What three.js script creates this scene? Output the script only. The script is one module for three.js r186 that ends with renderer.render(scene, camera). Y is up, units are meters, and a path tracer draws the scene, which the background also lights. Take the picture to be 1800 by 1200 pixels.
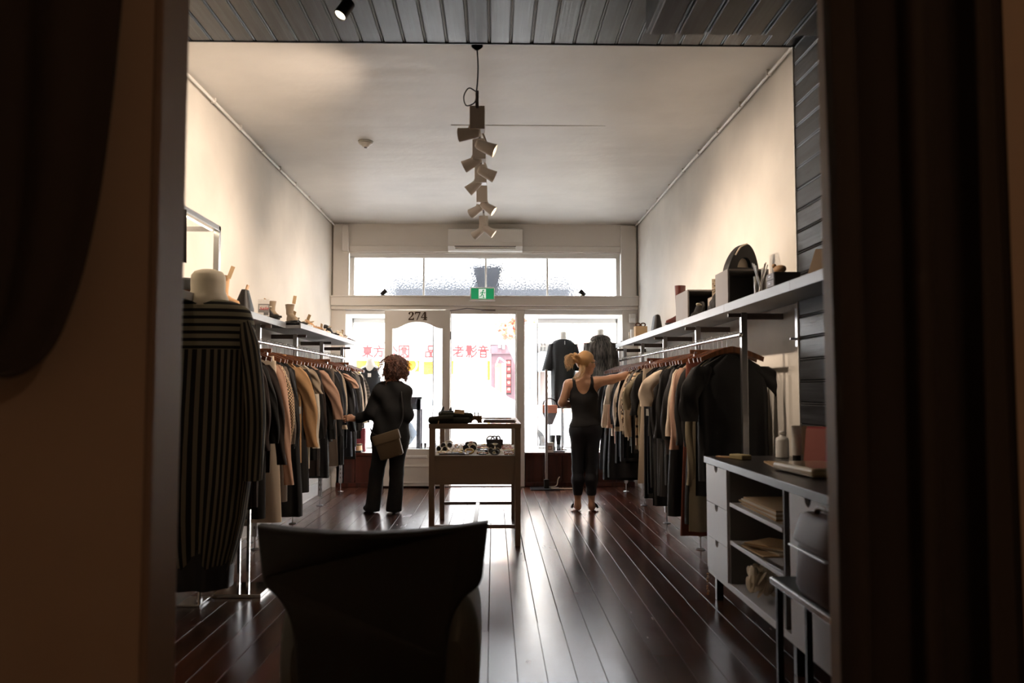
import * as THREE from 'three';
import { mergeGeometries, mergeVertices, toCreasedNormals } from 'three/addons/utils/BufferGeometryUtils.js';
import { RoundedBoxGeometry } from 'three/addons/geometries/RoundedBoxGeometry.js';
import { FontLoader } from 'three/addons/loaders/FontLoader.js';
import { TextGeometry } from 'three/addons/geometries/TextGeometry.js';
import { RectAreaLightUniformsLib } from 'three/addons/lights/RectAreaLightUniformsLib.js';

// ---------------------------------------------------------------- camera, sky, sun, exposure
const scene = new THREE.Scene();
const renderer = new THREE.WebGLRenderer({ antialias: true });
renderer.toneMapping = THREE.LinearToneMapping;
renderer.toneMappingExposure = 2.45;
renderer.shadowMap.enabled = true;
RectAreaLightUniformsLib.init();

const camera = new THREE.PerspectiveCamera(44.97, 1.5, 0.05, 200);
camera.filmGauge = 36;
camera.position.set(0, 1.25, 0);
camera.lookAt(0.2204, 1.25 + 0.5648, -9.984);
camera.focus = 9.0;
camera.userData.fStop = 2.4;

// bright hazy daylight over the street, the sun standing high behind the shop
scene.background = new THREE.Color().setRGB(5.2, 5.3, 5.5);
const sun = new THREE.DirectionalLight(new THREE.Color().setRGB(1, 0.96, 0.9), 3.5);
sun.position.set(6, 26, 4);
sun.target.position.set(0, 0, -20);
sun.castShadow = true;
sun.shadow.mapSize.set(2048, 2048);
Object.assign(sun.shadow.camera, { left: -22, right: 22, top: 22, bottom: -22, near: 1, far: 90 });
sun.shadow.radius = 2;
scene.add(sun, sun.target);

// ---------------------------------------------------------------- helpers
let seed0 = 20240611;
function rng(seed) {
  let s = seed >>> 0;
  return () => { s = (s + 0x6d2b79f5) >>> 0; let t = s; t = Math.imul(t ^ (t >>> 15), t | 1); t ^= t + Math.imul(t ^ (t >>> 7), t | 61); return ((t ^ (t >>> 14)) >>> 0) / 4294967296; };
}
const R = rng(seed0);
const rr = (a, b) => a + (b - a) * R();
const clamp = (x, a, b) => Math.min(b, Math.max(a, x));
const lerp = (a, b, t) => a + (b - a) * t;
const sstep = (a, b, x) => { const t = clamp((x - a) / (b - a), 0, 1); return t * t * (3 - 2 * t); };
const V = (x, y, z) => new THREE.Vector3(x, y, z);

// tiling value noise
const NS = 256, perm = (() => { const r = rng(77), a = new Float32Array(NS * NS); for (let i = 0; i < a.length; i++) a[i] = r(); return a; })();
function vnoise(x, y, px, py) {
  const xi = Math.floor(x), yi = Math.floor(y), fx = x - xi, fy = y - yi, ux = fx * fx * (3 - 2 * fx), uy = fy * fy * (3 - 2 * fy);
  const g = (i, j) => perm[(((j % py) + py) % py) % NS * NS + (((i % px) + px) % px) % NS];
  return lerp(lerp(g(xi, yi), g(xi + 1, yi), ux), lerp(g(xi, yi + 1), g(xi + 1, yi + 1), ux), uy);
}
function fbm(u, v, fx, fy, oct = 4) { let s = 0, a = 0.5, n = 0; for (let o = 0; o < oct; o++) { s += a * vnoise(u * fx + o * 17, v * fy + o * 31, fx, fy); n += a; a *= 0.5; fx *= 2; fy *= 2; } return s / n; }
function noise3(x, y, z) { return Math.sin(x * 1.7 + 1.3 * Math.sin(y * 1.1 + z)) * Math.sin(y * 1.9 + 1.7 * Math.sin(z * 1.3 + x * 0.7)) * Math.sin(z * 2.1 + 1.1 * Math.sin(x * 1.5 + y * 0.6)); }
function tex(w, h, fn, srgb = false) {
  const d = new Uint8Array(w * h * 4);
  for (let j = 0; j < h; j++) for (let i = 0; i < w; i++) {
    const c = fn(i / w, j / h, i, j), k = (j * w + i) * 4;
    if (typeof c === 'number') d[k] = d[k + 1] = d[k + 2] = clamp(c, 0, 1) * 255; else for (let q = 0; q < 3; q++) d[k + q] = clamp(c[q], 0, 1) * 255;
    d[k + 3] = 255;
  }
  const t = new THREE.DataTexture(d, w, h, THREE.RGBAFormat);
  t.wrapS = t.wrapT = THREE.RepeatWrapping; t.magFilter = THREE.LinearFilter; t.minFilter = THREE.LinearMipmapLinearFilter; t.generateMipmaps = true;
  if (srgb) t.colorSpace = THREE.SRGBColorSpace;
  t.needsUpdate = true; return t;
}
function texF(w, h, fn) { // heights kept as floats so that gentle waves stay smooth
  const d = new Float32Array(w * h * 4);
  for (let j = 0; j < h; j++) for (let i = 0; i < w; i++) { const k = (j * w + i) * 4; d[k] = d[k + 1] = d[k + 2] = fn(i / w, j / h); d[k + 3] = 1; }
  const t = new THREE.DataTexture(d, w, h, THREE.RGBAFormat, THREE.FloatType); t.wrapS = t.wrapT = THREE.RepeatWrapping; t.magFilter = THREE.LinearFilter; t.minFilter = THREE.LinearFilter; t.needsUpdate = true; return t;
}
function rep(t, x, y) { const c = t.clone(); c.repeat.set(x, y); c.needsUpdate = true; return c; }
function canvasTex(w, h, draw) {
  const c = document.createElement('canvas'); c.width = w; c.height = h; draw(c.getContext('2d'), w, h);
  const t = new THREE.CanvasTexture(c); t.colorSpace = THREE.SRGBColorSpace; t.magFilter = THREE.LinearFilter; return t;
}
const C = (r, g, b) => new THREE.Color().setRGB(r, g, b);
function M(color, rough = 0.6, o = {}) {
  const { ...rest } = o;
  const m = new THREE.MeshPhysicalMaterial({ color: color.isColor ? color : new THREE.Color(color), roughness: rough, ...rest });
  return m;
}

// geometry
function prep(g) {
  g = g.index ? g.toNonIndexed() : g;
  for (const k of Object.keys(g.attributes)) if (!['position', 'normal', 'uv'].includes(k)) g.deleteAttribute(k);
  if (!g.attributes.normal) g.computeVertexNormals();
  if (!g.attributes.uv) g.setAttribute('uv', new THREE.BufferAttribute(new Float32Array(g.attributes.position.count * 2), 2));
  return g;
}
function merge(list) { list = [].concat(list); if (list.length === 1) return list[0]; return mergeGeometries(list.map(prep)); }
const tr = (g, x = 0, y = 0, z = 0) => g.translate(x, y, z);
function rot(g, x = 0, y = 0, z = 0) { if (x) g.rotateX(x); if (y) g.rotateY(y); if (z) g.rotateZ(z); return g; }
function box(w, h, d, x = 0, y = 0, z = 0, r = 0) {
  const g = r > 0 ? new RoundedBoxGeometry(w, h, d, 2, Math.min(r, w / 2.01, h / 2.01, d / 2.01)) : new THREE.BoxGeometry(w, h, d);
  return tr(g, x, y, z);
}
const bb = (x0, x1, y0, y1, z0, z1, r = 0) => box(x1 - x0, y1 - y0, z1 - z0, (x0 + x1) / 2, (y0 + y1) / 2, (z0 + z1) / 2, r);
const cyl = (r1, r2, h, x = 0, y = 0, z = 0, n = 20) => tr(new THREE.CylinderGeometry(r1, r2, h, n), x, y, z);
function rod(a, b, r, r2 = r, n = 12) {
  const A = V(...a), B = V(...b), d = B.clone().sub(A), g = new THREE.CylinderGeometry(r2, r, d.length(), n);
  g.applyQuaternion(new THREE.Quaternion().setFromUnitVectors(V(0, 1, 0), d.clone().normalize()));
  const m = A.add(B).multiplyScalar(0.5); return tr(g, m.x, m.y, m.z);
}
const tube = (pts, r, n = 40, k = 8, closed = false) => new THREE.TubeGeometry(new THREE.CatmullRomCurve3(pts.map((p) => V(...p)), closed), n, r, k, closed);
const lathe = (pts, n = 28) => new THREE.LatheGeometry(pts.map((p) => new THREE.Vector2(...p)), n);
function ext(pts, depth, bevel = 0, holes = []) {
  const s = pts instanceof THREE.Shape ? pts : new THREE.Shape(pts.map((p) => new THREE.Vector2(...p)));
  for (const h of holes) s.holes.push(new THREE.Path(h.map((p) => new THREE.Vector2(...p))));
  return new THREE.ExtrudeGeometry(s, { depth, bevelEnabled: bevel > 0, bevelSize: bevel, bevelThickness: bevel, bevelSegments: 2, curveSegments: 16 });
}
// uv in metres from the dominant direction of each face, with an offset
function boxUV(g, s = 1, ou = 0, ov = 0, turn = false) {
  g = prep(g); const p = g.attributes.position, n = g.attributes.normal, uv = g.attributes.uv;
  for (let i = 0; i < p.count; i++) {
    const ax = Math.abs(n.getX(i)), ay = Math.abs(n.getY(i)), az = Math.abs(n.getZ(i));
    let u, v; if (ay >= ax && ay >= az) { u = p.getX(i); v = p.getZ(i); } else if (ax >= az) { u = p.getZ(i); v = p.getY(i); } else { u = p.getX(i); v = p.getY(i); }
    if (turn) [u, v] = [v, u];
    uv.setXY(i, u * s + ou, v * s + ov);
  }
  return g;
}
// closed surface of rings: each ring is an array of [x,y,z]; ends capped by a fan
function loft(rings, cap0 = true, cap1 = true) {
  const n = rings[0].length, pos = [], uv = [], idx = [];
  rings.forEach((r, i) => { for (let j = 0; j <= n; j++) { pos.push(...r[j % n]); uv.push(j / n, i / (rings.length - 1)); } });
  for (let i = 0; i < rings.length - 1; i++) for (let j = 0; j < n; j++) { const a = i * (n + 1) + j, b = a + 1, c = a + n + 1, d = c + 1; idx.push(a, c, b, b, c, d); }
  const cap = (r, flip) => { const k = pos.length / 3, c = [0, 0, 0]; r.forEach((p) => { for (let q = 0; q < 3; q++) c[q] += p[q] / n; }); pos.push(...c); uv.push(0.5, 0.5); r.forEach((p) => { pos.push(...p); uv.push(0.5, 0.5); }); for (let j = 0; j < n; j++) { const a = k + 1 + j, b = k + 1 + (j + 1) % n; flip ? idx.push(k, b, a) : idx.push(k, a, b); } };
  { let vol = 0; for (let q = 0; q < idx.length; q += 3) { const [a, b, c] = [idx[q] * 3, idx[q + 1] * 3, idx[q + 2] * 3]; vol += pos[a] * (pos[b + 1] * pos[c + 2] - pos[b + 2] * pos[c + 1]) - pos[a + 1] * (pos[b] * pos[c + 2] - pos[b + 2] * pos[c]) + pos[a + 2] * (pos[b] * pos[c + 1] - pos[b + 1] * pos[c]); } loft.flip = vol < 0; if (vol < 0) for (let q = 0; q < idx.length; q += 3) { const s = idx[q + 1]; idx[q + 1] = idx[q + 2]; idx[q + 2] = s; } }
  const fl = loft.flip;
  if (cap0) cap(rings[0], !fl); if (cap1) cap(rings[rings.length - 1], fl);
  const g = new THREE.BufferGeometry(); g.setAttribute('position', new THREE.Float32BufferAttribute(pos, 3)); g.setAttribute('uv', new THREE.Float32BufferAttribute(uv, 2)); g.setIndex(idx);
  // smooth normals across the seam
  g.computeVertexNormals();
  const N = g.attributes.normal;
  rings.forEach((r, i) => { const a = i * (n + 1), b = a + n; const v = V(N.getX(a) + N.getX(b), N.getY(a) + N.getY(b), N.getZ(a) + N.getZ(b)).normalize(); N.setXYZ(a, v.x, v.y, v.z); N.setXYZ(b, v.x, v.y, v.z); });
  return g;
}
function ellRing(cx, cy, cz, rx, rz, n = 20, p = 2, wob = null) {
  const out = []; for (let j = 0; j < n; j++) { const a = (j / n) * Math.PI * 2, c = Math.cos(a), s = Math.sin(a); let x = Math.sign(c) * Math.abs(c) ** (2 / p) * rx, z = Math.sign(s) * Math.abs(s) ** (2 / p) * rz; const w = wob ? wob(a) : 0; out.push([cx + x, cy, cz + z + w]); } return out;
}

// scene objects
const taken = {};
function numbered(n) { if (!(n in taken)) { taken[n] = 0; return n; } taken[n]++; return n + '_' + String(taken[n]).padStart(3, '0'); }
function mesh(name, geos, mat) { const m = new THREE.Mesh(merge(geos), mat); m.name = name; m.castShadow = m.receiveShadow = true; return m; }
function part(parent, name, geos, mat, label) { const m = mesh(name, geos, mat); if (label) m.userData.label = label; parent.add(m); return m; }
function tag(o, label, category, group) { o.userData.label = label; o.userData.category = category; if (group) o.userData.group = group; return o; }
function thing(name, label, category, pos = [0, 0, 0], ry = 0, group) { const g = new THREE.Group(); g.name = numbered(name); g.position.set(...pos); g.rotation.y = ry; scene.add(g); return tag(g, label, category, group); }
function solo(name, label, category, geos, mat, pos = [0, 0, 0], ry = 0, group) { const m = mesh(numbered(name), geos, mat); m.position.set(...pos); m.rotation.y = ry; scene.add(m); return tag(m, label, category, group); }
function struct(name, geos, mat, label, category) { const m = mesh(numbered(name), geos, mat); m.userData.kind = 'structure'; if (label) { m.userData.label = label; m.userData.category = category; } scene.add(m); return m; }
function structG(name, label, category) { const g = new THREE.Group(); g.name = numbered(name); g.userData.kind = 'structure'; g.userData.label = label; g.userData.category = category; scene.add(g); return g; }
function dup(o, pos, ry, label, group) { const c = o.clone(); c.name = numbered(o.name.replace(/_\d{3}$/, '')); c.position.set(...pos); if (ry !== undefined) c.rotation.y = ry; c.userData = { ...o.userData }; if (label) c.userData.label = label; if (group) c.userData.group = group; scene.add(c); return c; }

// signed distance bodies, meshed by surface nets
const smin = (a, b, k) => { const h = Math.max(k - Math.abs(a - b), 0) / k; return Math.min(a, b) - h * h * k * 0.25; };
function cone3(a, b, r1, r2) {
  const bx = b[0] - a[0], by = b[1] - a[1], bz = b[2] - a[2], l2 = bx * bx + by * by + bz * bz || 1e-9;
  return (x, y, z) => { const px = x - a[0], py = y - a[1], pz = z - a[2], t = clamp((px * bx + py * by + pz * bz) / l2, 0, 1), dx = px - bx * t, dy = py - by * t, dz = pz - bz * t; return Math.sqrt(dx * dx + dy * dy + dz * dz) - (r1 + (r2 - r1) * t); };
}
function ell3(c, r) { const m = Math.min(...r); return (x, y, z) => { const dx = (x - c[0]) / r[0], dy = (y - c[1]) / r[1], dz = (z - c[2]) / r[2], k = Math.sqrt(dx * dx + dy * dy + dz * dz), q = Math.sqrt(dx * dx / r[0] / r[0] + dy * dy / r[1] / r[1] + dz * dz / r[2] / r[2]); return q < 1e-9 ? -m : k * (k - 1) / q; }; }
const union = (k, ...f) => (x, y, z) => { let d = f[0](x, y, z); for (let i = 1; i < f.length; i++) d = smin(d, f[i](x, y, z), k); return d; };
function nets(lo, hi, cell, fn) {
  const n = [0, 1, 2].map((q) => Math.max(2, Math.ceil((hi[q] - lo[q]) / cell))), [nx, ny, nz] = n, sx = nx + 1, sy = ny + 1, sz = nz + 1;
  const val = new Float32Array(sx * sy * sz);
  for (let k = 0, q = 0; k < sz; k++) for (let j = 0; j < sy; j++) for (let i = 0; i < sx; i++, q++) val[q] = fn(lo[0] + i * cell, lo[1] + j * cell, lo[2] + k * cell);
  const id = new Int32Array(nx * ny * nz).fill(-1), pos = [], idx = [], at = (i, j, k) => (k * sy + j) * sx + i;
  for (let k = 0; k < nz; k++) for (let j = 0; j < ny; j++) for (let i = 0; i < nx; i++) {
    let cx = 0, cy = 0, cz = 0, m = 0; const v = [];
    for (let c = 0; c < 8; c++) v.push(val[at(i + (c & 1), j + ((c >> 1) & 1), k + (c >> 2))]);
    let any = false, all = true; for (const q of v) { if (q < 0) any = true; else all = false; } if (!any || all) continue;
    for (const [a, b] of NET_EDGES) if ((v[a] < 0) !== (v[b] < 0)) { const t = v[a] / (v[a] - v[b]); cx += (a & 1) + t * ((b & 1) - (a & 1)); cy += ((a >> 1) & 1) + t * (((b >> 1) & 1) - ((a >> 1) & 1)); cz += (a >> 2) + t * ((b >> 2) - (a >> 2)); m++; }
    id[(k * ny + j) * nx + i] = pos.length / 3; pos.push(lo[0] + (i + cx / m) * cell, lo[1] + (j + cy / m) * cell, lo[2] + (k + cz / m) * cell);
  }
  const I = (i, j, k) => id[(k * ny + j) * nx + i];
  const quad = (a, b, c, d, f) => { if (a < 0 || b < 0 || c < 0 || d < 0) return; f ? idx.push(a, b, c, a, c, d) : idx.push(a, c, b, a, d, c); };
  for (let k = 1; k < nz; k++) for (let j = 1; j < ny; j++) for (let i = 0; i < nx; i++) { const a = val[at(i, j, k)] < 0, b = val[at(i + 1, j, k)] < 0; if (a !== b) quad(I(i, j - 1, k - 1), I(i, j, k - 1), I(i, j, k), I(i, j - 1, k), a); }
  for (let k = 1; k < nz; k++) for (let j = 0; j < ny; j++) for (let i = 1; i < nx; i++) { const a = val[at(i, j, k)] < 0, b = val[at(i, j + 1, k)] < 0; if (a !== b) quad(I(i - 1, j, k - 1), I(i - 1, j, k), I(i, j, k), I(i, j, k - 1), a); }
  for (let k = 0; k < nz; k++) for (let j = 1; j < ny; j++) for (let i = 1; i < nx; i++) { const a = val[at(i, j, k)] < 0, b = val[at(i, j, k + 1)] < 0; if (a !== b) quad(I(i - 1, j - 1, k), I(i, j - 1, k), I(i, j, k), I(i - 1, j, k), a); }
  const g = new THREE.BufferGeometry(); g.setAttribute('position', new THREE.Float32BufferAttribute(pos, 3)); g.setIndex(idx);
  const nor = new Float32Array(pos.length), e = cell * 0.35, uv = new Float32Array(pos.length / 3 * 2);
  for (let q = 0; q < pos.length; q += 3) { const [x, y, z] = [pos[q], pos[q + 1], pos[q + 2]]; let a = fn(x + e, y, z) - fn(x - e, y, z), b = fn(x, y + e, z) - fn(x, y - e, z), c = fn(x, y, z + e) - fn(x, y, z - e); const l = Math.hypot(a, b, c) || 1; nor[q] = a / l; nor[q + 1] = b / l; nor[q + 2] = c / l; uv[q / 3 * 2] = x + z; uv[q / 3 * 2 + 1] = y; }
  g.setAttribute('normal', new THREE.BufferAttribute(nor, 3)); g.setAttribute('uv', new THREE.BufferAttribute(uv, 2));
  return g;
}
const NET_EDGES = [[0, 1], [2, 3], [4, 5], [6, 7], [0, 2], [1, 3], [4, 6], [5, 7], [0, 4], [1, 5], [2, 6], [3, 7]];

// ---------------------------------------------------------------- materials
const T = {};
T.boards = tex(512, 512, (u, v) => { // grain runs along v
  const g = fbm(u, v, 40, 3, 4), b = fbm(u, v, 6, 4, 4), f = fbm(u, v, 128, 12, 2);
  let k = 0.62 + 0.5 * (g - 0.5) + 0.55 * (b - 0.5) + 0.15 * (f - 0.5);
  for (const [x, y] of [[0.3, 0.2], [0.7, 0.55], [0.2, 0.8], [0.85, 0.9]]) { const d = Math.hypot((u - x) * 2.2, (v - y)); k -= 0.45 * Math.exp(-d * d * 1800); k += 0.1 * Math.sin(d * 260) * Math.exp(-d * d * 500); }
  return [k * 0.97, k, k * 1.04];
}, true);
T.floor = tex(1024, 1024, (u, v) => {
  const g = fbm(u, v, 50, 3, 4), b = fbm(u, v, 5, 3, 5), f = fbm(u, v, 200, 16, 2);
  const k = 0.72 + 0.34 * (g - 0.5) + 0.4 * (b - 0.5) + 0.2 * (f - 0.5), r = fbm(u, v, 3, 4, 3) - 0.5;
  return [k * (1.02 + 0.2 * r), k * (0.97 - 0.1 * r), k * (0.94 - 0.15 * r)];
}, true);
T.floorR = tex(1024, 1024, (u, v) => { const w = fbm(u, v, 6, 5, 5), s = fbm(u, v, 90, 20, 3), d = fbm(u, v, 30, 30, 3); return clamp(0.62 + 0.3 * (w - 0.5) + 0.12 * (s - 0.5) + 0.08 * (d - 0.5), 0.54, 0.95); });
T.floorB = texF(1024, 1024, (u, v) => 0.5 + 0.7 * (fbm(u, v, 8, 4, 2) - 0.5) + 0.07 * (fbm(u, v, 50, 6, 3) - 0.5));
T.plaster = texF(512, 512, (u, v) => 0.5 + 0.7 * (fbm(u, v, 6, 6, 5) - 0.5) + 0.1 * (fbm(u, v, 120, 120, 2) - 0.5));
T.sheet = texF(512, 512, (u, v) => 0.5 + 0.9 * (fbm(u, v, 2, 9, 3) - 0.5) + 0.08 * (fbm(u, v, 60, 60, 2) - 0.5));
T.dirt = tex(512, 512, (u, v) => { const a = fbm(u, v, 5, 5, 5), k = 0.93 + 0.14 * (a - 0.5); return [k, k * 0.995, k * 0.985]; }, true);
T.weave = tex(256, 256, (u, v) => 0.5 + 0.25 * Math.sin(u * Math.PI * 2 * 64) * Math.sin(v * Math.PI * 2 * 64) + 0.35 * (fbm(u, v, 24, 24, 3) - 0.5));
T.knit = tex(256, 256, (u, v) => 0.5 + 0.35 * Math.abs(Math.sin(u * Math.PI * 24 + 0.8 * Math.sin(v * Math.PI * 48))) + 0.2 * (fbm(u, v, 40, 40, 2) - 0.5));
T.leather = tex(256, 256, (u, v) => 0.5 + 0.8 * (fbm(u, v, 30, 30, 3) - 0.5));
T.fur = tex(512, 512, (u, v) => { const a = fbm(u, v, 90, 12, 3), b = fbm(u, v, 7, 4, 4), k = 0.55 + 0.8 * (a - 0.5) + 0.7 * (b - 0.5); return [k, k * 0.98, k * 0.95]; }, true);
T.grain = tex(256, 512, (u, v) => { const g = fbm(u, v, 30, 2, 4), k = 0.75 + 0.6 * (g - 0.5); return [k, k * 0.98, k * 0.95]; }, true);
T.pebble = tex(512, 512, (u, v) => { // small rounded cells of obscured glass
  let d1 = 9, n = 40; const x = u * n, y = v * n, xi = Math.floor(x), yi = Math.floor(y);
  for (let j = -1; j < 2; j++) for (let i = -1; i < 2; i++) { const a = ((xi + i) % n + n) % n, b = ((yi + j) % n + n) % n, px = xi + i + perm[a + b * 256], py = yi + j + perm[b + 100 + a * 256]; d1 = Math.min(d1, (x - px) ** 2 + (y - py) ** 2); }
  return Math.sqrt(d1) * 0.9;
});

const m = {};
m.wallL = M(C(0.80, 0.77, 0.72), 0.7, { map: rep(T.dirt, 0.4, 0.4), bumpMap: rep(T.plaster, 0.5, 0.5), bumpScale: 0.004 });
m.ceiling = M(C(0.80, 0.78, 0.75), 0.5, { map: rep(T.dirt, 0.3, 0.3), bumpMap: rep(T.sheet, 0.35, 0.35), bumpScale: 0.012 });
m.trim = M(C(0.74, 0.70, 0.65), 0.42, { bumpMap: rep(T.plaster, 2, 2), bumpScale: 0.0015 });
m.trimWhite = M(C(0.82, 0.81, 0.79), 0.4, { bumpMap: rep(T.plaster, 2, 2), bumpScale: 0.001 });
m.backWall = M(C(0.55, 0.42, 0.31), 0.75, { bumpMap: rep(T.plaster, 1, 1), bumpScale: 0.003 });
m.dark = M(C(0.02, 0.018, 0.016), 0.8);
m.board = [0, 1, 2].map((i) => M(C(0.075 + 0.012 * i, 0.08 + 0.012 * i, 0.088 + 0.013 * i), 0.36, { map: T.boards, bumpMap: T.boards, bumpScale: 0.0012 }));
const floorCols = [[0.15, 0.05, 0.028], [0.12, 0.042, 0.025], [0.175, 0.06, 0.03], [0.13, 0.052, 0.032]];
m.floor = floorCols.map((c) => M(C(...c), 0.37, { map: T.floor, roughnessMap: T.floorR, bumpMap: T.floorB, bumpScale: 0.0015 }));
m.subfloor = M(C(0.035, 0.018, 0.012), 0.9);
m.steel = M(C(0.56, 0.56, 0.57), 0.3, { metalness: 1 });
m.shelf = M(C(0.28, 0.285, 0.295), 0.42, { metalness: 0.55 });
m.chrome = M(C(0.75, 0.75, 0.76), 0.12, { metalness: 1 });
m.bracket = M(C(0.16, 0.13, 0.12), 0.45, { metalness: 0.6 });
m.black = M(C(0.012, 0.012, 0.013), 0.5);
m.blackMetal = M(C(0.02, 0.02, 0.022), 0.35, { metalness: 0.5 });
m.rubber = M(C(0.02, 0.02, 0.02), 0.8);
m.glass = M(C(1, 1, 1), 0.0, { transmission: 1, thickness: 0, ior: 1.5 });
m.case = M(C(0.27, 0.19, 0.13), 0.45, { bumpMap: rep(T.plaster, 3, 3), bumpScale: 0.0008 });
m.riser = M(C(0.13, 0.035, 0.022), 0.35, { map: T.grain });
m.hangerWood = [C(0.26, 0.09, 0.035), C(0.32, 0.13, 0.055), C(0.2, 0.065, 0.03)].map((c) => M(c, 0.35, { map: rep(T.grain, 2, 2) }));
m.white = M(C(0.8, 0.8, 0.79), 0.45);
m.plasticWhite = M(C(0.75, 0.73, 0.69), 0.4);
m.grey = M(C(0.16, 0.145, 0.135), 0.6);
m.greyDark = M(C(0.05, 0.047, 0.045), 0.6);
m.cabinet = M(C(0.60, 0.61, 0.66), 0.4);
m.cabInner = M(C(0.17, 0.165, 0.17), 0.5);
m.cabDark = M(C(0.035, 0.033, 0.035), 0.3);
m.paper = M(C(0.72, 0.66, 0.55), 0.8);
m.kraft = M(C(0.52, 0.36, 0.2), 0.8);
m.tagWhite = M(C(0.8, 0.78, 0.74), 0.7);
m.skin = M(C(0.56, 0.30, 0.19), 0.5, { sheen: 0.2 });
m.skinB = M(C(0.60, 0.33, 0.2), 0.45, { sheen: 0.2 });
m.mannequin = M(C(0.62, 0.56, 0.44), 0.55);
m.leatherBrown = M(C(0.06, 0.024, 0.013), 0.55, { specularIntensity: 0.45, bumpMap: rep(T.leather, 4, 4), bumpScale: 0.00008 });
m.tan = M(C(0.55, 0.33, 0.17), 0.5, { bumpMap: rep(T.leather, 6, 6), bumpScale: 0.00006 });
m.cream = M(C(0.72, 0.63, 0.5), 0.6);
m.blackLeather = M(C(0.009, 0.0075, 0.007), 0.5, { specularIntensity: 0.6, bumpMap: rep(T.leather, 5, 5), bumpScale: 0.00007 });
m.oxblood = M(C(0.09, 0.02, 0.016), 0.3, { bumpMap: rep(T.leather, 5, 5), bumpScale: 0.00007 });
function fab(c, rough = 0.9, o = {}) { return M(c, rough, { bumpMap: rep(T.weave, 6, 6), bumpScale: 0.0002, sheen: 0.06, sheenRoughness: 0.6, ...o }); }
m.curtain = fab(C(0.055, 0.042, 0.035), 0.85, { sheen: 0.35, sheenRoughness: 0.4, sheenColor: C(0.35, 0.32, 0.3) });
m.lining = M(C(0.33, 0.24, 0.18), 0.55, { bumpMap: rep(T.plaster, 2, 2), bumpScale: 0.0015 });  // cream doorway paint with its shade put into a darker brown colour

// ---------------------------------------------------------------- room shell
const XL = -2.08, XR = 1.86, ZF = -10.58, HC = 3.37, ZB = 1.6;
{
  const w = struct('wall_left', boxUV(bb(XL - 0.2, XL, -0.15, 3.62, -11.4, ZB + 0.2)), m.wallL, 'tall cream plaster wall behind the clothes rail with the striped mannequin', 'wall');
  const w2 = struct('wall_right', boxUV(bb(XR, XR + 0.2, -0.15, 3.62, -11.4, ZB + 0.2)), m.wallL, 'tall cream plaster wall behind the grey display boxes', 'wall');
  struct('wall_back', boxUV(bb(XL - 0.2, XR + 0.2, -0.15, 3.62, ZB, ZB + 0.2)), m.backWall, 'plain wall of the curtained back room', 'wall');
  struct('ceiling', boxUV(bb(XL - 0.2, XR + 0.2, HC, 3.62, -10.95, ZB + 0.2)), m.ceiling, 'white sheeted ceiling of the shop', 'ceiling');
  // skirting boards
  for (const [s, x] of [['left', XL + 0.009], ['right', XR - 0.009]]) struct('baseboard_' + s, [boxUV(bb(x - 0.009, x + 0.009, 0, 0.15, ZF, -2, 0.003)), boxUV(bb(x - 0.014, x + 0.014, 0.0, 0.02, ZF, -2, 0.004))], m.trimWhite, 'white skirting board along the ' + (s === 'left' ? 'wall behind the striped mannequin' : 'wall behind the console cabinet'), 'skirting');
  // wainscot battens on the cabinet side, seen below the clothes
  const wn = structG('trim_1', 'white vertical panelling low on the wall under the hanging clothes', 'panelling');
  for (let i = 0; i < 26; i++) { const z = -10.4 + i * 0.21; part(wn, 'panel', boxUV(bb(XR - 0.014, XR, 0.15, 0.62, z, z + 0.2, 0.004)), m.trimWhite); }
}
// floor of old varnished planks
{
  const f = structG('floor', 'dark red-brown varnished plank floor with worn gaps', 'floor');
  part(f, 'slab', bb(XL - 0.2, XR + 0.2, -0.14, -0.0019, -11.4, ZB + 0.2), m.subfloor);
  const plank = (x0, x1, z0, z1, y, tl, ou, ov) => {
    const c = 0.0005, w = x1 - x0, l = z1 - z0, h = 0.02; // top with worn rounded edges
    const prof = [[0, -h], [w, -h], [w, -c], [w - c * 0.9, 0], [c * 0.9, 0], [0, -c]];
    const g = prep(ext(prof, l)); g.translate(x0, 0, z0);
    const p = g.attributes.position; for (let i = 0; i < p.count; i++) p.setY(i, p.getY(i) + y + (p.getX(i) - (x0 + x1) / 2) * tl);
    g.computeVertexNormals(); const uv = g.attributes.uv; for (let i = 0; i < p.count; i++) uv.setXY(i, p.getX(i) * 0.55 + ou, p.getZ(i) * 0.3 + ov);
    return g;
  };
  const r = rng(5), pitch = 0.1285; let x = XL;
  for (let i = 0; x < XR - 0.01; i++) {
    const x1 = Math.min(x + pitch, XR); let z = ZF + 0.0; let first = true;
    while (z < ZB - 0.01) {
      let z1 = z + (first ? 0.7 + r() * 2.6 : 2.2 + r() * 2.0); first = false; if (z1 > ZB - 0.6) z1 = ZB;
      const gap = 0.0013 + 0.0036 * r() ** 4;
      part(f, 'plank', plank(x + gap, x1 - gap, z + 0.0012, z1 - 0.0012, -0.0012 * r(), (r() - 0.5) * 0.01, r() * 7, r() * 7), m.floor[Math.floor(r() * 4)]);
      z = z1;
    }
    x = x1;
  }
}
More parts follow.
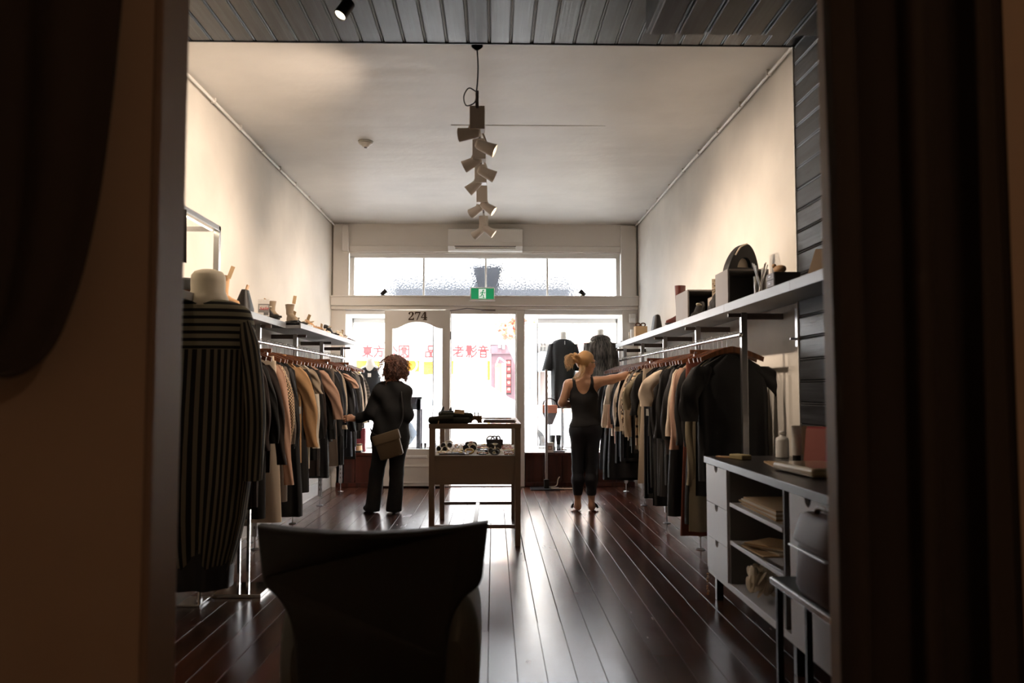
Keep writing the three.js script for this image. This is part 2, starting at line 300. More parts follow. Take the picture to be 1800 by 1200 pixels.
// dark stained boarding on the ceiling and side wall of the rear part of the shop
const ZW = -4.9, ZP = -2.0;
function boardGeo(w, l, t, ou, ov) { // board lying along z, face down (-y)
  const c = 0.004, d = 0.009, prof = [[0, 0], [0, -t + c], [c, -t], [w - 0.014 - c, -t], [w - 0.014, -t + c], [w - 0.014, -t + d], [w - 0.012, -t + d], [w - 0.0105, -t + 0.003], [w - 0.0065, -t], [w - 0.0025, -t + 0.003], [w - 0.001, -t + d], [w, -t + d], [w, 0]];
  const g = prep(ext(prof, l)); const p = g.attributes.position, uv = g.attributes.uv; g.computeVertexNormals();
  for (let i = 0; i < p.count; i++) uv.setXY(i, p.getX(i) * 1.6 + ou, p.getZ(i) * 0.5 + ov);
  return g;
}
{
  const r = rng(9), cb = structG('ceiling_boarding', 'dark grey stained tongue-and-groove boards on the low rear ceiling', 'ceiling boards');
  part(cb, 'backing', bb(XL, XR, 3.36, HC + 0.001, ZW + 0.003, ZP), m.board[0]);
  for (let x = XL; x < XR - 0.02; x += 0.1285) { const w = Math.min(0.1265, XR - x - 0.004); part(cb, 'board', tr(boardGeo(w, ZP - ZW, 0.022, r() * 5, r() * 5), x + 0.003, 3.362, ZW), m.board[Math.floor(r() * 3)]); }
  part(cb, 'edge_strip', bb(XL, XR, 3.335, 3.37, ZW - 0.012, ZW, 0.003), m.board[0]);
  const wb = structG('wall_boarding', 'dark grey horizontal boards cladding the wall above the console cabinet', 'wall boards');
  part(wb, 'backing', bb(XR - 0.008, XR - 0.002, 0, 3.335, ZW + 0.003, ZP), m.board[0]);
  for (let y = 0.01; y < 3.33; y += 0.1285) { const w = Math.min(0.1265, 3.33 - y); const g = boardGeo(w, ZP - ZW, 0.022, r() * 5, r() * 5); g.rotateZ(-Math.PI / 2); g.scale(1, -1, 1); // face towards -x
    const p = g.attributes.position; { const idx = []; for (let i = 0; i < p.count; i += 3) idx.push(i, i + 2, i + 1); g.setIndex(idx); }
    const gg = prep(g); gg.computeVertexNormals(); part(wb, 'board', tr(gg, XR - 0.006, y + 0.003, ZW), m.board[Math.floor(r() * 3)]); }
  part(wb, 'edge_strip', bb(XR - 0.035, XR, 0, 3.336, ZW - 0.012, ZW, 0.003), m.trimWhite);
  // boxed-in bulkhead in the corner
  const bk = structG('bulkhead', 'boxed-in bulkhead clad in dark boards below the rear ceiling', 'bulkhead');
  part(bk, 'box', bb(0.70, XR - 0.03, 2.835, 3.334, -3.55, ZP), m.board[0]);
  for (let x = 0.69; x < XR - 0.05; x += 0.1285) part(bk, 'board', tr(boardGeo(Math.min(0.1225, XR - 0.03 - x), ZP + 3.56, 0.022, r() * 5, r() * 5), x, 2.838, -3.56), m.board[0]);
  part(bk, 'side_board', bb(0.672, 0.70, 2.82, 3.334, -3.56, ZP, 0.004), m.board[0]);
}
// partition with the curtained doorway the picture is taken through
{
  struct('wall_partition', [boxUV(bb(XL, -0.772, 0, HC, ZP, -1.85)), boxUV(bb(0.83, XR, 0, HC, ZP, -1.85)), boxUV(bb(-0.772, 0.83, 2.6, HC, ZP, -1.85))], m.backWall, 'brown painted partition wall with a curtained doorway', 'wall');
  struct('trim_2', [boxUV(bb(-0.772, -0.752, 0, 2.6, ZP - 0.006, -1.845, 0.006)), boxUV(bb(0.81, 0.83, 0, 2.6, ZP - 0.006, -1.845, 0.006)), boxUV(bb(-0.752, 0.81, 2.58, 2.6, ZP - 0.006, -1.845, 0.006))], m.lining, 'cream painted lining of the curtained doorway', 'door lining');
}
// surface conduits in the ceiling corners
function conduit(label, x, bend) {
  const t = thing('conduit', label, 'conduit', [x, 0, 0]);
  part(t, 'pipe', tube([[0, HC - 0.028, ZW], [0.004, HC - 0.03, -6.3], [-0.003, HC - 0.027, -7.8], [0.003 + bend, HC - 0.03, -9.2], [0, HC - 0.028, ZF + 0.03]], 0.011, 60, 8), m.plasticWhite);
  for (let z = -5.35; z > -10.4; z -= 0.62) part(t, 'clip', [bb(-0.016, 0.016, HC - 0.042, HC - 0.0005, z - 0.008, z + 0.008, 0.003)], m.plasticWhite);
}
conduit('thin white conduit clipped along the ceiling corner above the boots', XL + 0.03, 0.002);
conduit('thin white conduit clipped along the ceiling corner above the grey boxes', XR - 0.03, -0.004);
solo('conduit_drop', 'thin dark cable running down the corner beside the transom', 'cable', tube([[0, 3.35, 0], [0.004, 3.0, 0], [-0.002, 2.75, 0], [0, 2.42, 0]], 0.006, 24, 6), m.grey, [XR - 0.008, 0, ZF + 0.06]);
// patched ceiling joints: shallow cover strips
struct('trim_3', [bb(-0.35, 0.9, HC - 0.0025, HC + 0.001, -6.58, -6.55, 0.001)], m.ceiling, 'thin cover strip over a joint in the white ceiling', 'cover strip');

// ---------------------------------------------------------------- shop front
{
  struct('wall_front', [boxUV(bb(XL, XR, 3.0, HC, ZF - 0.2, ZF)), boxUV(bb(XL, -1.9, 0, 3.0, -10.9, ZF)), boxUV(bb(1.66, XR, 0, 3.0, -10.9, ZF))], m.trim, 'cream painted front wall around the transom window', 'wall');
  struct('trim_4', [boxUV(bb(XL + 0.02, -1.86, 2.42, HC - 0.02, ZF, ZF + 0.05, 0.008)), boxUV(bb(XL + 0.14, -1.86, 3.0, HC - 0.04, ZF + 0.05, ZF + 0.1, 0.006))], m.trim, 'boxed cream pilaster beside the transom on the boots side', 'pilaster');
  struct('trim_5', [boxUV(bb(1.64, XR - 0.02, 2.42, HC - 0.02, ZF, ZF + 0.05, 0.008))], m.trim, 'boxed cream pilaster beside the transom on the handbag side', 'pilaster');
  struct('trim_6', [boxUV(bb(-1.86, 1.64, 3.0, 3.08, ZF, ZF + 0.035, 0.01)), boxUV(bb(-1.86, 1.64, 2.985, 3.0, ZF - 0.05, ZF + 0.02, 0.004))], m.trim, 'cream head moulding over the transom window', 'moulding');
  struct('trim_7', [boxUV(bb(XL, XR, 2.30, 2.425, -10.75, ZF + 0.09, 0.01)), boxUV(bb(XL, XR, 2.255, 2.30, -10.72, ZF + 0.05, 0.008)), boxUV(bb(XL, XR, 2.41, 2.428, ZF + 0.06, ZF + 0.115, 0.006))], m.trim, 'heavy cream transom beam carrying the exit sign', 'beam');
  // transom window of obscured glass
  const w = structG('window_1', 'long transom window of pebbled obscured glass in four panes', 'window');
  part(w, 'window_frame', [boxUV(bb(-1.86, 1.64, 2.93, 2.99, -10.72, ZF - 0.02, 0.004)), boxUV(bb(-1.86, -1.8, 2.42, 2.95, -10.72, ZF - 0.02, 0.004)), boxUV(bb(1.585, 1.64, 2.42, 2.95, -10.72, ZF - 0.02, 0.004))], m.trimWhite);
  const xs = [-1.8, -0.91, -0.105, 0.695, 1.585], obs = M(C(0.97, 0.98, 0.99), 0.03, { transmission: 1, thickness: 0.005, ior: 1.45, bumpMap: rep(T.pebble, 1.1, 1.1), bumpScale: 0.002 });
  for (let i = 0; i < 4; i++) part(w, 'pane', boxUV(bb(xs[i] + 0.005, xs[i + 1] - 0.005, 2.425, 2.93, -10.672, -10.664)), obs);
  for (let i = 1; i < 4; i++) part(w, 'mullion', boxUV(bb(xs[i] - 0.012, xs[i] + 0.012, 2.42, 2.94, -10.69, -10.645, 0.003)), m.trimWhite);
  // stall risers
  const riser = (x0, x1, n, lab) => { const g = structG('stall_riser', lab, 'panelling'); part(g, 'rail', boxUV(bb(x0, x1, 0.395, 0.43, ZF - 0.02, ZF + 0.02, 0.004)), m.riser); part(g, 'base_rail', boxUV(bb(x0, x1, 0, 0.055, ZF - 0.02, ZF + 0.018, 0.004)), m.riser); for (let i = 0; i < n; i++) { const a = lerp(x0, x1, i / n), b = lerp(x0, x1, (i + 1) / n); part(g, 'panel', boxUV(bb(a + 0.002, b - 0.002, 0.05, 0.4, ZF - 0.02, ZF, 0.003), 0.6, i * 0.37), m.riser); } };
  riser(-2.0, -0.56, 6, 'red-brown timber panelling under the window with the bust');
  riser(0.4, 1.80, 6, 'red-brown timber panelling under the window with the two dressed forms');
  // window display platforms, bays and their glass
  const bay = (name, lab, sgn, xi, xo, xw, xside) => {
    const g = structG(name, lab, 'window');
    const poly = (a) => a.map(([x, z]) => [x, z]);
    const flat = (y0, y1, pts) => { const e = ext(pts.map(([x, z]) => [x, -z]), y1 - y0); e.rotateX(-Math.PI / 2); return boxUV(tr(e, 0, y0, 0)); };
    const pts = poly([[xi, ZF - 0.03], [xo, -11.32], [xside, -11.32], [xside, ZF - 0.03]]);
    part(g, 'platform', flat(0.40, 0.43, sgn > 0 ? pts : pts.slice().reverse()), m.trimWhite);
    part(g, 'soffit', flat(2.20, 2.26, sgn > 0 ? pts : pts.slice().reverse()), m.trimWhite);
    part(g, 'outer_wall', [boxUV(bb(Math.min(xo, xside), Math.max(xo, xside), -0.15, 0.44, -11.36, -11.28))], m.trimWhite);
    const fx0 = Math.min(xo, xw), fx1 = Math.max(xo, xw);
    part(g, 'window_frame', [boxUV(bb(fx0, fx1, 2.14, 2.2, -11.34, -11.28, 0.004)), boxUV(bb(fx0, fx1, 0.43, 0.46, -11.34, -11.28, 0.004)), boxUV(bb(xw - 0.02, xw + 0.02, 0.43, 2.2, -11.34, -11.28, 0.004)), boxUV(bb(Math.min(xw, xside), Math.max(xw, xside), 0.43, 2.2, -11.33, -11.29))], m.trimWhite);
    part(g, 'corner_post', bb(xo - 0.008, xo + 0.008, 0.43, 2.2, -11.328, -11.312, 0.002), m.grey);
    part(g, 'pane', bb(fx0 + 0.01, fx1 - 0.01, 0.45, 2.15, -11.313, -11.307), m.glass);
    const L = Math.hypot(xo - xi, 0.70), a = Math.atan2(xo - xi, 0.70);
    const ret = box(0.006, 1.72, L, 0, 1.3, 0); ret.rotateY(-a + Math.PI); part(g, 'side_pane', tr(ret, (xi + xo) / 2, 0, -10.97), m.glass);
    const rw = box(0.05, 0.6, L, 0, 0.15, 0); rw.rotateY(-a + Math.PI); part(g, 'side_wall', boxUV(tr(rw, (xi + xo) / 2, 0, -10.97)), m.trimWhite);
    part(g, 'reveal', boxUV(bb(Math.min(xw, xside) - 0.0, Math.max(xw, xside) + 0.0, 0.43, 2.2, -11.28, ZF - 0.002)), m.trimWhite);
  };
  bay('window_2', 'shop window bay with the bust and dark table', -1, -0.585, -0.83, -1.93, XL);
  bay('window_3', 'shop window bay with the two dressed forms', 1, 0.36, 0.60, 1.70, XR);
  // door posts and head
  struct('trim_8', [boxUV(bb(0.29, 0.395, 0, 2.254, ZF - 0.06, ZF + 0.03, 0.006)), boxUV(bb(0.275, 0.29, 0, 2.2, ZF - 0.05, ZF - 0.01))], m.trim, 'cream post between the open doorway and the window with the forms', 'post');
  struct('trim_9', [boxUV(bb(-0.62, -0.545, 0, 2.199, ZF - 0.06, ZF + 0.02, 0.006)), boxUV(bb(-0.62, 0.288, 2.2, 2.254, ZF - 0.06, ZF + 0.03, 0.004))], m.trim, 'cream door jamb and head of the open doorway', 'door frame');
  struct('threshold', boxUV(bb(-0.545, 0.29, -0.02, 0.012, -10.75, ZF + 0.02, 0.004)), m.bracket, 'worn metal threshold strip of the doorway', 'threshold');
}
// the entrance door, folded back flat against the window
const font = await new FontLoader().loadAsync('fonts/droid/droid_serif_bold.typeface.json');
{
  const d = structG('door_1', 'cream half-glazed entrance door numbered 274, folded back open', 'door'); d.position.set(-0.558, 0.02, ZF + 0.075); d.rotation.y = -0.03;
  // local: x from -0.83 to 0
  const W = 0.83, H = 2.215, s = new THREE.Shape(); s.moveTo(-W, 0); s.lineTo(0, 0); s.lineTo(0, H); s.lineTo(-W, H); s.closePath();
  const hole = new THREE.Path(); hole.moveTo(-W + 0.095, 0.46); hole.lineTo(-0.095, 0.46); hole.lineTo(-0.095, 1.99); hole.bezierCurveTo(-0.2, 1.98, -0.24, 2.075, -W / 2, 2.075); hole.bezierCurveTo(-W + 0.24, 2.075, -W + 0.2, 1.98, -W + 0.095, 1.99); hole.closePath(); s.holes.push(hole);
  part(d, 'leaf', boxUV(tr(ext(s, 0.038, 0.002), 0, 0, -0.02)), m.trim);
  part(d, 'pane', bb(-W + 0.09, -0.09, 0.45, 2.08, -0.003, 0.003), m.glass);
  part(d, 'panel_moulding', [boxUV(bb(-W + 0.08, -0.08, 0.235, 0.26, 0.018, 0.03, 0.004)), boxUV(bb(-W + 0.08, -0.08, 0.03, 0.05, 0.018, 0.028, 0.004))], m.trim);
  part(d, 'letter_slot', [bb(-0.56, -0.28, 0.345, 0.385, 0.018, 0.028, 0.006), bb(-0.54, -0.30, 0.356, 0.374, 0.026, 0.032, 0.004)], m.trimWhite);
  const num = new TextGeometry('274', { font, size: 0.105, depth: 0.012, curveSegments: 8, bevelEnabled: false }); num.computeBoundingBox(); const nb = num.boundingBox;
  part(d, 'house_number', tr(num, -W / 2 - (nb.min.x + nb.max.x) / 2 + 0.005, 2.095, 0.019), M(C(0.06, 0.035, 0.02), 0.4, { metalness: 0.6 }), 'dark bronze numerals 274');
  part(d, 'hinge', [cyl(0.012, 0.012, 0.1, 0.005, 0.3, 0), cyl(0.012, 0.012, 0.1, 0.005, 1.9, 0)], m.bracket);
}
tag(solo('door_closer', 'folding arm of the door closer under the transom beam', 'door closer', [bb(-0.16, 0.02, 2.235, 2.255, ZF + 0.05, ZF + 0.075, 0.004), rod([-0.56, 2.232, ZF + 0.1], [-0.34, 2.262, ZF + 0.12], 0.006), rod([-0.34, 2.262, ZF + 0.12], [-0.1, 2.245, ZF + 0.075], 0.006)], m.bracket), 'folding arm of the door closer under the transom beam', 'door closer');
// split air conditioner
{
  const a = thing('air_conditioner', 'white split air conditioner above the transom window', 'air conditioner', [-0.11, 3.0, ZF]);
  const prof = [[0, 0], [0.13, 0], [0.19, 0.05], [0.2, 0.1], [0.195, 0.26], [0.17, 0.275], [0, 0.275]]; const g = ext(prof, 0.94, 0.004); g.rotateY(-Math.PI / 2); g.scale(1, 1, 1);
  part(a, 'body', tr(g, 0.47, 0, 0.005), m.plasticWhite);
  part(a, 'air_outlet', [bb(-0.39, 0.39, 0.042, 0.052, 0.178, 0.199, 0.002)], m.black);
  part(a, 'louvre', rot(bb(-0.38, 0.38, -0.004, 0.004, -0.03, 0.03, 0.003), 0.7).translate(0, 0.03, 0.168), m.plasticWhite);
  part(a, 'front_line', [bb(-0.31, 0.31, 0.168, 0.171, 0.197, 0.206)], m.grey);
  part(a, 'badge', bb(-0.03, 0.03, 0.12, 0.129, 0.199, 0.208, 0.002), m.grey);
}
// exit sign: white housing, lit green face with the running figure
{
  const e = thing('exit_sign', 'green lit exit sign with a running figure on the beam', 'exit sign', [-0.145, 2.355, ZF + 0.09]);
  part(e, 'housing', [bb(-0.155, 0.155, 0.01, 0.175, 0, 0.06, 0.012), bb(-0.165, 0.165, 0, 0.016, 0, 0.09, 0.005)], m.plasticWhite);
  const ft = canvasTex(512, 256, (c, w, h) => {
    c.fillStyle = '#1f9a62'; c.fillRect(0, 0, w, h); c.fillStyle = '#f2fff6'; c.fillRect(170, 12, 165, 232);
    c.fillStyle = '#1f9a62'; c.strokeStyle = '#1f9a62'; c.lineCap = 'round'; c.lineJoin = 'round';
    c.beginPath(); c.arc(272, 52, 19, 0, 7); c.fill();
    const L = (w2, ...p) => { c.lineWidth = w2; c.beginPath(); c.moveTo(p[0], p[1]); for (let i = 2; i < p.length; i += 2) c.lineTo(p[i], p[i + 1]); c.stroke(); };
    L(26, 258, 84, 246, 142); L(14, 262, 88, 296, 112, 318, 96); L(14, 250, 88, 218, 100, 206, 128); L(17, 250, 146, 280, 170, 274, 216, 292, 222); L(17, 242, 146, 226, 186, 190, 190);
    c.fillRect(170, 228, 165, 6); L(8, 190, 210, 190, 236);
  });
  part(e, 'sign_face', (() => { const g = new THREE.PlaneGeometry(0.285, 0.135); const p = g.attributes.position; return tr(g, 0, 0.092, 0.0615); })(), M(C(0.9, 0.9, 0.9), 0.35, { map: ft, emissive: C(1, 1, 1), emissiveMap: ft, emissiveIntensity: 0.22 }), 'lit green pictogram of a figure running to a white door');
  const L = new THREE.RectAreaLight(new THREE.Color(0x8fffc4), 0.25, 0.28, 0.13); L.position.set(-0.145, 2.447, ZF + 0.157); L.lookAt(-0.145, 2.447, 0); scene.add(L);
}
// two small black uplight spots standing on the beam, a movement sensor under it
for (const [x, lean, lab] of [[-1.41, 0.9, 'small black spotlight on the beam near the boots shelf'], [1.13, -0.9, 'small black spotlight on the beam near the handbag shelf']]) {
  const t = thing('beam_spotlight', lab, 'spotlight', [x, 2.428, ZF + 0.06]);
  part(t, 'base', cyl(0.02, 0.022, 0.012, 0, 0.006, 0), m.blackMetal);
  const h = lathe([[0, -0.05], [0.022, -0.05], [0.03, 0.03], [0.034, 0.04], [0.03, 0.04], [0.02, 0.0]]); h.rotateZ(-lean); part(t, 'head', tr(h, 0.005, 0.045, 0), m.blackMetal);
}
{
  const s = thing('motion_sensor', 'white motion sensor in the corner under the transom beam', 'sensor', [1.78, 2.08, ZF + 0.01]);
  part(s, 'body', bb(-0.04, 0.05, 0, 0.13, 0, 0.05, 0.015), m.plasticWhite); part(s, 'lens', bb(-0.025, 0.035, 0.02, 0.07, 0.048, 0.056, 0.006), m.white);
}

// ---------------------------------------------------------------- the street outside
{
  const asphalt = M(C(0.3, 0.3, 0.3), 0.9, { bumpMap: rep(T.plaster, 3, 3), bumpScale: 0.004 }), paving = M(C(0.55, 0.54, 0.52), 0.85);
  struct('pavement', boxUV(bb(-20, 20, -0.3, -0.04, -14.0, -10.75)), paving, 'pale paved footpath outside the shop', 'pavement');
  struct('road', boxUV(bb(-30, 30, -0.4, -0.08, -20.2, -14.0)), asphalt, 'sunlit street outside the shop', 'road');
  struct('kerb', boxUV(bb(-30, 30, -0.4, -0.02, -14.15, -14.0)), paving, 'kerb along the footpath', 'kerb');
  struct('far_pavement', boxUV(bb(-30, 30, -0.4, -0.04, -22.5, -20.2)), paving, 'footpath across the street', 'pavement');
}
const glyphs = {
  a: [[.1, .18, .9, .18], [.22, .32, .78, .32, .78, .62, .22, .62, .22, .32], [.22, .47, .78, .47], [.5, .0, .5, .97], [.47, .62, .3, .8, .05, .92], [.53, .62, .7, .8, .95, .92]],
  b: [[.45, .0, .56, .13], [.08, .26, .92, .26], [.42, .26, .38, .6, .1, .97], [.4, .5, .8, .5, .74, .92, .55, .86]],
  c: [[.4, .08, .3, .3, .08, .5], [.6, .08, .72, .3, .95, .48], [.5, .45, .25, .85, .75, .8], [.66, .66, .84, .95]],
  d: [[.08, .04, .92, .04, .92, .97, .08, .97, .08, .04], [.3, .2, .7, .2], [.5, .1, .5, .33], [.22, .34, .78, .34], [.36, .44, .64, .44, .64, .56, .36, .56, .36, .44], [.5, .57, .25, .84], [.45, .62, .45, .88], [.52, .6, .8, .86]],
  e: [[.28, .04, .72, .04, .72, .4, .28, .4, .28, .04], [.04, .55, .44, .55, .44, .95, .04, .95, .04, .55], [.56, .55, .96, .55, .96, .95, .56, .95, .56, .55]],
  f: [[.25, .18, .75, .18], [.5, .0, .5, .38], [.02, .38, .98, .38], [.88, .08, .5, .5, .08, .82], [.4, .56, .4, .9, .86, .9, .88, .76], [.74, .54, .42, .7]],
  g: [[.12, .04, .5, .04, .5, .32, .12, .32, .12, .04], [.12, .18, .5, .18], [.02, .42, .6, .42], [.18, .52, .46, .52, .46, .65, .18, .65, .18, .52], [.32, .65, .32, .98], [.2, .74, .08, .92], [.44, .74, .54, .9], [.9, .02, .78, .16, .62, .26], [.94, .3, .8, .46, .62, .56], [.97, .56, .8, .8, .52, .98]],
  h: [[.46, .0, .54, .1], [.15, .14, .85, .14], [.33, .2, .39, .34], [.67, .2, .6, .34], [.03, .38, .97, .38], [.25, .5, .75, .5, .75, .97, .25, .97, .25, .5], [.25, .73, .75, .73]],
};
function glyph(c, k, x, y, s, w) { c.lineWidth = w; c.lineCap = 'round'; c.lineJoin = 'round'; for (const st of glyphs[k]) { c.beginPath(); c.moveTo(x + st[0] * s, y + st[1] * s); for (let i = 2; i < st.length; i += 2) c.lineTo(x + st[i] * s, y + st[i + 1] * s); c.stroke(); } }
// row of shops across the street
{
  const Z = -22, b = thing('shop_building', 'pale two-storey shop across the street with red lettering on its sign', 'building', [-2.2, -0.04, Z]);
  const X = (px) => (px - 868) / 66 + 2.2, Yy = (py) => 1.29 + (682 - py) / 66;
  const wall = M(C(0.75, 0.75, 0.74), 0.85);
  part(b, 'wall', boxUV(bb(-3.2, 2.1, 0, 6.5, -3, 0)), wall);
  const sign = canvasTex(2048, 256, (c, w, h) => {
    c.fillStyle = '#f4f1ee'; c.fillRect(0, 0, w, h); c.strokeStyle = '#80060c';
    for (const [k, px] of [['a', 637], ['b', 657], ['c', 680], ['d', 701], ['e', 748], ['c', 772], ['f', 796], ['g', 819], ['h', 840]]) glyph(c, k, (px - 625) / (862 - 625) * w, 38, 172, 25);
  });
  part(b, 'sign_board', bb(X(625), X(861), Yy(634), Yy(603), 0, 0.12, 0.01), wall);
  part(b, 'sign_lettering', tr(new THREE.PlaneGeometry(X(861) - X(625), Yy(634) - Yy(603) < 0 ? Yy(603) - Yy(634) : 1), (X(625) + X(862)) / 2, (Yy(603) + Yy(634)) / 2, 0.125), M(C(1, 1, 1), 0.6, { map: sign }), 'white sign with red brush characters');
  part(b, 'sign_rail', bb(X(620), X(861), Yy(603.5), Yy(602), 0, 0.16, 0.005), m.grey);
  const rows = (bg, fg, nr, nc, extra) => canvasTex(256, 256, (c, w, h) => { c.fillStyle = bg; c.fillRect(0, 0, w, h); c.strokeStyle = c.fillStyle = fg; const ks = 'abcdefgh'; for (let j = 0; j < nr; j++) for (let i = 0; i < nc; i++) glyph(c, ks[(i * 3 + j * 5) % 8], 20 + i * (216 / nc), 30 + j * (210 / nr), Math.min(150 / nc, 130 / nr), 3); extra?.(c, w, h); });
  const poster = (x0, x1, y0, y1, t, lab) => part(b, 'poster', tr(new THREE.BoxGeometry(X(x1) - X(x0), Yy(y0) - Yy(y1), 0.02), (X(x0) + X(x1)) / 2, (Yy(y0) + Yy(y1)) / 2, 0.03), M(C(1, 1, 1), 0.7, { map: t }), lab);
  poster(627, 668, 634, 662, rows('#d9980f', '#b97f0c', 3, 3), 'yellow poster');
  poster(714, 737, 634, 653, rows('#d8940f', '#5a3c10', 2, 3), 'golden poster with small characters');
  poster(745, 780, 636, 664, rows('#d78d22', '#8a3d10', 4, 6), 'amber price poster');
  poster(716, 736, 658, 700, rows('#3fa6b5', '#2f8c9c', 3, 1), 'pale turquoise poster');
  poster(793, 861, 634, 668, rows('#f6f2ee', '#b8505a', 4, 7, (c) => { c.fillStyle = '#d6ad10'; c.fillRect(0, 0, 16, 256); c.fillRect(240, 0, 16, 256); c.fillStyle = '#222'; for (let i = 0; i < 20; i++) c.fillRect(40 + i * 10, 214 + (i % 3) * 4, 6, 14); c.fillStyle = '#c22a3a'; for (let i = 0; i < 12; i++) c.fillRect(96 + (i % 2) * 4, 60 + i * 12, 12, 8); }), 'white poster with red rows of characters');
  part(b, 'hoop', tr(new THREE.TorusGeometry(0.19, 0.025, 8, 28), X(721), Yy(641), 0.06), M(C(0.8, 0.4, 0.65), 0.6), 'pink ring ornament');
  part(b, 'antenna', [rod([X(740), Yy(640), 0.2], [X(740), Yy(600), 0.2], 0.015), rod([X(730), Yy(604), 0.2], [X(747), Yy(600), 0.2], 0.01), rod([X(733), Yy(608), 0.2], [X(744), Yy(606), 0.2], 0.01), rod([X(743), Yy(612), 0.2], [X(745), Yy(622), 0.2], 0.02)], m.grey);
  for (const [x0, x1] of [[632, 700], [712, 780], [790, 852]]) { const w = part(b, 'upper_window', bb(X(x0), X(x1), 4.2, 5.6, -0.02, 0.02), M(C(0.35, 0.38, 0.42), 0.2)); part(w, 'window_sill', bb(X(x0) - 0.05, X(x1) + 0.05, 4.12, 4.2, -0.02, 0.06), m.white); part(w, 'window_head', bb(X(x0) - 0.05, X(x1) + 0.05, 5.6, 5.68, -0.02, 0.06), m.white); }

  const d = thing('restaurant_front', 'maroon timber shopfront across the street with a brown door', 'shopfront', [0.3, -0.04, Z]);
  const D = (px) => (px - 868) / 66 - 0.3, mar = M(C(0.12, 0.07, 0.085), 0.6), br = M(C(0.3, 0.17, 0.11), 0.6);
  part(d, 'wall', [boxUV(bb(D(863), D(931), 0, 2.45, -3, 0)), bb(D(862), D(931), 2.2, 2.42, 0, 0.08)], mar);
  part(d, 'upper_wall', boxUV(bb(D(862), D(931), 2.45, 6.2, -3, 0.02)), M(C(0.7, 0.7, 0.68), 0.8));
  part(d, 'door', bb(D(870), D(881), 0.02, 1.95, 0, 0.04, 0.005), br); part(d, 'white_door', bb(D(882), D(890), 0.02, 1.95, 0, 0.04, 0.005), m.white);
  part(d, 'awning_arm', tube([[D(872), 1.9, 0.06], [D(878), 2.08, 0.3], [D(886), 2.0, 0.3], [D(893), 1.94, 0.06]], 0.02, 20, 6), m.white);
  part(d, 'lamp', [bb(D(876), D(880), 2.36, 2.5, 0.06, 0.2), bb(D(883), D(887), 2.33, 2.47, 0.06, 0.2)], m.white);
  const bt = canvasTex(64, 512, (c, w, h) => { c.fillStyle = '#23100f'; c.fillRect(0, 0, w, h); c.fillStyle = '#c41f24'; for (let i = 0; i < 5; i++) c.fillRect(10, 14 + i * 98, 44, 74); c.strokeStyle = '#f0d9a0'; for (let i = 0; i < 5; i++) glyph(c, 'abdhf'[i], 16, 24 + i * 98, 34, 5); });
  part(d, 'banner', tr(new THREE.BoxGeometry(0.14, 0.92, 0.03), D(894), 1.58, 0.2), M(C(1, 1, 1), 0.7, { map: bt }), 'red and gold vertical banner');

  const g = thing('tiled_shop', 'grey roofed shop across the street with a pale blue awning', 'building', [2.6, -0.04, Z]);
  const G = (px) => (px - 868) / 66 - 2.6;
  part(g, 'wall', boxUV(bb(G(933), G(1120), 0, 2.0, -3, 0)), M(C(0.2, 0.16, 0.15), 0.7));
  part(g, 'upper_wall', boxUV(bb(G(933), G(1120), 2.45, 5.8, -3, -0.3)), M(C(0.72, 0.7, 0.68), 0.8));
  part(g, 'awning', rot(bb(G(934), G(1100), -0.01, 0.01, -0.4, 0.4), 0.75).translate(0, 2.0, 0.3), M(C(0.55, 0.66, 0.72), 0.6), 'pale blue awning');
  for (let i = 0; i < 26; i++) part(g, 'roof_tile', (() => { const q = cyl(0.05, 0.05, 0.5, 0, 0, 0, 8); q.rotateX(0.9); return tr(q, G(934) + i * 0.1, 2.32 + 0.04 * Math.sin(i * 2.3), 0.05); })(), m.grey);
  part(g, 'parapet', bb(G(948), G(962), 2.38, 2.5, 0, 0.2), m.grey);
  for (let i = 0; i < 4; i++) part(g, 'plate', (() => { const q = lathe([[0, 0], [0.06, 0], [0.1, 0.03], [0.1, 0.035], [0.055, 0.01], [0, 0.01]], 20); q.rotateX(Math.PI / 2); return tr(q, G(969), 1.7 - i * 0.16, 0.01); })(), m.plasticWhite);
  for (let i = 0; i < 5; i++) part(g, 'shutter_slat', bb(G(935 + i * 3), G(937 + i * 3), 0.9, 1.75, 0.0, 0.04), i % 2 ? m.tan : m.white);
  part(g, 'pink_sign', bb(G(1029), G(1042), 2.75, 2.98, -0.3, -0.2), M(C(0.85, 0.35, 0.55), 0.6)); part(g, 'side_panel', bb(G(1045), G(1090), 2.6, 3.05, -0.3, -0.22), M(C(0.9, 0.72, 0.74), 0.7));
}
for (const [nm, lab, x, w] of [['house', 'pale plain building beside the lettered shop', -9.2, 7.4], ['house', 'pale plain building beyond the tiled shop', 9.2, 8.6]]) { const b = thing(nm, lab, 'building', [x, -0.04, -22]); part(b, 'wall', boxUV(bb(-w / 2, w / 2, 0, 6.4, -3, 0)), M(C(0.72, 0.72, 0.7), 0.85)); for (let i = 0; i < 3; i++) part(b, 'window', bb(-w / 2 + 0.8 + i * 2.1, -w / 2 + 2 + i * 2.1, 1, 2.6, 0, 0.03), M(C(0.2, 0.22, 0.24), 0.2)); }
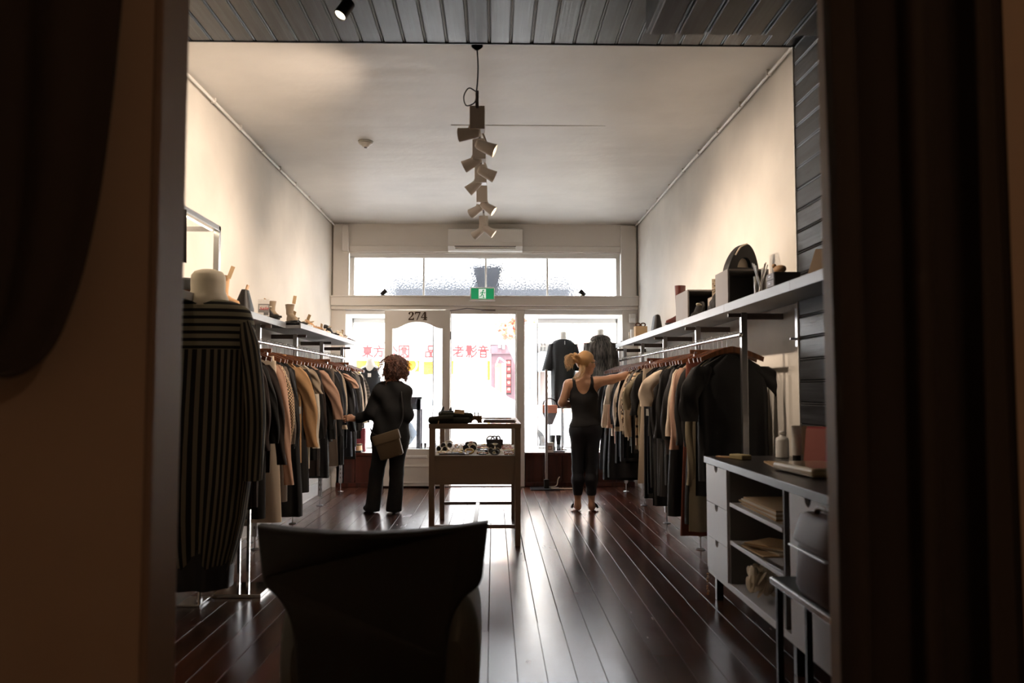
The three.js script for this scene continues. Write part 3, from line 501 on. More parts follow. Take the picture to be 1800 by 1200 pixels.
// street tree with a pale trunk and reddening leaves
{
  const t = thing('street_tree', 'pale-trunked street tree with sparse red and yellow leaves', 'tree', [0.72, -0.05, -20.6]);
  const bark = M(C(0.82, 0.8, 0.77), 0.9);
  part(t, 'trunk', [tube([[0, 0, 0], [0.02, 1.1, 0], [-0.02, 1.8, 0], [-0.3, 2.5, 0.05], [-0.5, 3.4, 0.1]], 0.13, 30, 9), tube([[0, 1.7, 0], [0.12, 2.5, 0], [0.3, 3.6, -0.1]], 0.09, 20, 8)], bark);
  const r = rng(31), lv = [M(C(0.62, 0.09, 0.06), 0.8), M(C(0.8, 0.6, 0.16), 0.8)];
  for (const q of [0, 1]) { const gs = []; for (let i = 0; i < 170; i++) { const g = new THREE.OctahedronGeometry(0.05 + 0.05 * r(), 0); g.scale(1, 0.35, 0.8); g.rotateX(r() * 3); g.rotateY(r() * 3); const a = r() * 6.28, rad = 0.9 * Math.sqrt(r()); gs.push(tr(g, -0.15 + (q ? 0.7 : 0.5) * rad * Math.cos(a), (q ? 3.2 : 2.75) + (q ? 0.8 : 0.32) * rad * Math.sin(a), (r() - 0.5) * 0.8)); } part(t, 'leaves', gs, lv[q]); }
  const t2 = thing('blossom_tree', 'street tree with pale pink and yellow blossom before the tiled shop', 'tree', [2.25, -0.05, -20.9]);
  part(t2, 'trunk', tube([[0, 0, 0], [0.03, 1.4, 0], [-0.04, 2.2, 0], [0.15, 3.2, 0]], 0.06, 24, 8), bark);
  const cols = [C(0.85, 0.6, 0.3), C(0.8, 0.3, 0.3), C(0.6, 0.62, 0.3)].map((c) => M(c, 0.8));
  for (let q = 0; q < 3; q++) { const gs = []; for (let i = 0; i < 90; i++) { const g = new THREE.OctahedronGeometry(0.03 + 0.05 * r(), 0); g.scale(1, 0.4, 0.8); g.rotateX(r() * 3); g.rotateY(r() * 3); const a = r() * 6.28, rad = Math.sqrt(r()); gs.push(tr(g, 0.75 * rad * Math.cos(a), 2.75 + 0.42 * rad * Math.sin(a), (r() - 0.5) * 0.8)); } part(t2, 'leaves', gs, cols[q]); }
}
// parked cars
function car(name, label, pos, ry, paint, S = 1) {
  const t = thing(name, label, 'car', pos, ry);
  const side = [[-2.05, 0.28], [-2.1, 0.55], [-2.02, 0.86], [-1.85, 0.98], [-1.55, 1.36], [-1.3, 1.45], [-0.3, 1.49], [0.25, 1.43], [1.0, 1.0], [1.75, 0.86], [2.05, 0.7], [2.1, 0.45], [2.02, 0.24]];
  const s = new THREE.Shape(); s.moveTo(...side[0]); s.splineThru(side.slice(1).map((p) => new THREE.Vector2(...p)));
  // wheel arches
  s.lineTo(1.66, 0.24); s.absarc(1.3, 0.3, 0.36, -0.17, Math.PI + 0.17, false); s.lineTo(-0.92, 0.24); s.absarc(-1.28, 0.3, 0.36, -0.17, Math.PI + 0.17, false); s.closePath();
  const g = ext(s, 1.5, 0.09); tr(g, 0, 0, -0.75); const p = g.attributes.position; for (let i = 0; i < p.count; i++) { const y = p.getY(i), z = p.getZ(i), k = 1 - 0.22 * sstep(0.9, 1.5, y); p.setZ(i, z * k); } g.computeVertexNormals();
  part(t, 'body', g, paint);
  const gl = M(C(0.2, 0.24, 0.27), 0.1), win = (pts) => { const e = ext(pts, 0.01); const q = e.attributes.position; return e; };
  for (const sz of [-1, 1]) for (const pts of [[[-1.45, 1.0], [-1.25, 1.36], [-0.42, 1.4], [-0.42, 1.0]], [[-0.36, 1.0], [-0.36, 1.4], [0.22, 1.35], [0.78, 1.0]]]) { const e = prep(ext(pts, 0.012)); const q = e.attributes.position; for (let i = 0; i < q.count; i++) q.setZ(i, sz * (0.842 * (1 - 0.22 * sstep(0.9, 1.5, q.getY(i))) + q.getZ(i) * 0.3)); if (sz < 0) { const ix = []; for (let i = 0; i < q.count; i += 3) ix.push(i, i + 2, i + 1); e.setIndex(ix); } const f = prep(e); f.computeVertexNormals(); part(t, 'side_window', f, gl); }
  const ws = rot(box(0.02, 0.72, 1.3, 0, 0, 0, 0.005), 0, 0, 1.02); part(t, 'windscreen', tr(ws, 0.63, 1.245, 0), gl);
  for (const x of [1.3, -1.28]) for (const sz of [-1, 1]) { const w = part(t, 'wheel', (() => { const q = lathe([[0.19, -0.1], [0.29, -0.1], [0.315, -0.07], [0.315, 0.07], [0.29, 0.1], [0.19, 0.1]], 32); q.rotateX(Math.PI / 2); return tr(q, x, 0.315, sz * 0.7); })(), m.rubber); part(w, 'hubcap', (() => { const q = lathe([[0, 0.06], [0.19, 0.04], [0.2, 0.0], [0.2, -0.04], [0, -0.04]], 24); q.rotateX(sz * Math.PI / 2); return tr(q, x, 0.315, sz * 0.74); })(), m.steel); }
  for (const sz of [-1, 1]) { part(t, 'headlight', box(0.12, 0.12, 0.3, 2.02, 0.66, sz * 0.55, 0.04), M(C(0.7, 0.72, 0.75), 0.1)); part(t, 'door_handle', box(0.16, 0.03, 0.03, -0.5, 0.88, sz * 0.845, 0.01), paint); part(t, 'side_mirror', tr(new THREE.SphereGeometry(0.1, 14, 10).scale(0.7, 0.7, 1), 0.7, 1.02, sz * 0.93), paint); }
  part(t, 'bumper', box(0.08, 0.16, 1.45, 2.1, 0.4, 0, 0.03), paint); part(t, 'bumper', box(0.08, 0.16, 1.45, -2.1, 0.42, 0, 0.03), paint);
  t.scale.setScalar(S); return t;
}
car('parked_car', 'white hatchback parked at the kerb outside the doorway', [-0.62, -0.07, -16.3], 0, M(C(0.85, 0.85, 0.85), 0.25, { clearcoat: 1, clearcoatRoughness: 0.05 }));
car('taxi_car', 'pale yellow car passing behind the chrome stand', [2.9, -0.08, -18.6], Math.PI, M(C(0.85, 0.74, 0.45), 0.3, { clearcoat: 1 }));
// hanging sign seen dark through the obscured glass, carried by the footpath verandah post
{
  const t = thing('hanging_sign', 'dark tapering sign hung outside behind the obscured transom glass', 'sign', [-0.09, 2.3, -11.25]);
  part(t, 'sign_panel', tr(ext([[-0.1, 0], [0.1, 0], [0.22, 0.5], [-0.22, 0.5]], 0.06, 0.01), 0, 0.12, 0), M(C(0.05, 0.06, 0.08), 0.6)); part(t, 'bracket', [rod([0, 0.6, 0.03], [0, 0.9, 0.03], 0.012), rod([-0.28, 0.9, 0.03], [0.28, 0.9, 0.03], 0.015), rod([-0.28, 0.9, 0.03], [-0.28, 0.9, 0.55], 0.012), rod([0.28, 0.9, 0.03], [0.28, 0.9, 0.55], 0.012)], m.blackMetal);
}
{ // dark awning board over the footpath, seen through the lower transom glass
  const t = thing('awning_board', 'dark awning board outside behind the lower part of the transom', 'awning', [-0.15, 2.5, -12.4]);
  part(t, 'board', bb(-1.45, 1.4, 0, 0.36, -0.03, 0.03, 0.01), M(C(0.035, 0.04, 0.05), 0.7)); for (const x of [-1.2, 1.15]) part(t, 'stay', rod([x, 0.3, 0], [x, 1.05, 1.62], 0.012), m.blackMetal);
}

// ---------------------------------------------------------------- wall racks: posts, arms, shelves, rails
// sgn -1: rack on the boots wall, +1: rack on the handbag wall
const RK = { L: { x: -1.855, rail: -1.81, wall: XL, s: -1 }, Rr: { x: 1.605, rail: 1.57, wall: XR, s: 1 } };
function post(side, z, h, lab) {
  const k = RK[side], t = thing('rack_post', lab, 'rack post', [k.x, 0, z], 0, side === 'L' ? 'steel posts of the rack behind the striped mannequin' : 'steel posts of the rack behind the console cabinet');
  part(t, 'upright', bb(-0.019, 0.019, 0.1, h, -0.019, 0.019, 0.002), m.steel);
  part(t, 'foot_screw', cyl(0.006, 0.006, 0.1, 0, 0.056, 0, 10), m.steel);
  part(t, 'foot_plate', lathe([[0, 0], [0.036, 0], [0.036, 0.005], [0.01, 0.012], [0, 0.012]], 24), m.steel);
  const sl = []; for (let y = 0.16; y < 0.6; y += 0.05) sl.push(bb(-0.005, 0.005, y, y + 0.022, 0.0185, 0.0202), bb(k.s < 0 ? 0.0185 : -0.0202, k.s < 0 ? 0.0202 : -0.0185, y, y + 0.022, -0.005, 0.005));
  const q = part(t, 'painted_slots', sl, m.bracket); q.userData.kind = 'stuff';  // raised dark strips painted in place of the shade inside punched holes
  const dw = k.wall - k.x; part(t, 'arm', bb(Math.min(0, dw), Math.max(0, dw), h - 0.045, h - 0.005, -0.012, 0.012, 0.002), m.bracket);
  const ex = -k.s * 0.1; part(t, 'arm_end', bb(Math.min(0, ex), Math.max(0, ex), h - 0.03, h - 0.005, -0.01, 0.01, 0.002), m.bracket);
  return t;
}
const ORD = ['fifth', 'fourth', 'third', 'second', 'first'];
[-5.31, -6.53, -7.745, -8.93, -10.12].forEach((z, i) => post('L', z, 1.755, 'slotted steel post on a round foot, ' + ORD[i] + ' from the window under the boots shelf'));
[-5.255, -6.445, -7.69, -8.86, -10.05].forEach((z, i) => post('Rr', z, 1.735, 'slotted steel post on a round foot, ' + ORD[i] + ' from the window under the handbag shelf'));
function rail(side, z0, z1, y, lab) {
  const k = RK[side], t = thing('clothes_rail', lab, 'clothes rail', [k.rail, y, 0]);
  part(t, 'tube', rod([0, 0, z0], [0, 0, z1], 0.0125, 0.0125, 14), m.chrome);
  for (const z of [z0, z1]) part(t, 'end_cap', tr(new THREE.SphereGeometry(0.014, 12, 8), 0, 0, z), m.chrome);
  for (const z of (side === 'L' ? [-5.31, -6.53, -7.745, -8.93, -10.12] : [-5.255, -6.445, -7.69, -8.86, -10.05])) part(t, 'clamp', rod([0, 0, z + 0.024], [k.x - k.rail + (k.s < 0 ? 0.021 : -0.021), 0, z + 0.024], 0.007), m.chrome);
}
rail('L', -5.3, -10.35, 1.607, 'chrome clothes rail on the wall with the boots');
rail('Rr', -5.2, -10.25, 1.59, 'chrome clothes rail on the wall with the handbag');
function shelf(label, x0, x1, y0, y1, z0, z1, lip) {
  const t = thing('wall_shelf', label, 'shelf', [(x0 + x1) / 2, y0, (z0 + z1) / 2]), w = x1 - x0, l = z1 - z0, h = y1 - y0;
  part(t, 'board', bb(-w / 2 + 0.004, w / 2 - 0.004, h - 0.02, h, -l / 2, l / 2, 0.002), m.shelf);
  const xf = lip > 0 ? w / 2 : -w / 2; part(t, 'front_lip', bb(xf - 0.006, xf + 0.006, 0, h, -l / 2, l / 2, 0.002), m.shelf);
  part(t, 'end_lip', bb(-w / 2, w / 2, 0, h, l / 2 - 0.006, l / 2, 0.002), m.shelf);
  const n = Math.max(1, Math.round(l / 1.2)); for (let i = 1; i < n; i++) part(t, 'joint', bb(xf - 0.0065, xf + 0.0065, 0.001, h - 0.001, -l / 2 + (l * i) / n - 0.0015, -l / 2 + (l * i) / n + 0.0015), m.bracket);
}
shelf('grey steel shelf holding the tan boots and framed card', XL, -1.765, 1.757, 1.807, -7.0, -4.2, 1);
shelf('deeper grey steel shelf holding the small shoes', XL, -1.64, 1.757, 1.802, -10.3, -7.004, 1);
shelf('long grey steel shelf holding the grey boxes and handbag', 1.49, XR, 1.737, 1.79, -10.0, -2.9, -1);

// ---------------------------------------------------------------- hangers and garments
const hangerProto = {};
function makeHanger(kind) {
  const t = new THREE.Group(); t.name = 'clothes_hanger';
  const hook = [[0, -0.09, 0], [0, -0.03, 0], [0.004, -0.016, 0]]; for (let i = 0; i <= 9; i++) { const a = -0.55 + (i / 9) * 3.9; hook.push([0.0175 * Math.cos(a), 0.003 + 0.0175 * Math.sin(a), 0]); }
  part(t, 'hook', tube(hook, 0.0022, 26, 6), m.chrome);
  const w = m.hangerWood[kind % 3];
  if (kind < 3) { // shaped shoulders
    const s = new THREE.Shape(); s.moveTo(-0.205, -0.148); s.quadraticCurveTo(-0.1, -0.098, -0.03, -0.082); s.quadraticCurveTo(0, -0.07, 0.03, -0.082); s.quadraticCurveTo(0.1, -0.098, 0.205, -0.148); s.lineTo(0.2, -0.172); s.quadraticCurveTo(0.1, -0.128, 0, -0.112); s.quadraticCurveTo(-0.1, -0.128, -0.2, -0.172); s.closePath();
    part(t, 'shoulder', tr(ext(s, 0.014, 0.003), 0, 0, -0.007), w);
  } else { // straight bar with clips
    part(t, 'shoulder', bb(-0.17, 0.17, -0.105, -0.075, -0.008, 0.008, 0.004), w);
    for (const x of [-0.13, 0.13]) part(t, 'clip', [bb(x - 0.012, x + 0.012, -0.14, -0.09, -0.012, 0.012, 0.003)], m.chrome);
  }
  return t;
}
let hangN = 0;
function hang(side, z, kind, y, of) {
  const k = RK[side]; hangerProto[kind] ??= makeHanger(kind);
  const h = hangerProto[kind].clone(); h.name = numbered('clothes_hanger'); h.position.set(k.rail, y, z); h.rotation.y = (hangN++ % 2 ? 0 : Math.PI) + (R() - 0.5) * 0.16; scene.add(h);
  const where = side === 'L' ? 'the rail under the boots shelf' : 'the rail under the handbag shelf';
  tag(h, (kind < 3 ? 'wooden hanger of the ' : 'clip hanger of the ') + of, 'hanger', (kind < 3 ? 'shaped hangers on ' : 'clip hangers on ') + where);
}
// a garment hanging from its neck at the origin, seen from the front along z
function garmentGeo(o) {
  const { w = 0.21, len = 0.7, t = 0.032, sleeve = 0.55, flare = 0, seed = 1, shoulder = 0.2, neck = 0.065, hem = 0.01, out = 0.03, sw = 0.052 } = o, r = rng(seed), rows = 18, n = 36;
  const ph = r() * 6, k1 = 5 + Math.floor(r() * 4), k2 = 9 + Math.floor(r() * 5), lean = (r() - 0.5) * 0.03;
  const rings = [];
  for (let i = 0; i <= rows; i++) {
    const v = i / rows, y = -len * Math.pow(v, 1.15); let hw;
    const sd = -y; if (sd < 0.085) hw = lerp(neck, shoulder - 0.01, sd / 0.085); else hw = lerp(shoulder, w, sstep(0.085, 0.28, sd)) + flare * sstep(0.25, len, sd);
    const th = lerp(0.012, t, sstep(0, 0.2, sd)) + flare * 0.25 * v, amp = 0.02 * sstep(0.1, len, sd) + 0.006;
    rings.push(ellRing(lean * v, y + (i === rows ? hem * Math.sin(ph) : 0), 0, hw, th, n, 2.6, (a) => amp * (Math.sin(k1 * a + ph + v * 1.5) * 0.6 + Math.sin(k2 * a + ph * 2 - v) * 0.4)));
  }
  const out_ = { body: loft(rings) };
  if (sleeve > 0) out_.sleeves = [-1, 1].map((s) => {
    const rs = [], m2 = 14, dr = (r() - 0.5) * 0.05, tw = (r() - 0.5) * 0.03, oo = out * (0.6 + 1.1 * r()), bend = 0.35 + 0.3 * r(), bx = (r() - 0.35) * 0.05;
    for (let i = 0; i <= m2; i++) {
      const v = i / m2, q = sleeve * v, x = s * (shoulder - 0.035 + (oo + 0.03) * Math.sin(Math.min(1, v * 1.6) * Math.PI / 2) + oo * v * 0.6 - bx * Math.max(0, v - bend) + 0.008 * Math.sin(v * 7 + ph)), y = -0.075 - q, z = tw * v + dr * v * v + 0.006 * Math.sin(v * 9 + ph);
      const rx = lerp(sw, sw * 0.62, v) * (i === 0 ? 0.7 : 1) * (1 + 0.1 * Math.sin(v * 13 + ph)) * (i === m2 ? 1.08 : 1), rz = lerp(0.027, 0.024, v) * (i === 0 ? 0.6 : 1);
      rs.push(ellRing(x, y, z, rx, rz, 14, 2.2, (a) => 0.006 * Math.sin(4 * a + v * 11 + ph)));
    }
    return loft(rs);
  });
  if (o.collar) out_.collar = (() => { const rs = []; for (let i = 0; i <= 4; i++) { const v = i / 4; rs.push(ellRing(0, -0.012 + 0.05 * Math.sin(v * 2.2) * o.collar - 0.01 * v, 0, neck * (0.98 + 0.35 * v), 0.03 + 0.018 * v, 20, 2.2)); } return loft(rs, false, false); })();
  return out_;
}
function garment(side, z, label, mat, o, cat = 'garment', group) {
  const k = RK[side], t = thing(o.name || 'hanging_shirt', label, cat, [k.rail, (side === 'L' ? 1.607 : 1.59) - 0.105 - 0.02 * R(), z], (R() - 0.5) * 0.16, group);
  const y0 = o.clip ? -0.02 : 0, g = garmentGeo(o);
  const mt = mat; part(t, 'body', tr(g.body, 0, y0, 0), mt);
  if (g.sleeves) g.sleeves.forEach((s) => part(t, 'sleeve', tr(s, 0, y0, 0), o.sleeveMat || mt));
  if (g.collar) part(t, 'collar', tr(g.collar, 0, y0, 0), o.collarMat || mt);
  if (o.tag) part(t, 'price_tag', [bb(-0.012, 0.012, -0.06, 0, -0.001, 0.001)].map((q) => tr(q, -k.s * (o.w ?? 0.21), -0.4, 0.03)), m.tagWhite);
  if (o.buttons) for (let i = 0; i < 5; i++) part(t, 'button', tr(cyl(0.008, 0.008, 0.006, 0, 0, 0, 12).rotateX(Math.PI / 2), 0, -0.15 - i * 0.09, (o.t ?? 0.032) + 0.012), m.cream);
  hang(side, z, o.clip ? 3 + Math.floor(R() * 3) : Math.floor(R() * 3), side === 'L' ? 1.607 + 0.0095 : 1.59 + 0.0095, o.short.includes(' after the ') ? o.short : label);
  return t;
}
function trousers(side, z, label, mat, len, group, short, wide = 0.06) {
  const k = RK[side], t = thing('hanging_trousers', label, 'trousers', [k.rail, (side === 'L' ? 1.607 : 1.59) - 0.12, z], (R() - 0.5) * 0.15, group);
  part(t, 'waistband', loft([ellRing(0, 0, 0, 0.185, 0.018, 28, 3), ellRing(0, -0.04, 0, 0.188, 0.02, 28, 3)]), mat);
  const r = rng(Math.floor(-z * 1000));
  for (const s of [-1, 1]) { const rs = []; for (let i = 0; i <= 14; i++) { const v = i / 14, y = -0.035 - v * len; rs.push(ellRing(s * lerp(0.095, 0.1 + wide * 0.4, v), y, 0, lerp(0.105, 0.075 + wide, v), lerp(0.022, 0.028, v), 22, 2.4, (a) => 0.008 * v * Math.sin(4 * a + s + v * 3 + z))); } part(t, 'trouser_leg', loft(rs), mat); }
  hang(side, z, 3 + Math.floor(r() * 3), (side === 'L' ? 1.607 : 1.59) + 0.0095, label);
}
const stripeTex = (bg, fg, n, horiz, duty = 0.35) => tex(horiz ? 16 : 256, horiz ? 256 : 16, (u, v) => { const q = (horiz ? v : u) * n % 1; return q < duty ? fg : bg; }, true);
const F = {
  black: fab(C(0.007, 0.0065, 0.0065)), black2: fab(C(0.011, 0.01, 0.01), 0.85), black3: fab(C(0.006, 0.006, 0.007), 0.7), charcoal: fab(C(0.026, 0.024, 0.023)), navy: fab(C(0.011, 0.013, 0.02)),
  brown: fab(C(0.028, 0.018, 0.015)), taupe: fab(C(0.12, 0.092, 0.072)), grey: fab(C(0.17, 0.16, 0.15)), cream: fab(C(0.64, 0.53, 0.41)), ivory: fab(C(0.72, 0.65, 0.55)), camel: fab(C(0.46, 0.27, 0.13)), blush: fab(C(0.52, 0.32, 0.23)), olive: fab(C(0.24, 0.2, 0.13)), beige: fab(C(0.38, 0.3, 0.22)), rust: fab(C(0.18, 0.05, 0.03)),
  knitBlack: fab(C(0.011, 0.01, 0.01), 0.95, { bumpMap: rep(T.knit, 6, 6), bumpScale: 0.0015 }),
  pin: fab(C(1, 1, 1), 0.9, { map: rep(stripeTex([0.16, 0.13, 0.13], [0.3, 0.25, 0.23], 12, false), 3, 1) }),
  check: fab(C(1, 1, 1), 0.9, { map: rep(tex(64, 64, (u, v) => ((Math.floor(u * 8) + Math.floor(v * 8)) % 2 ? [0.85, 0.74, 0.6] : [0.25, 0.2, 0.17]), true), 3, 6) }),
  blocks: fab(C(1, 1, 1), 0.9, { map: tex(64, 64, (u, v) => (v * 6 % 1 < 0.42 && (u * 4 % 1) < 0.6 ? [0.2, 0.18, 0.24] : [0.9, 0.8, 0.66]), true) }),
  bars: fab(C(1, 1, 1), 0.9, { map: stripeTex([0.86, 0.76, 0.62], [0.08, 0.07, 0.07], 9, true, 0.24) }),
  plaid: fab(C(1, 1, 1), 0.9, { map: rep(tex(64, 64, (u, v) => { const k = 0.45 + (u * 4 % 1 < 0.3 ? -0.2 : 0) + (v * 4 % 1 < 0.3 ? -0.18 : 0); return [k, k * 0.95, k * 0.9]; }, true), 2, 4) }),
  print: fab(C(1, 1, 1), 0.9, { map: rep(tex(128, 128, (u, v) => (fbm(u, v, 14, 14, 2) > 0.56 ? [0.3, 0.22, 0.16] : [0.88, 0.78, 0.64]), true), 1, 2) }),
};
const gL = 'dark clothes on the rail under the boots shelf', gR = 'dark clothes on the rail under the handbag shelf';
const DARK = [['black', 'plain black'], ['black2', 'soft black'], ['black3', 'smooth black'], ['charcoal', 'charcoal'], ['navy', 'dark navy'], ['brown', 'dark brown']];
// [kind, fabric, options, label]
const railL = [
  [F.knitBlack, { w: 0.2, len: 0.78, sleeve: 0.62 }, 'chunky black knit jumper next to the striped mannequin'], [F.pin, { len: 1.05, w: 0.2, sleeve: 0.6 }, 'long brown pinstriped tunic on the rail beside the black knit'],
  [F.black, { len: 1.15, w: 0.2 }, 0], [F.brown, { len: 0.85, sleeve: 0.72, out: 0.045 }, 'dark brown jacket with long sleeves before the blush cardigan'], [F.cream, { trousers: 1.18 }, 'long cream wide-leg trousers hanging almost to the floor'],
  [F.blush, { len: 1.1, sleeve: 0.9, out: 0.04, w: 0.19 }, 'long blush pink cardigan with trailing sleeves'], [F.check, { len: 0.75, sleeve: 0.6, w: 0.2 }, 'fine checked beige top beside the blush cardigan'], [F.taupe, { len: 1.12, sleeve: 0.6, w: 0.2 }, 'long taupe dress beside the checked top'],
  [F.black3, { len: 0.72, sleeve: 0.62 }, 0], [F.black, { len: 1.28, flare: 0.05, sleeve: 0 }, 'very long black flared dress reaching low above the skirting'], [F.camel, { len: 0.86, sleeve: 0.66, out: 0.05, sw: 0.075, collar: 1 }, 'camel brown coat with a wide sleeve'],
  [F.black2, { len: 1.1, flare: 0.04 }, 0], [F.charcoal, { len: 0.8, sleeve: 0.6 }, 0], [F.beige, { len: 0.62, sleeve: 0.22, out: 0.07, w: 0.19 }, 'short beige ruffled top'], [F.ivory, { len: 0.95, sleeve: 0.7, w: 0.18 }, 'pale ivory long shirt showing behind the ruffled top'],
  [F.black, { len: 0.9, sleeve: 0.62 }, 0], [F.brown, { len: 1.05, sleeve: 0.6 }, 0], [F.blush, { len: 0.5, sleeve: 0.46, out: 0.06, sw: 0.07, w: 0.19 }, 'cropped blush pink top with rolled sleeves'], [F.black3, { len: 1.08, flare: 0.03 }, 0], [F.black, { len: 0.98, sleeve: 0.66 }, 0],
  [F.charcoal, { len: 0.78, sleeve: 0.6 }, 0], [F.taupe, { trousers: 0.98 }, 'folded taupe trousers on a clip hanger'], [F.black2, { len: 1.0, sleeve: 0.65 }, 0], [F.navy, { len: 0.9 }, 0], [F.beige, { len: 0.74, sleeve: 0.6 }, 'beige shirt half hidden between black coats'], [F.black, { len: 1.05 }, 0],
  [F.blush, { len: 0.42, sleeve: 0.16, out: 0.05 }, 'small blush shrug with short sleeves'], [F.black3, { len: 0.9, sleeve: 0.65 }, 0], [F.navy, { len: 1.0, flare: 0.03 }, 0], [F.black, { trousers: 1.0 }, 'black wide trousers on a clip hanger near the dark table'], [F.charcoal, { len: 0.8 }, 0], [F.black2, { len: 0.92, sleeve: 0.66 }, 0],
  [F.grey, { len: 0.76, sleeve: 0.58, w: 0.2 }, 'mid grey top touched by the shopper in black'], [F.cream, { len: 0.7, sleeve: 0.62, w: 0.2 }, 'cream blouse near the window end of the rail'], [F.black, { len: 0.85 }, 0], [F.ivory, { len: 0.66, sleeve: 0.6 }, 'ivory cardigan near the window end of the rail'], [F.plaid, { len: 0.7, sleeve: 0.6 }, 'grey plaid shirt last on the rail by the window'],
];
const railR = [
  [F.black3, { len: 0.82, w: 0.235, sleeve: 0.36, out: 0.06, sw: 0.09, shoulder: 0.225, t: 0.03 }, 'large plain black tee first on the rail behind the steel post'], [F.black, { len: 0.95, sleeve: 0 }, 0], [F.olive, { len: 1.18, sleeve: 0.8, out: 0.03, w: 0.215, flare: 0.02, cut: 1 }, 'long faded olive denim coat hanging beside the console cabinet'], [F.black2, { len: 1.15, flare: 0.03 }, 0], [F.rust, { trousers: 1.22 }, 'rust brown trousers hanging low by the console cabinet'],
  [F.black, { len: 1.1 }, 0], [F.blush, { len: 0.6, sleeve: 0.6, out: 0.05 }, 'blush shirt with a soft collar among black clothes'], [F.cream, { len: 0.62, sleeve: 0.5, out: 0.05, collar: 1 }, 'turned-collar cream shirt among black clothes'], [F.black3, { len: 1.2, flare: 0.04 }, 0], [F.brown, { len: 0.95, sleeve: 0.66 }, 0], [F.black, { len: 1.0 }, 0], [F.charcoal, { len: 1.1, flare: 0.03 }, 0],
  [F.cream, { len: 0.62, sleeve: 0.3, out: 0.085, sw: 0.08, w: 0.2 }, 'wide-sleeved cream top with short sleeves'], [F.black2, { len: 1.12 }, 0], [F.black, { len: 1.22, flare: 0.02 }, 0], [F.black3, { len: 1.0, sleeve: 0 }, 0], [F.black, { len: 1.1, sleeve: 0 }, 0], [F.navy, { len: 1.15, sleeve: 0 }, 0], [F.black2, { len: 1.2, sleeve: 0 }, 0], [F.beige, { trousers: 1.05 }, 'beige trousers showing as a thin strip between black dresses'],
  [F.black, { len: 0.72, sleeve: 0.4, out: 0.06 }, 0], [F.olive, { len: 0.8, sleeve: 0.35, out: 0.06 }, 'olive brown short sleeved shirt'], [F.bars, { len: 0.78, sleeve: 0.34, out: 0.06, sw: 0.07, sleeveMat: 0 }, 'black-barred cream top among the light shirts'], [F.beige, { len: 0.82, sleeve: 0.62, out: 0.04 }, 'plain beige long top beside the barred one'], [F.charcoal, { len: 0.86 }, 0], [F.grey, { len: 0.8, sleeve: 0.55 }, 'pale grey top among the light shirts'],
  [F.print, { len: 0.76, sleeve: 0.55, out: 0.04 }, 'brown-speckled cream top among the light shirts'], [F.cream, { len: 0.66, sleeve: 0.58, out: 0.045 }, 'plain cream long sleeved shirt under the reaching hand'], [F.black, { len: 0.95 }, 0], [F.blocks, { len: 0.8, sleeve: 0.6, out: 0.05 }, 'violet-blocked cream top with long sleeves'], [F.ivory, { len: 0.7, sleeve: 0.6, out: 0.045 }, 'ivory blouse beside the blocked top'], [F.black3, { len: 1.0 }, 0],
  [F.navy, { len: 0.98, sleeve: 0.6 }, 0], [F.black, { len: 1.05 }, 0], [F.ivory, { len: 0.95, sleeve: 0.34, out: 0.06, w: 0.19 }, 'long ivory tunic beyond the reaching arm'], [F.blush, { len: 0.85, sleeve: 0.6 }, 'blush blouse beyond the reaching arm'], [F.cream, { len: 0.78, sleeve: 0.6, out: 0.05 }, 'window-end cream shirt under the reaching arm'], [F.black2, { len: 1.25, flare: 0.03 }, 0], [F.brown, { len: 1.05, sleeve: 0.7 }, 0], [F.black, { len: 1.3, flare: 0.06 }, 'very long black dress near the window end'],
  [F.black3, { len: 1.2, flare: 0.05 }, 0], [F.charcoal, { len: 1.0, sleeve: 0.75, out: 0.05 }, 0], [F.black, { len: 1.22, flare: 0.05 }, 0],
];
function fillRail(list, side, z0, z1, posts, gname) {
  // even spacing, stepping over the posts
  const zs = []; const n = list.length; let free = [];
  for (let i = 0; i < n; i++) zs.push(lerp(z0, z1, i / (n - 1)));
  for (const p of posts) zs.forEach((z, i) => { const d = z - p; if (Math.abs(d) < 0.075) zs[i] = p + Math.sign(d || 1) * 0.075; });
  for (let it = 0; it < 60; it++) { for (let i = 0; i < n - 1; i++) { const d = zs[i] - zs[i + 1], need = 0.098; if (d < need) { const k = (need - d) / 2; if (i > 0) zs[i] += k; if (i < n - 2) zs[i + 1] -= k; } } for (const p of posts) zs.forEach((z, i) => { const d = z - p; if (Math.abs(d) < 0.062) zs[i] = p + Math.sign(d || 1) * 0.062; }); }
  const nameOf = new Map(DARK.map(([k, l]) => [F[k], l]));
  const shortOf = (l) => l.split(/,| with | on | beside | among | near | hanging | between | behind | touched | showing | half | reaching | first | last | next | before | under | beyond | in /)[0].replace(/^very /, '');
  const NTH = ['next', 'second', 'third', 'fourth', 'fifth', 'sixth', 'seventh', 'eighth', 'ninth'];
  list.forEach(([mat, o, lab], i) => {
    let l = lab, g, short = lab && shortOf(lab);
    if (!l) { const kind = o.sleeve === 0 ? 'sleeveless ' : (o.len > 1 ? 'long ' : ''), noun = o.len > 0.95 ? 'dress' : 'top'; let k = i; while (k > 0 && !list[k][2]) k--; short = nameOf.get(mat) + ' ' + kind + noun + ' ' + NTH[i - k - 1] + ' after the ' + shortOf(list[k][2]); l = short + (short.split(' ').length < 13 ? ' towards the window' : ''); g = gname; }
    if (o.trousers) trousers(side, zs[i], l, mat, o.trousers, g, short);
    else { const noun = o.len > 0.95 ? 'hanging_dress' : 'hanging_shirt'; if (o.sleeveMat === 0) o.sleeveMat = mat; garment(side, zs[i], l, mat, { seed: 100 + i * 7 + (side === 'L' ? 0 : 999), name: noun, shoulder: 0.19, tag: i % 7 === 3, short, ...o }, o.len > 0.95 ? 'dress' : 'top', g); }
  });
}
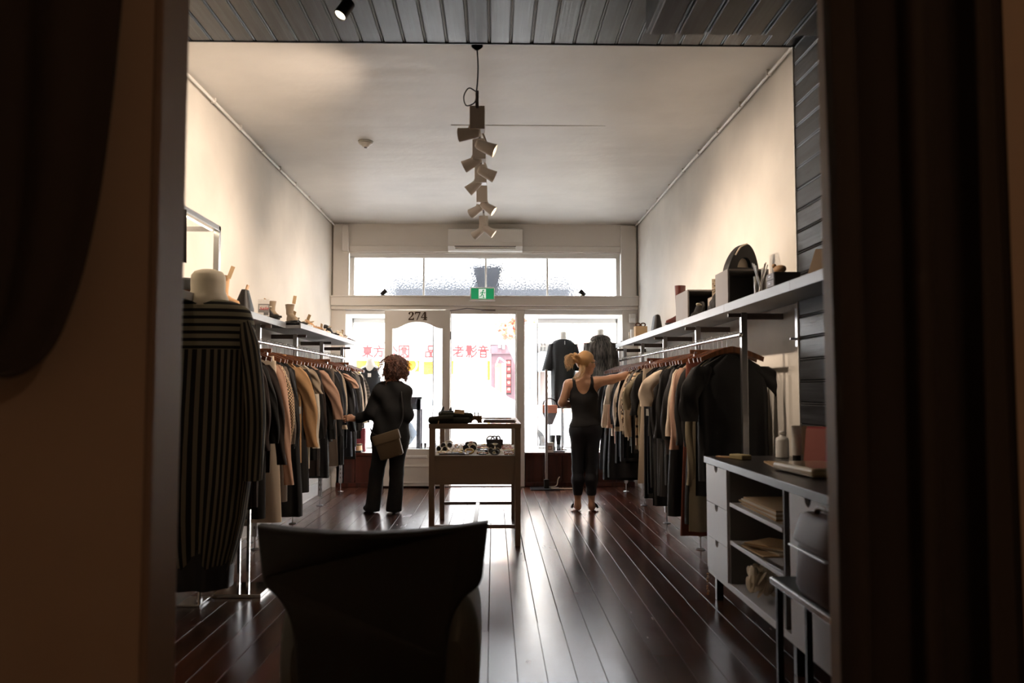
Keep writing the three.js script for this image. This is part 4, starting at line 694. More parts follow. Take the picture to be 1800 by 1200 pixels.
fillRail(railL, 'L', -5.6, -10.28, [-5.31, -6.53, -7.745, -8.93, -10.12], gL);
fillRail(railR, 'Rr', -5.4, -10.18, [-5.255, -6.445, -7.69, -8.86, -10.05], gR);

// ---------------------------------------------------------------- lamps
const warm = C(1.0, 0.79, 0.61), LK = 0.25;
const lampGlow = M(C(1, 0.95, 0.85), 0.4, { emissive: C(1, 0.82, 0.6), emissiveIntensity: 4 });
const spotGrey = M(C(0.62, 0.56, 0.5), 0.4), spotInner = M(C(0.75, 0.7, 0.62), 0.3, { metalness: 0.7 });
{
  const t = thing('track_light', 'hanging row of small spotlights down the middle of the white ceiling', 'track light', [-0.105, 3.02, 0]);
  part(t, 'ceiling_rose', tr(lathe([[0, 0], [0.036, 0], [0.034, 0.012], [0.012, 0.03], [0, 0.03]]).scale(1, -1, 1), 0, 0.335, -4.96), m.blackMetal);
  part(t, 'feed_cable', tube([[0, 0.31, -4.96], [0.006, 0.2, -4.96], [0.002, 0.1, -4.97], [-0.004, 0.04, -4.98], [0, 0.0, -5.0]], 0.005, 24, 6), m.black);
  part(t, 'cable_loop', tube([[-0.008, 0.055, -4.99], [-0.05, 0.075, -4.99], [-0.082, 0.02, -4.99], [-0.065, -0.035, -4.99], [-0.015, -0.015, -4.99], [-0.004, 0.03, -4.99]], 0.004, 40, 6), m.black);
  part(t, 'hanger_clip', bb(-0.01, 0.01, -0.05, 0.06, -5.0, -4.985, 0.003), m.bracket);
  part(t, 'bar', bb(-0.009, 0.009, -0.012, 0.012, -9.0, -4.98, 0.003), m.bracket);
  for (const z of [-6.6, -8.3]) part(t, 'suspension_wire', rod([0, 0.01, z], [0, 0.35, z], 0.0025, 0.0025, 6), m.steel);
  const heads = [ // z, box, [aim x, aim y, aim z, candela]
    [-5.08, [-2.08, 2.75, -5.6, 22]], [-5.3, [1.86, 2.0, -5.2, 15]], [-5.75, [-2.08, 1.95, -6.1, 12]], [-5.95, [1.86, 2.0, -6.3, 16]], [-6.42, [-1.9, 1.4, -6.7, 14]],
    [-7.1, [1.7, 1.6, -6.9, 15]], [-7.3, [-2.08, 1.9, -8.8, 18]], [-8.15, [1.8, 1.5, -8.1, 12]], [-8.35, [-2.0, 1.7, -9.4, 13]],
  ];
  heads.forEach(([z, [ax, ay, az, cd]], i) => {
    const s = Math.sign(ax);
    if (i % 2 === 0 || i === 5) part(t, 'gear_box', bb(-0.047, 0.047, -0.165, -0.02, z - 0.05, z + 0.05, 0.004), spotGrey);
    const P = V(s * 0.055, -0.185 - (i % 2) * 0.02, z), d = V(ax + 0.105 - P.x, ay - 3.02 - P.y, az - z).normalize(), q = new THREE.Quaternion().setFromUnitVectors(V(0, -1, 0), d);
    const bell = lathe([[0, 0.075], [0.02, 0.075], [0.03, 0.06], [0.035, 0.02], [0.044, -0.055], [0.046, -0.06], [0.041, -0.06], [0.033, -0.01], [0, 0.0]], 24); bell.applyQuaternion(q); const h = part(t, 'spot_head', tr(bell, P.x, P.y, P.z), spotGrey);
    const disc = lathe([[0, -0.05], [0.036, -0.05], [0.036, -0.046], [0, -0.046]], 20); disc.applyQuaternion(q); part(h, 'lamp_glass', tr(disc, P.x, P.y, P.z), lampGlow);
    part(t, 'swivel', rod([0, -0.03, z], [P.x, P.y + 0.03, P.z], 0.007), spotGrey);
    const L = new THREE.SpotLight(warm, cd * LK, 0, 0.78, 1.0, 2); L.position.set(-0.105 + P.x, 3.02 + P.y, P.z).addScaledVector(d, 0.07); L.target.position.set(ax, ay, az); L.castShadow = true; L.shadow.radius = 1.5; scene.add(L, L.target);
  });
}
{ // black ceiling spot on the dark boards
  const t = thing('ceiling_spotlight', 'small black cylindrical spotlight fixed to the dark ceiling boards', 'spotlight', [-0.76, 3.338, -4.1]);
  part(t, 'mount', cyl(0.03, 0.03, 0.015, 0, -0.0075, 0), m.blackMetal); part(t, 'stem', rod([0, -0.01, 0], [0, -0.12, 0], 0.006), m.blackMetal);
  const d = V(-0.4, -0.82, 0.32).normalize(), q = new THREE.Quaternion().setFromUnitVectors(V(0, -1, 0), d);
  const b = lathe([[0, 0.05], [0.032, 0.05], [0.034, 0.046], [0.034, -0.05], [0.031, -0.05], [0.028, -0.03], [0, -0.03]], 24); b.applyQuaternion(q); part(t, 'head', tr(b, 0, -0.17, 0), m.blackMetal);
  const l = lathe([[0, -0.04], [0.028, -0.04], [0.028, -0.036], [0, -0.036]], 20); l.applyQuaternion(q); part(t, 'lamp_glass', tr(l, 0, -0.17, 0), lampGlow);
  const L = new THREE.SpotLight(warm, 2.5, 0, 0.6, 0.9, 2); L.position.set(-0.76, 3.168, -4.1).addScaledVector(d, 0.06); L.target.position.copy(L.position).addScaledVector(d, 3); L.castShadow = true; L.shadow.radius = 1.5; scene.add(L, L.target);
}
{ // dim bare bulb in the room behind the curtain
  const t = thing('pendant_bulb', 'dim bare bulb hanging in the curtained back room', 'pendant lamp', [1.05, 2.25, 0.9]);
  part(t, 'flex', rod([0, 0.1, 0], [0, 1.118, 0], 0.003), m.black); part(t, 'holder', cyl(0.02, 0.02, 0.07, 0, 0.07, 0), m.black);
  part(t, 'bulb', lathe([[0, -0.06], [0.02, -0.055], [0.035, -0.02], [0.032, 0.005], [0.016, 0.035], [0.014, 0.045], [0, 0.045]]), M(C(1, 0.7, 0.4), 0.4, { emissive: C(1, 0.5, 0.2), emissiveIntensity: 2 }));
  const L = new THREE.PointLight(C(1, 0.64, 0.4), 0.3); L.position.set(1.05, 2.235, 0.9); L.castShadow = true; L.shadow.radius = 1.5; scene.add(L);
}
{ // lit steel frame on the boots shelf
  const t = thing('lit_display_frame', 'steel frame with a lit strip above the shelf behind the mannequin', 'display frame', [-1.79, 1.807, -5.33]);
  part(t, 'upright', bb(-0.018, 0.018, 0, 0.49, -0.018, 0.018, 0.003), m.steel); part(t, 'upright', bb(-0.018, 0.018, 0, 0.49, 1.1, 1.136, 0.003), m.steel);
  part(t, 'top_rail', bb(-0.018, 0.018, 0.455, 0.49, -0.018, 1.136, 0.003), m.steel);
  part(t, 'cross_bar', bb(-0.286, 0, 0.455, 0.485, -0.015, 0.015, 0.003), m.steel); part(t, 'cross_bar', bb(-0.286, 0, 0.455, 0.485, 1.1, 1.13, 0.003), m.steel);
  part(t, 'light_strip', bb(-0.032, -0.02, 0.452, 0.464, 0.03, 1.09, 0.002), M(C(1, 0.95, 0.85), 0.4, { emissive: C(1, 0.85, 0.62), emissiveIntensity: 2.2 }));
  const L = new THREE.RectAreaLight(C(1, 0.8, 0.56), 6, 1.05, 0.02); L.position.set(-1.83, 2.255, -4.77); L.lookAt(-2.08, 2.03, -4.77); scene.add(L);
}
{ // smoke detector
  const t = thing('smoke_detector', 'round cream smoke detector on the white ceiling', 'smoke detector', [-1.105, HC, -7.02]);
  part(t, 'base', lathe([[0, -0.012], [0.062, -0.012], [0.066, 0], [0, 0]].reverse(), 28), m.plasticWhite); part(t, 'dome', lathe([[0.0, -0.05], [0.028, -0.05], [0.034, -0.035], [0.055, -0.022], [0.06, -0.011], [0, -0.011]], 28), m.plasticWhite); part(t, 'sensor', cyl(0.015, 0.012, 0.008, 0, -0.053, 0), m.grey);
}

// ---------------------------------------------------------------- glass display case
{
  const t = thing('display_case', 'brown painted display case on tall legs with a glazed top', 'display case', [-0.15, 0, -7.3]), hx = 0.365, hz = 0.69;
  for (const sx of [-1, 1]) for (const sz of [-1, 1]) part(t, 'leg', bb(sx * hx - (sx > 0 ? 0.046 : 0), sx * hx + (sx > 0 ? 0 : 0.046), 0, 0.95, sz * hz - (sz > 0 ? 0.046 : 0), sz * hz + (sz > 0 ? 0 : 0.046), 0.003), m.case);
  part(t, 'tray_box', [bb(-hx + 0.006, hx - 0.006, 0.485, 0.712, hz - 0.03, hz - 0.006, 0.002), bb(-hx + 0.006, hx - 0.006, 0.485, 0.712, -hz + 0.006, -hz + 0.03, 0.002), bb(-hx + 0.006, -hx + 0.03, 0.485, 0.712, -hz + 0.02, hz - 0.02, 0.002), bb(hx - 0.03, hx - 0.006, 0.485, 0.712, -hz + 0.02, hz - 0.02, 0.002), bb(-hx + 0.01, hx - 0.01, 0.485, 0.505, -hz + 0.01, hz - 0.01)], m.case);
  part(t, 'tray_floor', bb(-hx + 0.03, hx - 0.03, 0.69, 0.708, -hz + 0.03, hz - 0.03), M(C(0.72, 0.66, 0.56), 0.8), 'cream lined tray floor');
  part(t, 'top_frame', [bb(-hx - 0.004, hx + 0.004, 0.93, 0.967, hz - 0.05, hz + 0.004, 0.003), bb(-hx - 0.004, hx + 0.004, 0.93, 0.967, -hz - 0.004, -hz + 0.05, 0.003), bb(-hx - 0.004, -hx + 0.05, 0.93, 0.967, -hz + 0.04, hz - 0.04, 0.003), bb(hx - 0.05, hx + 0.004, 0.93, 0.967, -hz + 0.04, hz - 0.04, 0.003)], m.case);
  for (const [a, b, c, d] of [[-hx + 0.046, hx - 0.046, hz - 0.022, hz - 0.017], [-hx + 0.046, hx - 0.046, -hz + 0.017, -hz + 0.022], [-hx + 0.017, -hx + 0.022, -hz + 0.046, hz - 0.046], [hx - 0.022, hx - 0.017, -hz + 0.046, hz - 0.046]]) part(t, 'pane', bb(a, b, 0.708, 0.932, c, d), m.glass);
  part(t, 'top_pane', bb(-hx + 0.048, hx - 0.048, 0.955, 0.961, -hz + 0.048, hz - 0.048), m.glass);
  part(t, 'glazing_bead', [bb(-hx + 0.046, hx - 0.046, 0.712, 0.718, hz - 0.014, hz - 0.004), bb(-hx + 0.046, -hx + 0.052, 0.712, 0.93, hz - 0.014, hz - 0.004), bb(hx - 0.052, hx - 0.046, 0.712, 0.93, hz - 0.014, hz - 0.004), bb(-hx + 0.046, hx - 0.046, 0.924, 0.93, hz - 0.014, hz - 0.004)], m.plasticWhite);
  for (const sz of [-1, 1]) part(t, 'stretcher', bb(-hx + 0.04, hx - 0.04, 0.138, 0.166, sz * (hz - 0.023) - 0.014, sz * (hz - 0.023) + 0.014, 0.002), m.case);
  part(t, 'long_stretcher', bb(-0.018, 0.018, 0.14, 0.164, -hz + 0.037, hz - 0.037, 0.002), m.case);
}
// what lies in the case
{
  const r = rng(404), mats = { gold: M(C(0.6, 0.42, 0.16), 0.25, { metalness: 0.9 }), silver: m.chrome, black: M(C(0.015, 0.015, 0.015), 0.25), amber: M(C(0.4, 0.16, 0.05), 0.25), bone: M(C(0.75, 0.66, 0.5), 0.4), coral: M(C(0.5, 0.18, 0.12), 0.35) };
  const names = { gold: 'gold', silver: 'silver', black: 'black', amber: 'amber', bone: 'bone white', coral: 'coral' }, keys = Object.keys(mats);
  const spots = []; for (let j = 0; j < 11; j++) for (let i = 0; i < 6; i++) spots.push([-0.15 - 0.275 + i * 0.11 + (r() - 0.5) * 0.02, -6.72 - j * 0.112 + (r() - 0.5) * 0.02]);
  spots.forEach(([x, z], i) => {
    if (x > -0.09 && x < 0.11 && z < -7.62 && z > -7.82) return;
    if (z > -6.76 && x < -0.2) return;
    const c = ['gold', 'bone', 'silver', 'bone', 'amber', 'gold', 'black', 'coral'][Math.floor(r() * 8)], kind = i % 4 === 2 && i % 8 !== 2 ? 3 : i % 4, y = 0.708;
    if (kind === 0) { const g = new THREE.TorusGeometry(0.033, 0.006 + 0.004 * r(), 8, 24); g.rotateX(Math.PI / 2 + (r() < 0.4 ? 0.5 : 0)); g.computeBoundingBox(); solo('bangle', names[c] + ' bangle lying in the display case', 'bangle', tr(g, 0, -g.boundingBox.min.y, 0), mats[c], [x, y, z], 0, names[c] + ' bangles in the display case'); }
    else if (kind === 1) { const t = thing('bead_necklace', names[c] + ' bead necklace coiled in the display case', 'necklace', [x, y, z], r() * 6, names[c] + ' necklaces in the display case'); for (let k = 0; k < 16; k++) { const a = k / 16 * 6.283; part(t, 'bead', tr(new THREE.SphereGeometry(0.0085, 8, 6), 0.044 * Math.cos(a), 0.0085, 0.036 * Math.sin(a)), mats[c]); } }
    else if (kind === 2) { const t = thing('sunglasses', names[c] + ' framed sunglasses folded in the display case', 'sunglasses', [x, y, z], (r() - 0.5) * 1.4, names[c] + ' sunglasses in the display case'); const lens = M(C(0.03, 0.025, 0.02), 0.08); for (const s of [-1, 1]) { part(t, 'rim', tr(new THREE.TorusGeometry(0.024, 0.003, 6, 18), s * 0.031, 0.028, 0.02), mats[c]); part(t, 'lens', tr(cyl(0.023, 0.023, 0.002, 0, 0, 0, 18).rotateX(Math.PI / 2), s * 0.031, 0.028, 0.02), lens); part(t, 'temple', rod([s * 0.056, 0.03, 0.018], [s * 0.05, 0.004, -0.06], 0.0025), mats[c]); } part(t, 'bridge', rod([-0.008, 0.033, 0.02], [0.008, 0.033, 0.02], 0.003), mats[c]); }
    else { const t = thing('brooch', names[c] + ' petalled brooch lying in the display case', 'brooch', [x, y, z], r() * 6, names[c] + ' brooches in the display case'); for (let k = 0; k < 6; k++) { const a = k / 6 * 6.283; part(t, 'petal', tr(new THREE.SphereGeometry(0.014, 8, 6).scale(1, 0.55, 1), 0.02 * Math.cos(a), 0.009, 0.02 * Math.sin(a)), mats[c]); } part(t, 'stone', tr(new THREE.SphereGeometry(0.01, 8, 6), 0, 0.012, 0), mats.gold); }
  });
  const b = thing('jewel_basket', 'small black open basket holding bracelets in the display case', 'basket', [0.01, 0.708, -7.72]);
  part(b, 'base', bb(-0.07, 0.07, 0, 0.008, -0.05, 0.05), m.black); for (const [q, w] of [[bb(-0.075, 0.075, 0, 0.065, 0.046, 0.052)], [bb(-0.075, 0.075, 0, 0.065, -0.052, -0.046)], [bb(-0.076, -0.07, 0, 0.065, -0.052, 0.052)], [bb(0.07, 0.076, 0, 0.065, -0.052, 0.052)]]) part(b, 'side', q, m.black);
  for (let i = 0; i < 3; i++) { const g = new THREE.TorusGeometry(0.04, 0.007, 8, 24); g.rotateY(0.4 + i * 0.3); solo('bracelet', ['silver', 'grey enamel', 'black'][i] + ' bracelet standing in the black basket', 'bracelet', g, [m.chrome, m.grey, m.black][i], [-0.03 + i * 0.035, 0.708 + 0.057, -7.72]); }
  const f = thing('fabric_roll', 'brown leather belt laid flat along the case front', 'belt', [-0.34, 0.708, -6.7], 0.1); part(f, 'strap', bb(-0.1, 0.12, 0, 0.018, -0.018, 0.018, 0.006), m.leatherBrown); part(f, 'buckle', bb(0.105, 0.14, 0, 0.02, -0.022, 0.022, 0.005), m.chrome);
}
// on top of the case
{
  const g = thing('folded_jumper', 'folded dark olive jumper with a paper tag on the case', 'jumper', [-0.36, 0.967, -6.72], 0.06);
  const fm = fab(C(0.035, 0.036, 0.026));
  part(g, 'lower_fold', box(0.34, 0.05, 0.24, 0.0, 0.026, 0, 0.024), fm); part(g, 'upper_fold', rot(box(0.27, 0.045, 0.2, 0, 0, 0, 0.022), 0, 0.1, -0.05).translate(0.05, 0.066, 0), fm); part(g, 'rolled_sleeve', tube([[-0.16, 0.03, 0.1], [-0.06, 0.045, 0.12], [0.03, 0.05, 0.12]], 0.022, 20, 10), fm); part(g, 'price_tag', rot(bb(-0.04, 0.04, -0.018, 0.018, -0.001, 0.001), -0.5, 0, -0.1).translate(0.08, 0.095, 0.09), m.kraft); part(g, 'cord', tube([[-0.09, 0.06, 0.115], [-0.085, 0.02, 0.128], [-0.09, 0.0, 0.13]], 0.004, 12, 6), m.tan);
  const h = thing('dark_sandal', 'dark strappy sandal lying on the folded jumper', 'sandal', [-0.38, 1.056, -6.74], 0.4); part(h, 'sole', box(0.1, 0.012, 0.05, 0, 0.006, 0, 0.005), m.black); part(h, 'strap', tube([[-0.04, 0.01, 0.022], [-0.03, 0.04, 0], [-0.04, 0.01, -0.022]], 0.006, 16, 6), m.blackLeather); part(h, 'strap', tube([[0.03, 0.01, 0.022], [0.035, 0.035, 0], [0.03, 0.01, -0.022]], 0.006, 16, 6), m.blackLeather);
  const w = thing('bottle_stand', 'small wooden stand with an arched cut-out on the case', 'stand', [-0.155, 0.967, -6.75]);
  const s = new THREE.Shape(); s.moveTo(-0.057, 0); s.lineTo(-0.025, 0); s.absarc(0, 0.0, 0.025, Math.PI, 0, true); s.lineTo(0.057, 0); s.lineTo(0.057, 0.055); s.lineTo(-0.057, 0.055); s.closePath(); part(w, 'block', tr(ext(s, 0.05, 0.002), 0, 0.002, -0.025), M(C(0.36, 0.2, 0.09), 0.5, { map: rep(T.grain, 4, 4) }));
  for (let i = 0; i < 3; i++) { const b = thing('sample_bottle', 'tiny dark capped bottle standing on the wooden stand', 'bottle', [-0.185 + i * 0.03, 1.026, -6.75], 0, 'sample bottles on the wooden stand'); part(b, 'bottle', cyl(0.006, 0.006, 0.014, 0, 0.007, 0, 12), m.cream); part(b, 'cap', cyl(0.0055, 0.0055, 0.014, 0, 0.021, 0, 12), m.black); }
  const p = thing('leather_clutch', 'flat taupe clutch lying beside the wooden stand', 'clutch', [0.05, 0.967, -6.75], -0.08); part(p, 'body', rot(box(0.26, 0.02, 0.17, 0, 0, 0, 0.009), 0, 0, 0).translate(0, 0.012, 0), M(C(0.2, 0.14, 0.12), 0.5)); part(p, 'flap', rot(box(0.25, 0.008, 0.1, 0, 0, 0, 0.003), 0.03, 0, 0.0).translate(0, 0.026, 0.035), M(C(0.22, 0.155, 0.13), 0.5));
}
// ---------------------------------------------------------------- console cabinet
{
  const t = thing('console_cabinet', 'low pale grey cabinet with a dark top, drawers and open shelves', 'cabinet', [1.29, 0, -3.8]);
  const z0 = -1.2, z1 = 1.15, D = 0.5; // local x 0..D towards the wall
  part(t, 'worktop', bb(-0.012, D + 0.01, 0.8, 0.84, z0 - 0.01, z1, 0.003), m.cabDark, 'dark glossy worktop');
  part(t, 'worktop_edge', bb(-0.016, -0.008, 0.802, 0.839, z0 - 0.01, z1, 0.002), M(C(0.12, 0.12, 0.125), 0.35, { metalness: 0.4 }));
  part(t, 'end_panel', bb(0, D, 0.15, 0.8, z0, z0 + 0.02, 0.002), m.cabinet); part(t, 'end_panel', bb(0, D, 0.15, 0.8, z1 - 0.02, z1, 0.002), m.cabinet);
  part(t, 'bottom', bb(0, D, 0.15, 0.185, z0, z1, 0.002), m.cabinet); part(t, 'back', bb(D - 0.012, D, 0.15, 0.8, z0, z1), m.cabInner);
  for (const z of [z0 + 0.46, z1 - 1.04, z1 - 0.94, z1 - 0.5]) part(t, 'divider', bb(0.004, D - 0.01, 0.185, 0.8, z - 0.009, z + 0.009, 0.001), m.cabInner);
  for (const y of [0.4, 0.605]) part(t, 'shelf', bb(0, D - 0.012, y, y + 0.02, z0 + 0.47, z1 - 1.05, 0.002), m.cabinet);
  const drawer = (za, zb, ya, yb) => { const s = new THREE.Shape(), w = zb - za, h = yb - ya; s.moveTo(0, 0); s.lineTo(w, 0); s.lineTo(w, h); s.lineTo(w / 2 + 0.035, h); s.absarc(w / 2, h, 0.035, 0, Math.PI, true); s.lineTo(0, h); s.closePath(); const g = ext(s, 0.016, 0.001); g.rotateY(-Math.PI / 2); part(t, 'drawer', tr(g, 0.008, ya, za), m.cabinet); };
  for (const [a, b] of [[0.187, 0.372], [0.377, 0.575], [0.58, 0.797]]) drawer(z0 + 0.022, z0 + 0.45, a, b);
  for (const [a, b] of [[0.187, 0.575], [0.58, 0.797]]) drawer(z1 - 0.93, z1 - 0.51, a, b);
  for (const z of [z0 + 0.06, z1 - 1.0, z1 - 0.06]) for (const x of [0.05, D - 0.05]) part(t, 'leg', bb(x - 0.02, x + 0.02, 0, 0.15, z - 0.02, z + 0.02, 0.003), m.cabDark);
  const r = rng(88);
  for (let i = 0; i < 6; i++) solo('paper_folder', (i % 2 ? 'kraft' : 'pale') + ' folder, ' + ['lowest', 'second lowest', 'third lowest', 'third from top', 'second from top', 'topmost'][i] + ' in the pile on the upper cabinet shelf', 'folder', box(0.3, 0.009, 0.6 - i * 0.02, 0, 0.0045, 0, 0.002), i % 2 ? m.kraft : m.paper, [1.46 + (r() - 0.5) * 0.03, 0.625 + i * 0.0092, -4.1 + (r() - 0.5) * 0.04], (r() - 0.5) * 0.05, 'folders on the upper cabinet shelf');
  for (let i = 0; i < 5; i++) solo('paper_sheet', ['lowest pale', 'brown second', 'pale middle', 'brown fourth', 'topmost pale'][i] + ' sheaf in the loose papers on the middle cabinet shelf', 'papers', box(0.22, 0.008, 0.3, 0, 0.004, 0, 0.002), i % 2 ? m.paper : m.kraft, [1.45 + (r() - 0.5) * 0.06, 0.42 + i * 0.0082, -4.2 + (r() - 0.5) * 0.08], r() * 0.7, 'papers on the middle cabinet shelf');
  solo('steel_ruler', 'long steel ruler lying on the middle cabinet shelf', 'ruler', box(0.035, 0.003, 0.62, 0, 0.0015, 0), m.steel, [1.315, 0.42, -4.1], 0.04);
  const fl = thing('paper_flower', 'pale frilled paper flower on the bottom cabinet shelf', 'paper flower', [1.38, 0.185, -4.22]);
  for (let k = 0; k < 40; k++) { const a = r() * 6.28, b = r() * 1.5, pt = new THREE.SphereGeometry(0.05, 8, 6).scale(0.5, 0.9, 0.12); pt.rotateY(r() * 3); pt.rotateX(0.4 + r() * 0.6); pt.rotateY(a); part(fl, 'petal', tr(pt, 0.08 * Math.cos(a) * Math.cos(b * 0.5), 0.05 + 0.075 * Math.sin(b), 0.09 * Math.sin(a) * Math.cos(b * 0.5)), m.cream); }
  const bd = thing('bead_string', 'string of brown beads hanging from the cabinet bottom', 'beads', [1.282, 0.152, -4.98]); for (let k = 0; k < 9; k++) part(bd, 'bead', tr(new THREE.SphereGeometry(0.0075, 10, 8), 0.003 * Math.sin(k * 2), -0.012 - k * 0.0145, 0), k % 3 === 1 ? m.cream : m.tan);
  // on the worktop
  const bt = thing('lotion_bottle', 'squat white lotion bottle on the dark worktop', 'bottle', [1.70, 0.84, -4.85]); part(bt, 'bottle', lathe([[0, 0], [0.036, 0], [0.039, 0.006], [0.039, 0.1], [0.034, 0.118], [0.014, 0.128], [0.013, 0.14], [0, 0.14]]), m.white); part(bt, 'cap', lathe([[0, 0.138], [0.016, 0.138], [0.016, 0.158], [0, 0.158]]), m.white);
  for (const [x, z, h, lab] of [[1.745, -4.7, 0.19, 'tall cream tube standing beside the lotion bottle'], [1.70, -4.62, 0.2, 'tall white tube with a dark foot cap']]) { const q = thing('cosmetic_tube', lab, 'tube', [x, 0.84, z]); part(q, 'cap', cyl(0.022, 0.022, 0.035, 0, 0.0175, 0), h > 0.195 ? m.black : m.white); part(q, 'tube', loft([ellRing(0, 0.035, 0, 0.026, 0.026, 18), ellRing(0, h * 0.6, 0, 0.027, 0.02, 18), ellRing(0, h, 0, 0.028, 0.003, 18)]), h > 0.195 ? m.white : m.cream); }
  const leaflet = (x, z, ry, lean, c, lab) => { const g = rot(box(0.11, 0.2, 0.004, 0, 0.1, 0), -lean, ry, 0); g.computeBoundingBox(); const q = thing('leaflet', lab, 'leaflet', [x, 0.84, z]); part(q, 'card', tr(g, 0, -g.boundingBox.min.y, 0), M(c, 0.5)); };
  leaflet(1.77, -4.5, -0.5, 0.1, C(0.72, 0.2, 0.22), 'red-pink leaflet leaning at the back of the worktop'); leaflet(1.72, -4.42, -0.6, 0.35, C(0.45, 0.16, 0.14), 'dark red card leaning on the leaflet'); leaflet(1.78, -4.58, -0.3, 0.05, C(0.75, 0.62, 0.5), 'cream card standing behind the tubes');
  solo('card_pile', 'small fan of pale cards on the worktop', 'cards', [box(0.12, 0.006, 0.08, 0, 0.003, 0, 0.001)], m.paper, [1.72, 0.84, -4.3], 0.5);
  solo('wrapped_parcel', 'flat plastic wrapped parcel on the worktop', 'parcel', [box(0.26, 0.045, 0.42, 0, 0.023, 0, 0.02)], M(C(0.5, 0.4, 0.26), 0.25, { clearcoat: 0.8 }), [1.55, 0.84, -3.95], 0.1);
  solo('soap_bar', 'wrapped olive soap bar near the worktop end', 'soap', [box(0.07, 0.03, 0.12, 0, 0.015, 0, 0.008)], M(C(0.4, 0.33, 0.16), 0.5), [1.42, 0.84, -4.75], 0.4); solo('folded_paper', 'folded brown paper lying flat on the worktop', 'paper', [box(0.16, 0.008, 0.3, 0, 0.004, 0, 0.002)], m.kraft, [1.55, 0.84, -4.4], -0.15); solo('wooden_comb', 'wooden comb beside the olive soap', 'comb', [box(0.03, 0.01, 0.1, 0, 0.005, 0, 0.003)], m.tan, [1.36, 0.84, -4.87], 0.7);
}
// leather bag on a narrow bench
{
  const s = thing('narrow_bench', 'narrow black bench with a chrome edge before the drawers', 'bench', [1.19, 0, -3.02]);
  part(s, 'seat', bb(-0.08, 0.075, 0.47, 0.5, -0.3, 0.3, 0.004), m.blackLeather); part(s, 'edge_strip', bb(-0.088, -0.08, 0.474, 0.498, -0.3, 0.3, 0.002), m.chrome); for (const z of [-0.27, 0.27]) for (const x of [-0.06, 0.055]) part(s, 'leg', bb(x - 0.012, x + 0.012, 0, 0.47, z - 0.012, z + 0.012, 0.002), m.blackMetal);
  const b = thing('leather_bag', 'soft dark brown leather bag with a flap on the bench', 'bag', [1.185, 0.501, -2.93], Math.PI / 2);
  part(b, 'body', loft([ellRing(0, 0, 0, 0.19, 0.062, 28, 3.4), ellRing(0, 0.03, 0, 0.2, 0.074, 28, 3.2), ellRing(0, 0.16, 0, 0.196, 0.068, 28, 3), ellRing(0, 0.24, 0, 0.18, 0.05, 28, 3), ellRing(0, 0.275, 0, 0.16, 0.025, 28, 2.5)]), m.leatherBrown); part(b, 'flap', loft([ellRing(0, 0.29, 0.0, 0.16, 0.03, 28, 3), ellRing(0, 0.28, 0.003, 0.195, 0.056, 28, 3), ellRing(0, 0.2, -0.006, 0.207, 0.076, 28, 3), ellRing(0, 0.19, -0.006, 0.205, 0.074, 28, 3)]), m.leatherBrown); part(b, 'handle', tube([[-0.1, 0.28, 0], [-0.09, 0.305, 0], [0, 0.315, 0], [0.09, 0.305, 0], [0.1, 0.28, 0]], 0.011, 30, 8), m.leatherBrown); part(b, 'zip', bb(-0.17, 0.17, 0.165, 0.171, -0.084, -0.07, 0.002), m.steel);
}
// ---------------------------------------------------------------- wing chair seen from behind
{
  const t = thing('wing_chair', 'black upholstered wing chair seen from behind', 'chair', [-0.38, 0, -2.62]), up = fab(C(0.012, 0.011, 0.009), 0.7, { sheen: 0.15 });
  const s = new THREE.Shape(); s.moveTo(-0.205, 0.16); s.lineTo(0.205, 0.16); s.lineTo(0.222, 0.42); s.bezierCurveTo(0.228, 0.54, 0.26, 0.6, 0.315, 0.628); s.quadraticCurveTo(0.33, 0.636, 0.334, 0.66); s.lineTo(0.352, 0.815); s.quadraticCurveTo(0, 0.782, -0.352, 0.808); s.lineTo(-0.334, 0.66); s.quadraticCurveTo(-0.33, 0.636, -0.315, 0.628); s.bezierCurveTo(-0.26, 0.6, -0.228, 0.54, -0.222, 0.42); s.closePath();
  const g0 = new THREE.ExtrudeGeometry(s, { depth: 0.05, bevelEnabled: true, bevelSize: 0.012, bevelThickness: 0.015, bevelSegments: 4, curveSegments: 20 });
  const p = g0.attributes.position; for (let i = 0; i < p.count; i++) { const x = p.getX(i), y = p.getY(i); p.setZ(i, p.getZ(i) - 0.7 * x * x - 0.1 * (0.8 - y) + 0.02); } g0.computeVertexNormals(); part(t, 'backrest', g0, up);
  const arm = M(C(0.09, 0.088, 0.066), 0.45, { bumpMap: rep(T.leather, 3, 3), bumpScale: 0.0001 });
  for (const sx of [-1, 1]) { const rs = []; for (let i = 0; i <= 14; i++) { const v = i / 14, z = -0.14 - 0.52 * v; const k = Math.sin(Math.min(1, v * 5 + 0.25) * Math.PI / 2) * (v > 0.93 ? 0.93 : 1); const ring = []; for (let j = 0; j < 26; j++) { const a = j / 26 * 6.2832; ring.push([sx * 0.25 + 0.085 * k * Math.sign(Math.cos(a)) * Math.abs(Math.cos(a)) ** 0.8, 0.335 + 0.225 * k * Math.sign(Math.sin(a)) * Math.abs(Math.sin(a)) ** 0.75, z]); } rs.push(ring); } part(t, 'arm', loft(rs), arm); }
  part(t, 'seat', bb(-0.2, 0.2, 0.24, 0.44, -0.68, -0.12, 0.05), up); part(t, 'base', bb(-0.26, 0.26, 0.12, 0.25, -0.66, -0.14, 0.03), up);
  for (const x of [-0.22, 0.22]) for (const z of [-0.62, -0.18]) part(t, 'leg', cyl(0.02, 0.014, 0.13, x, 0.065, z), m.black);
}

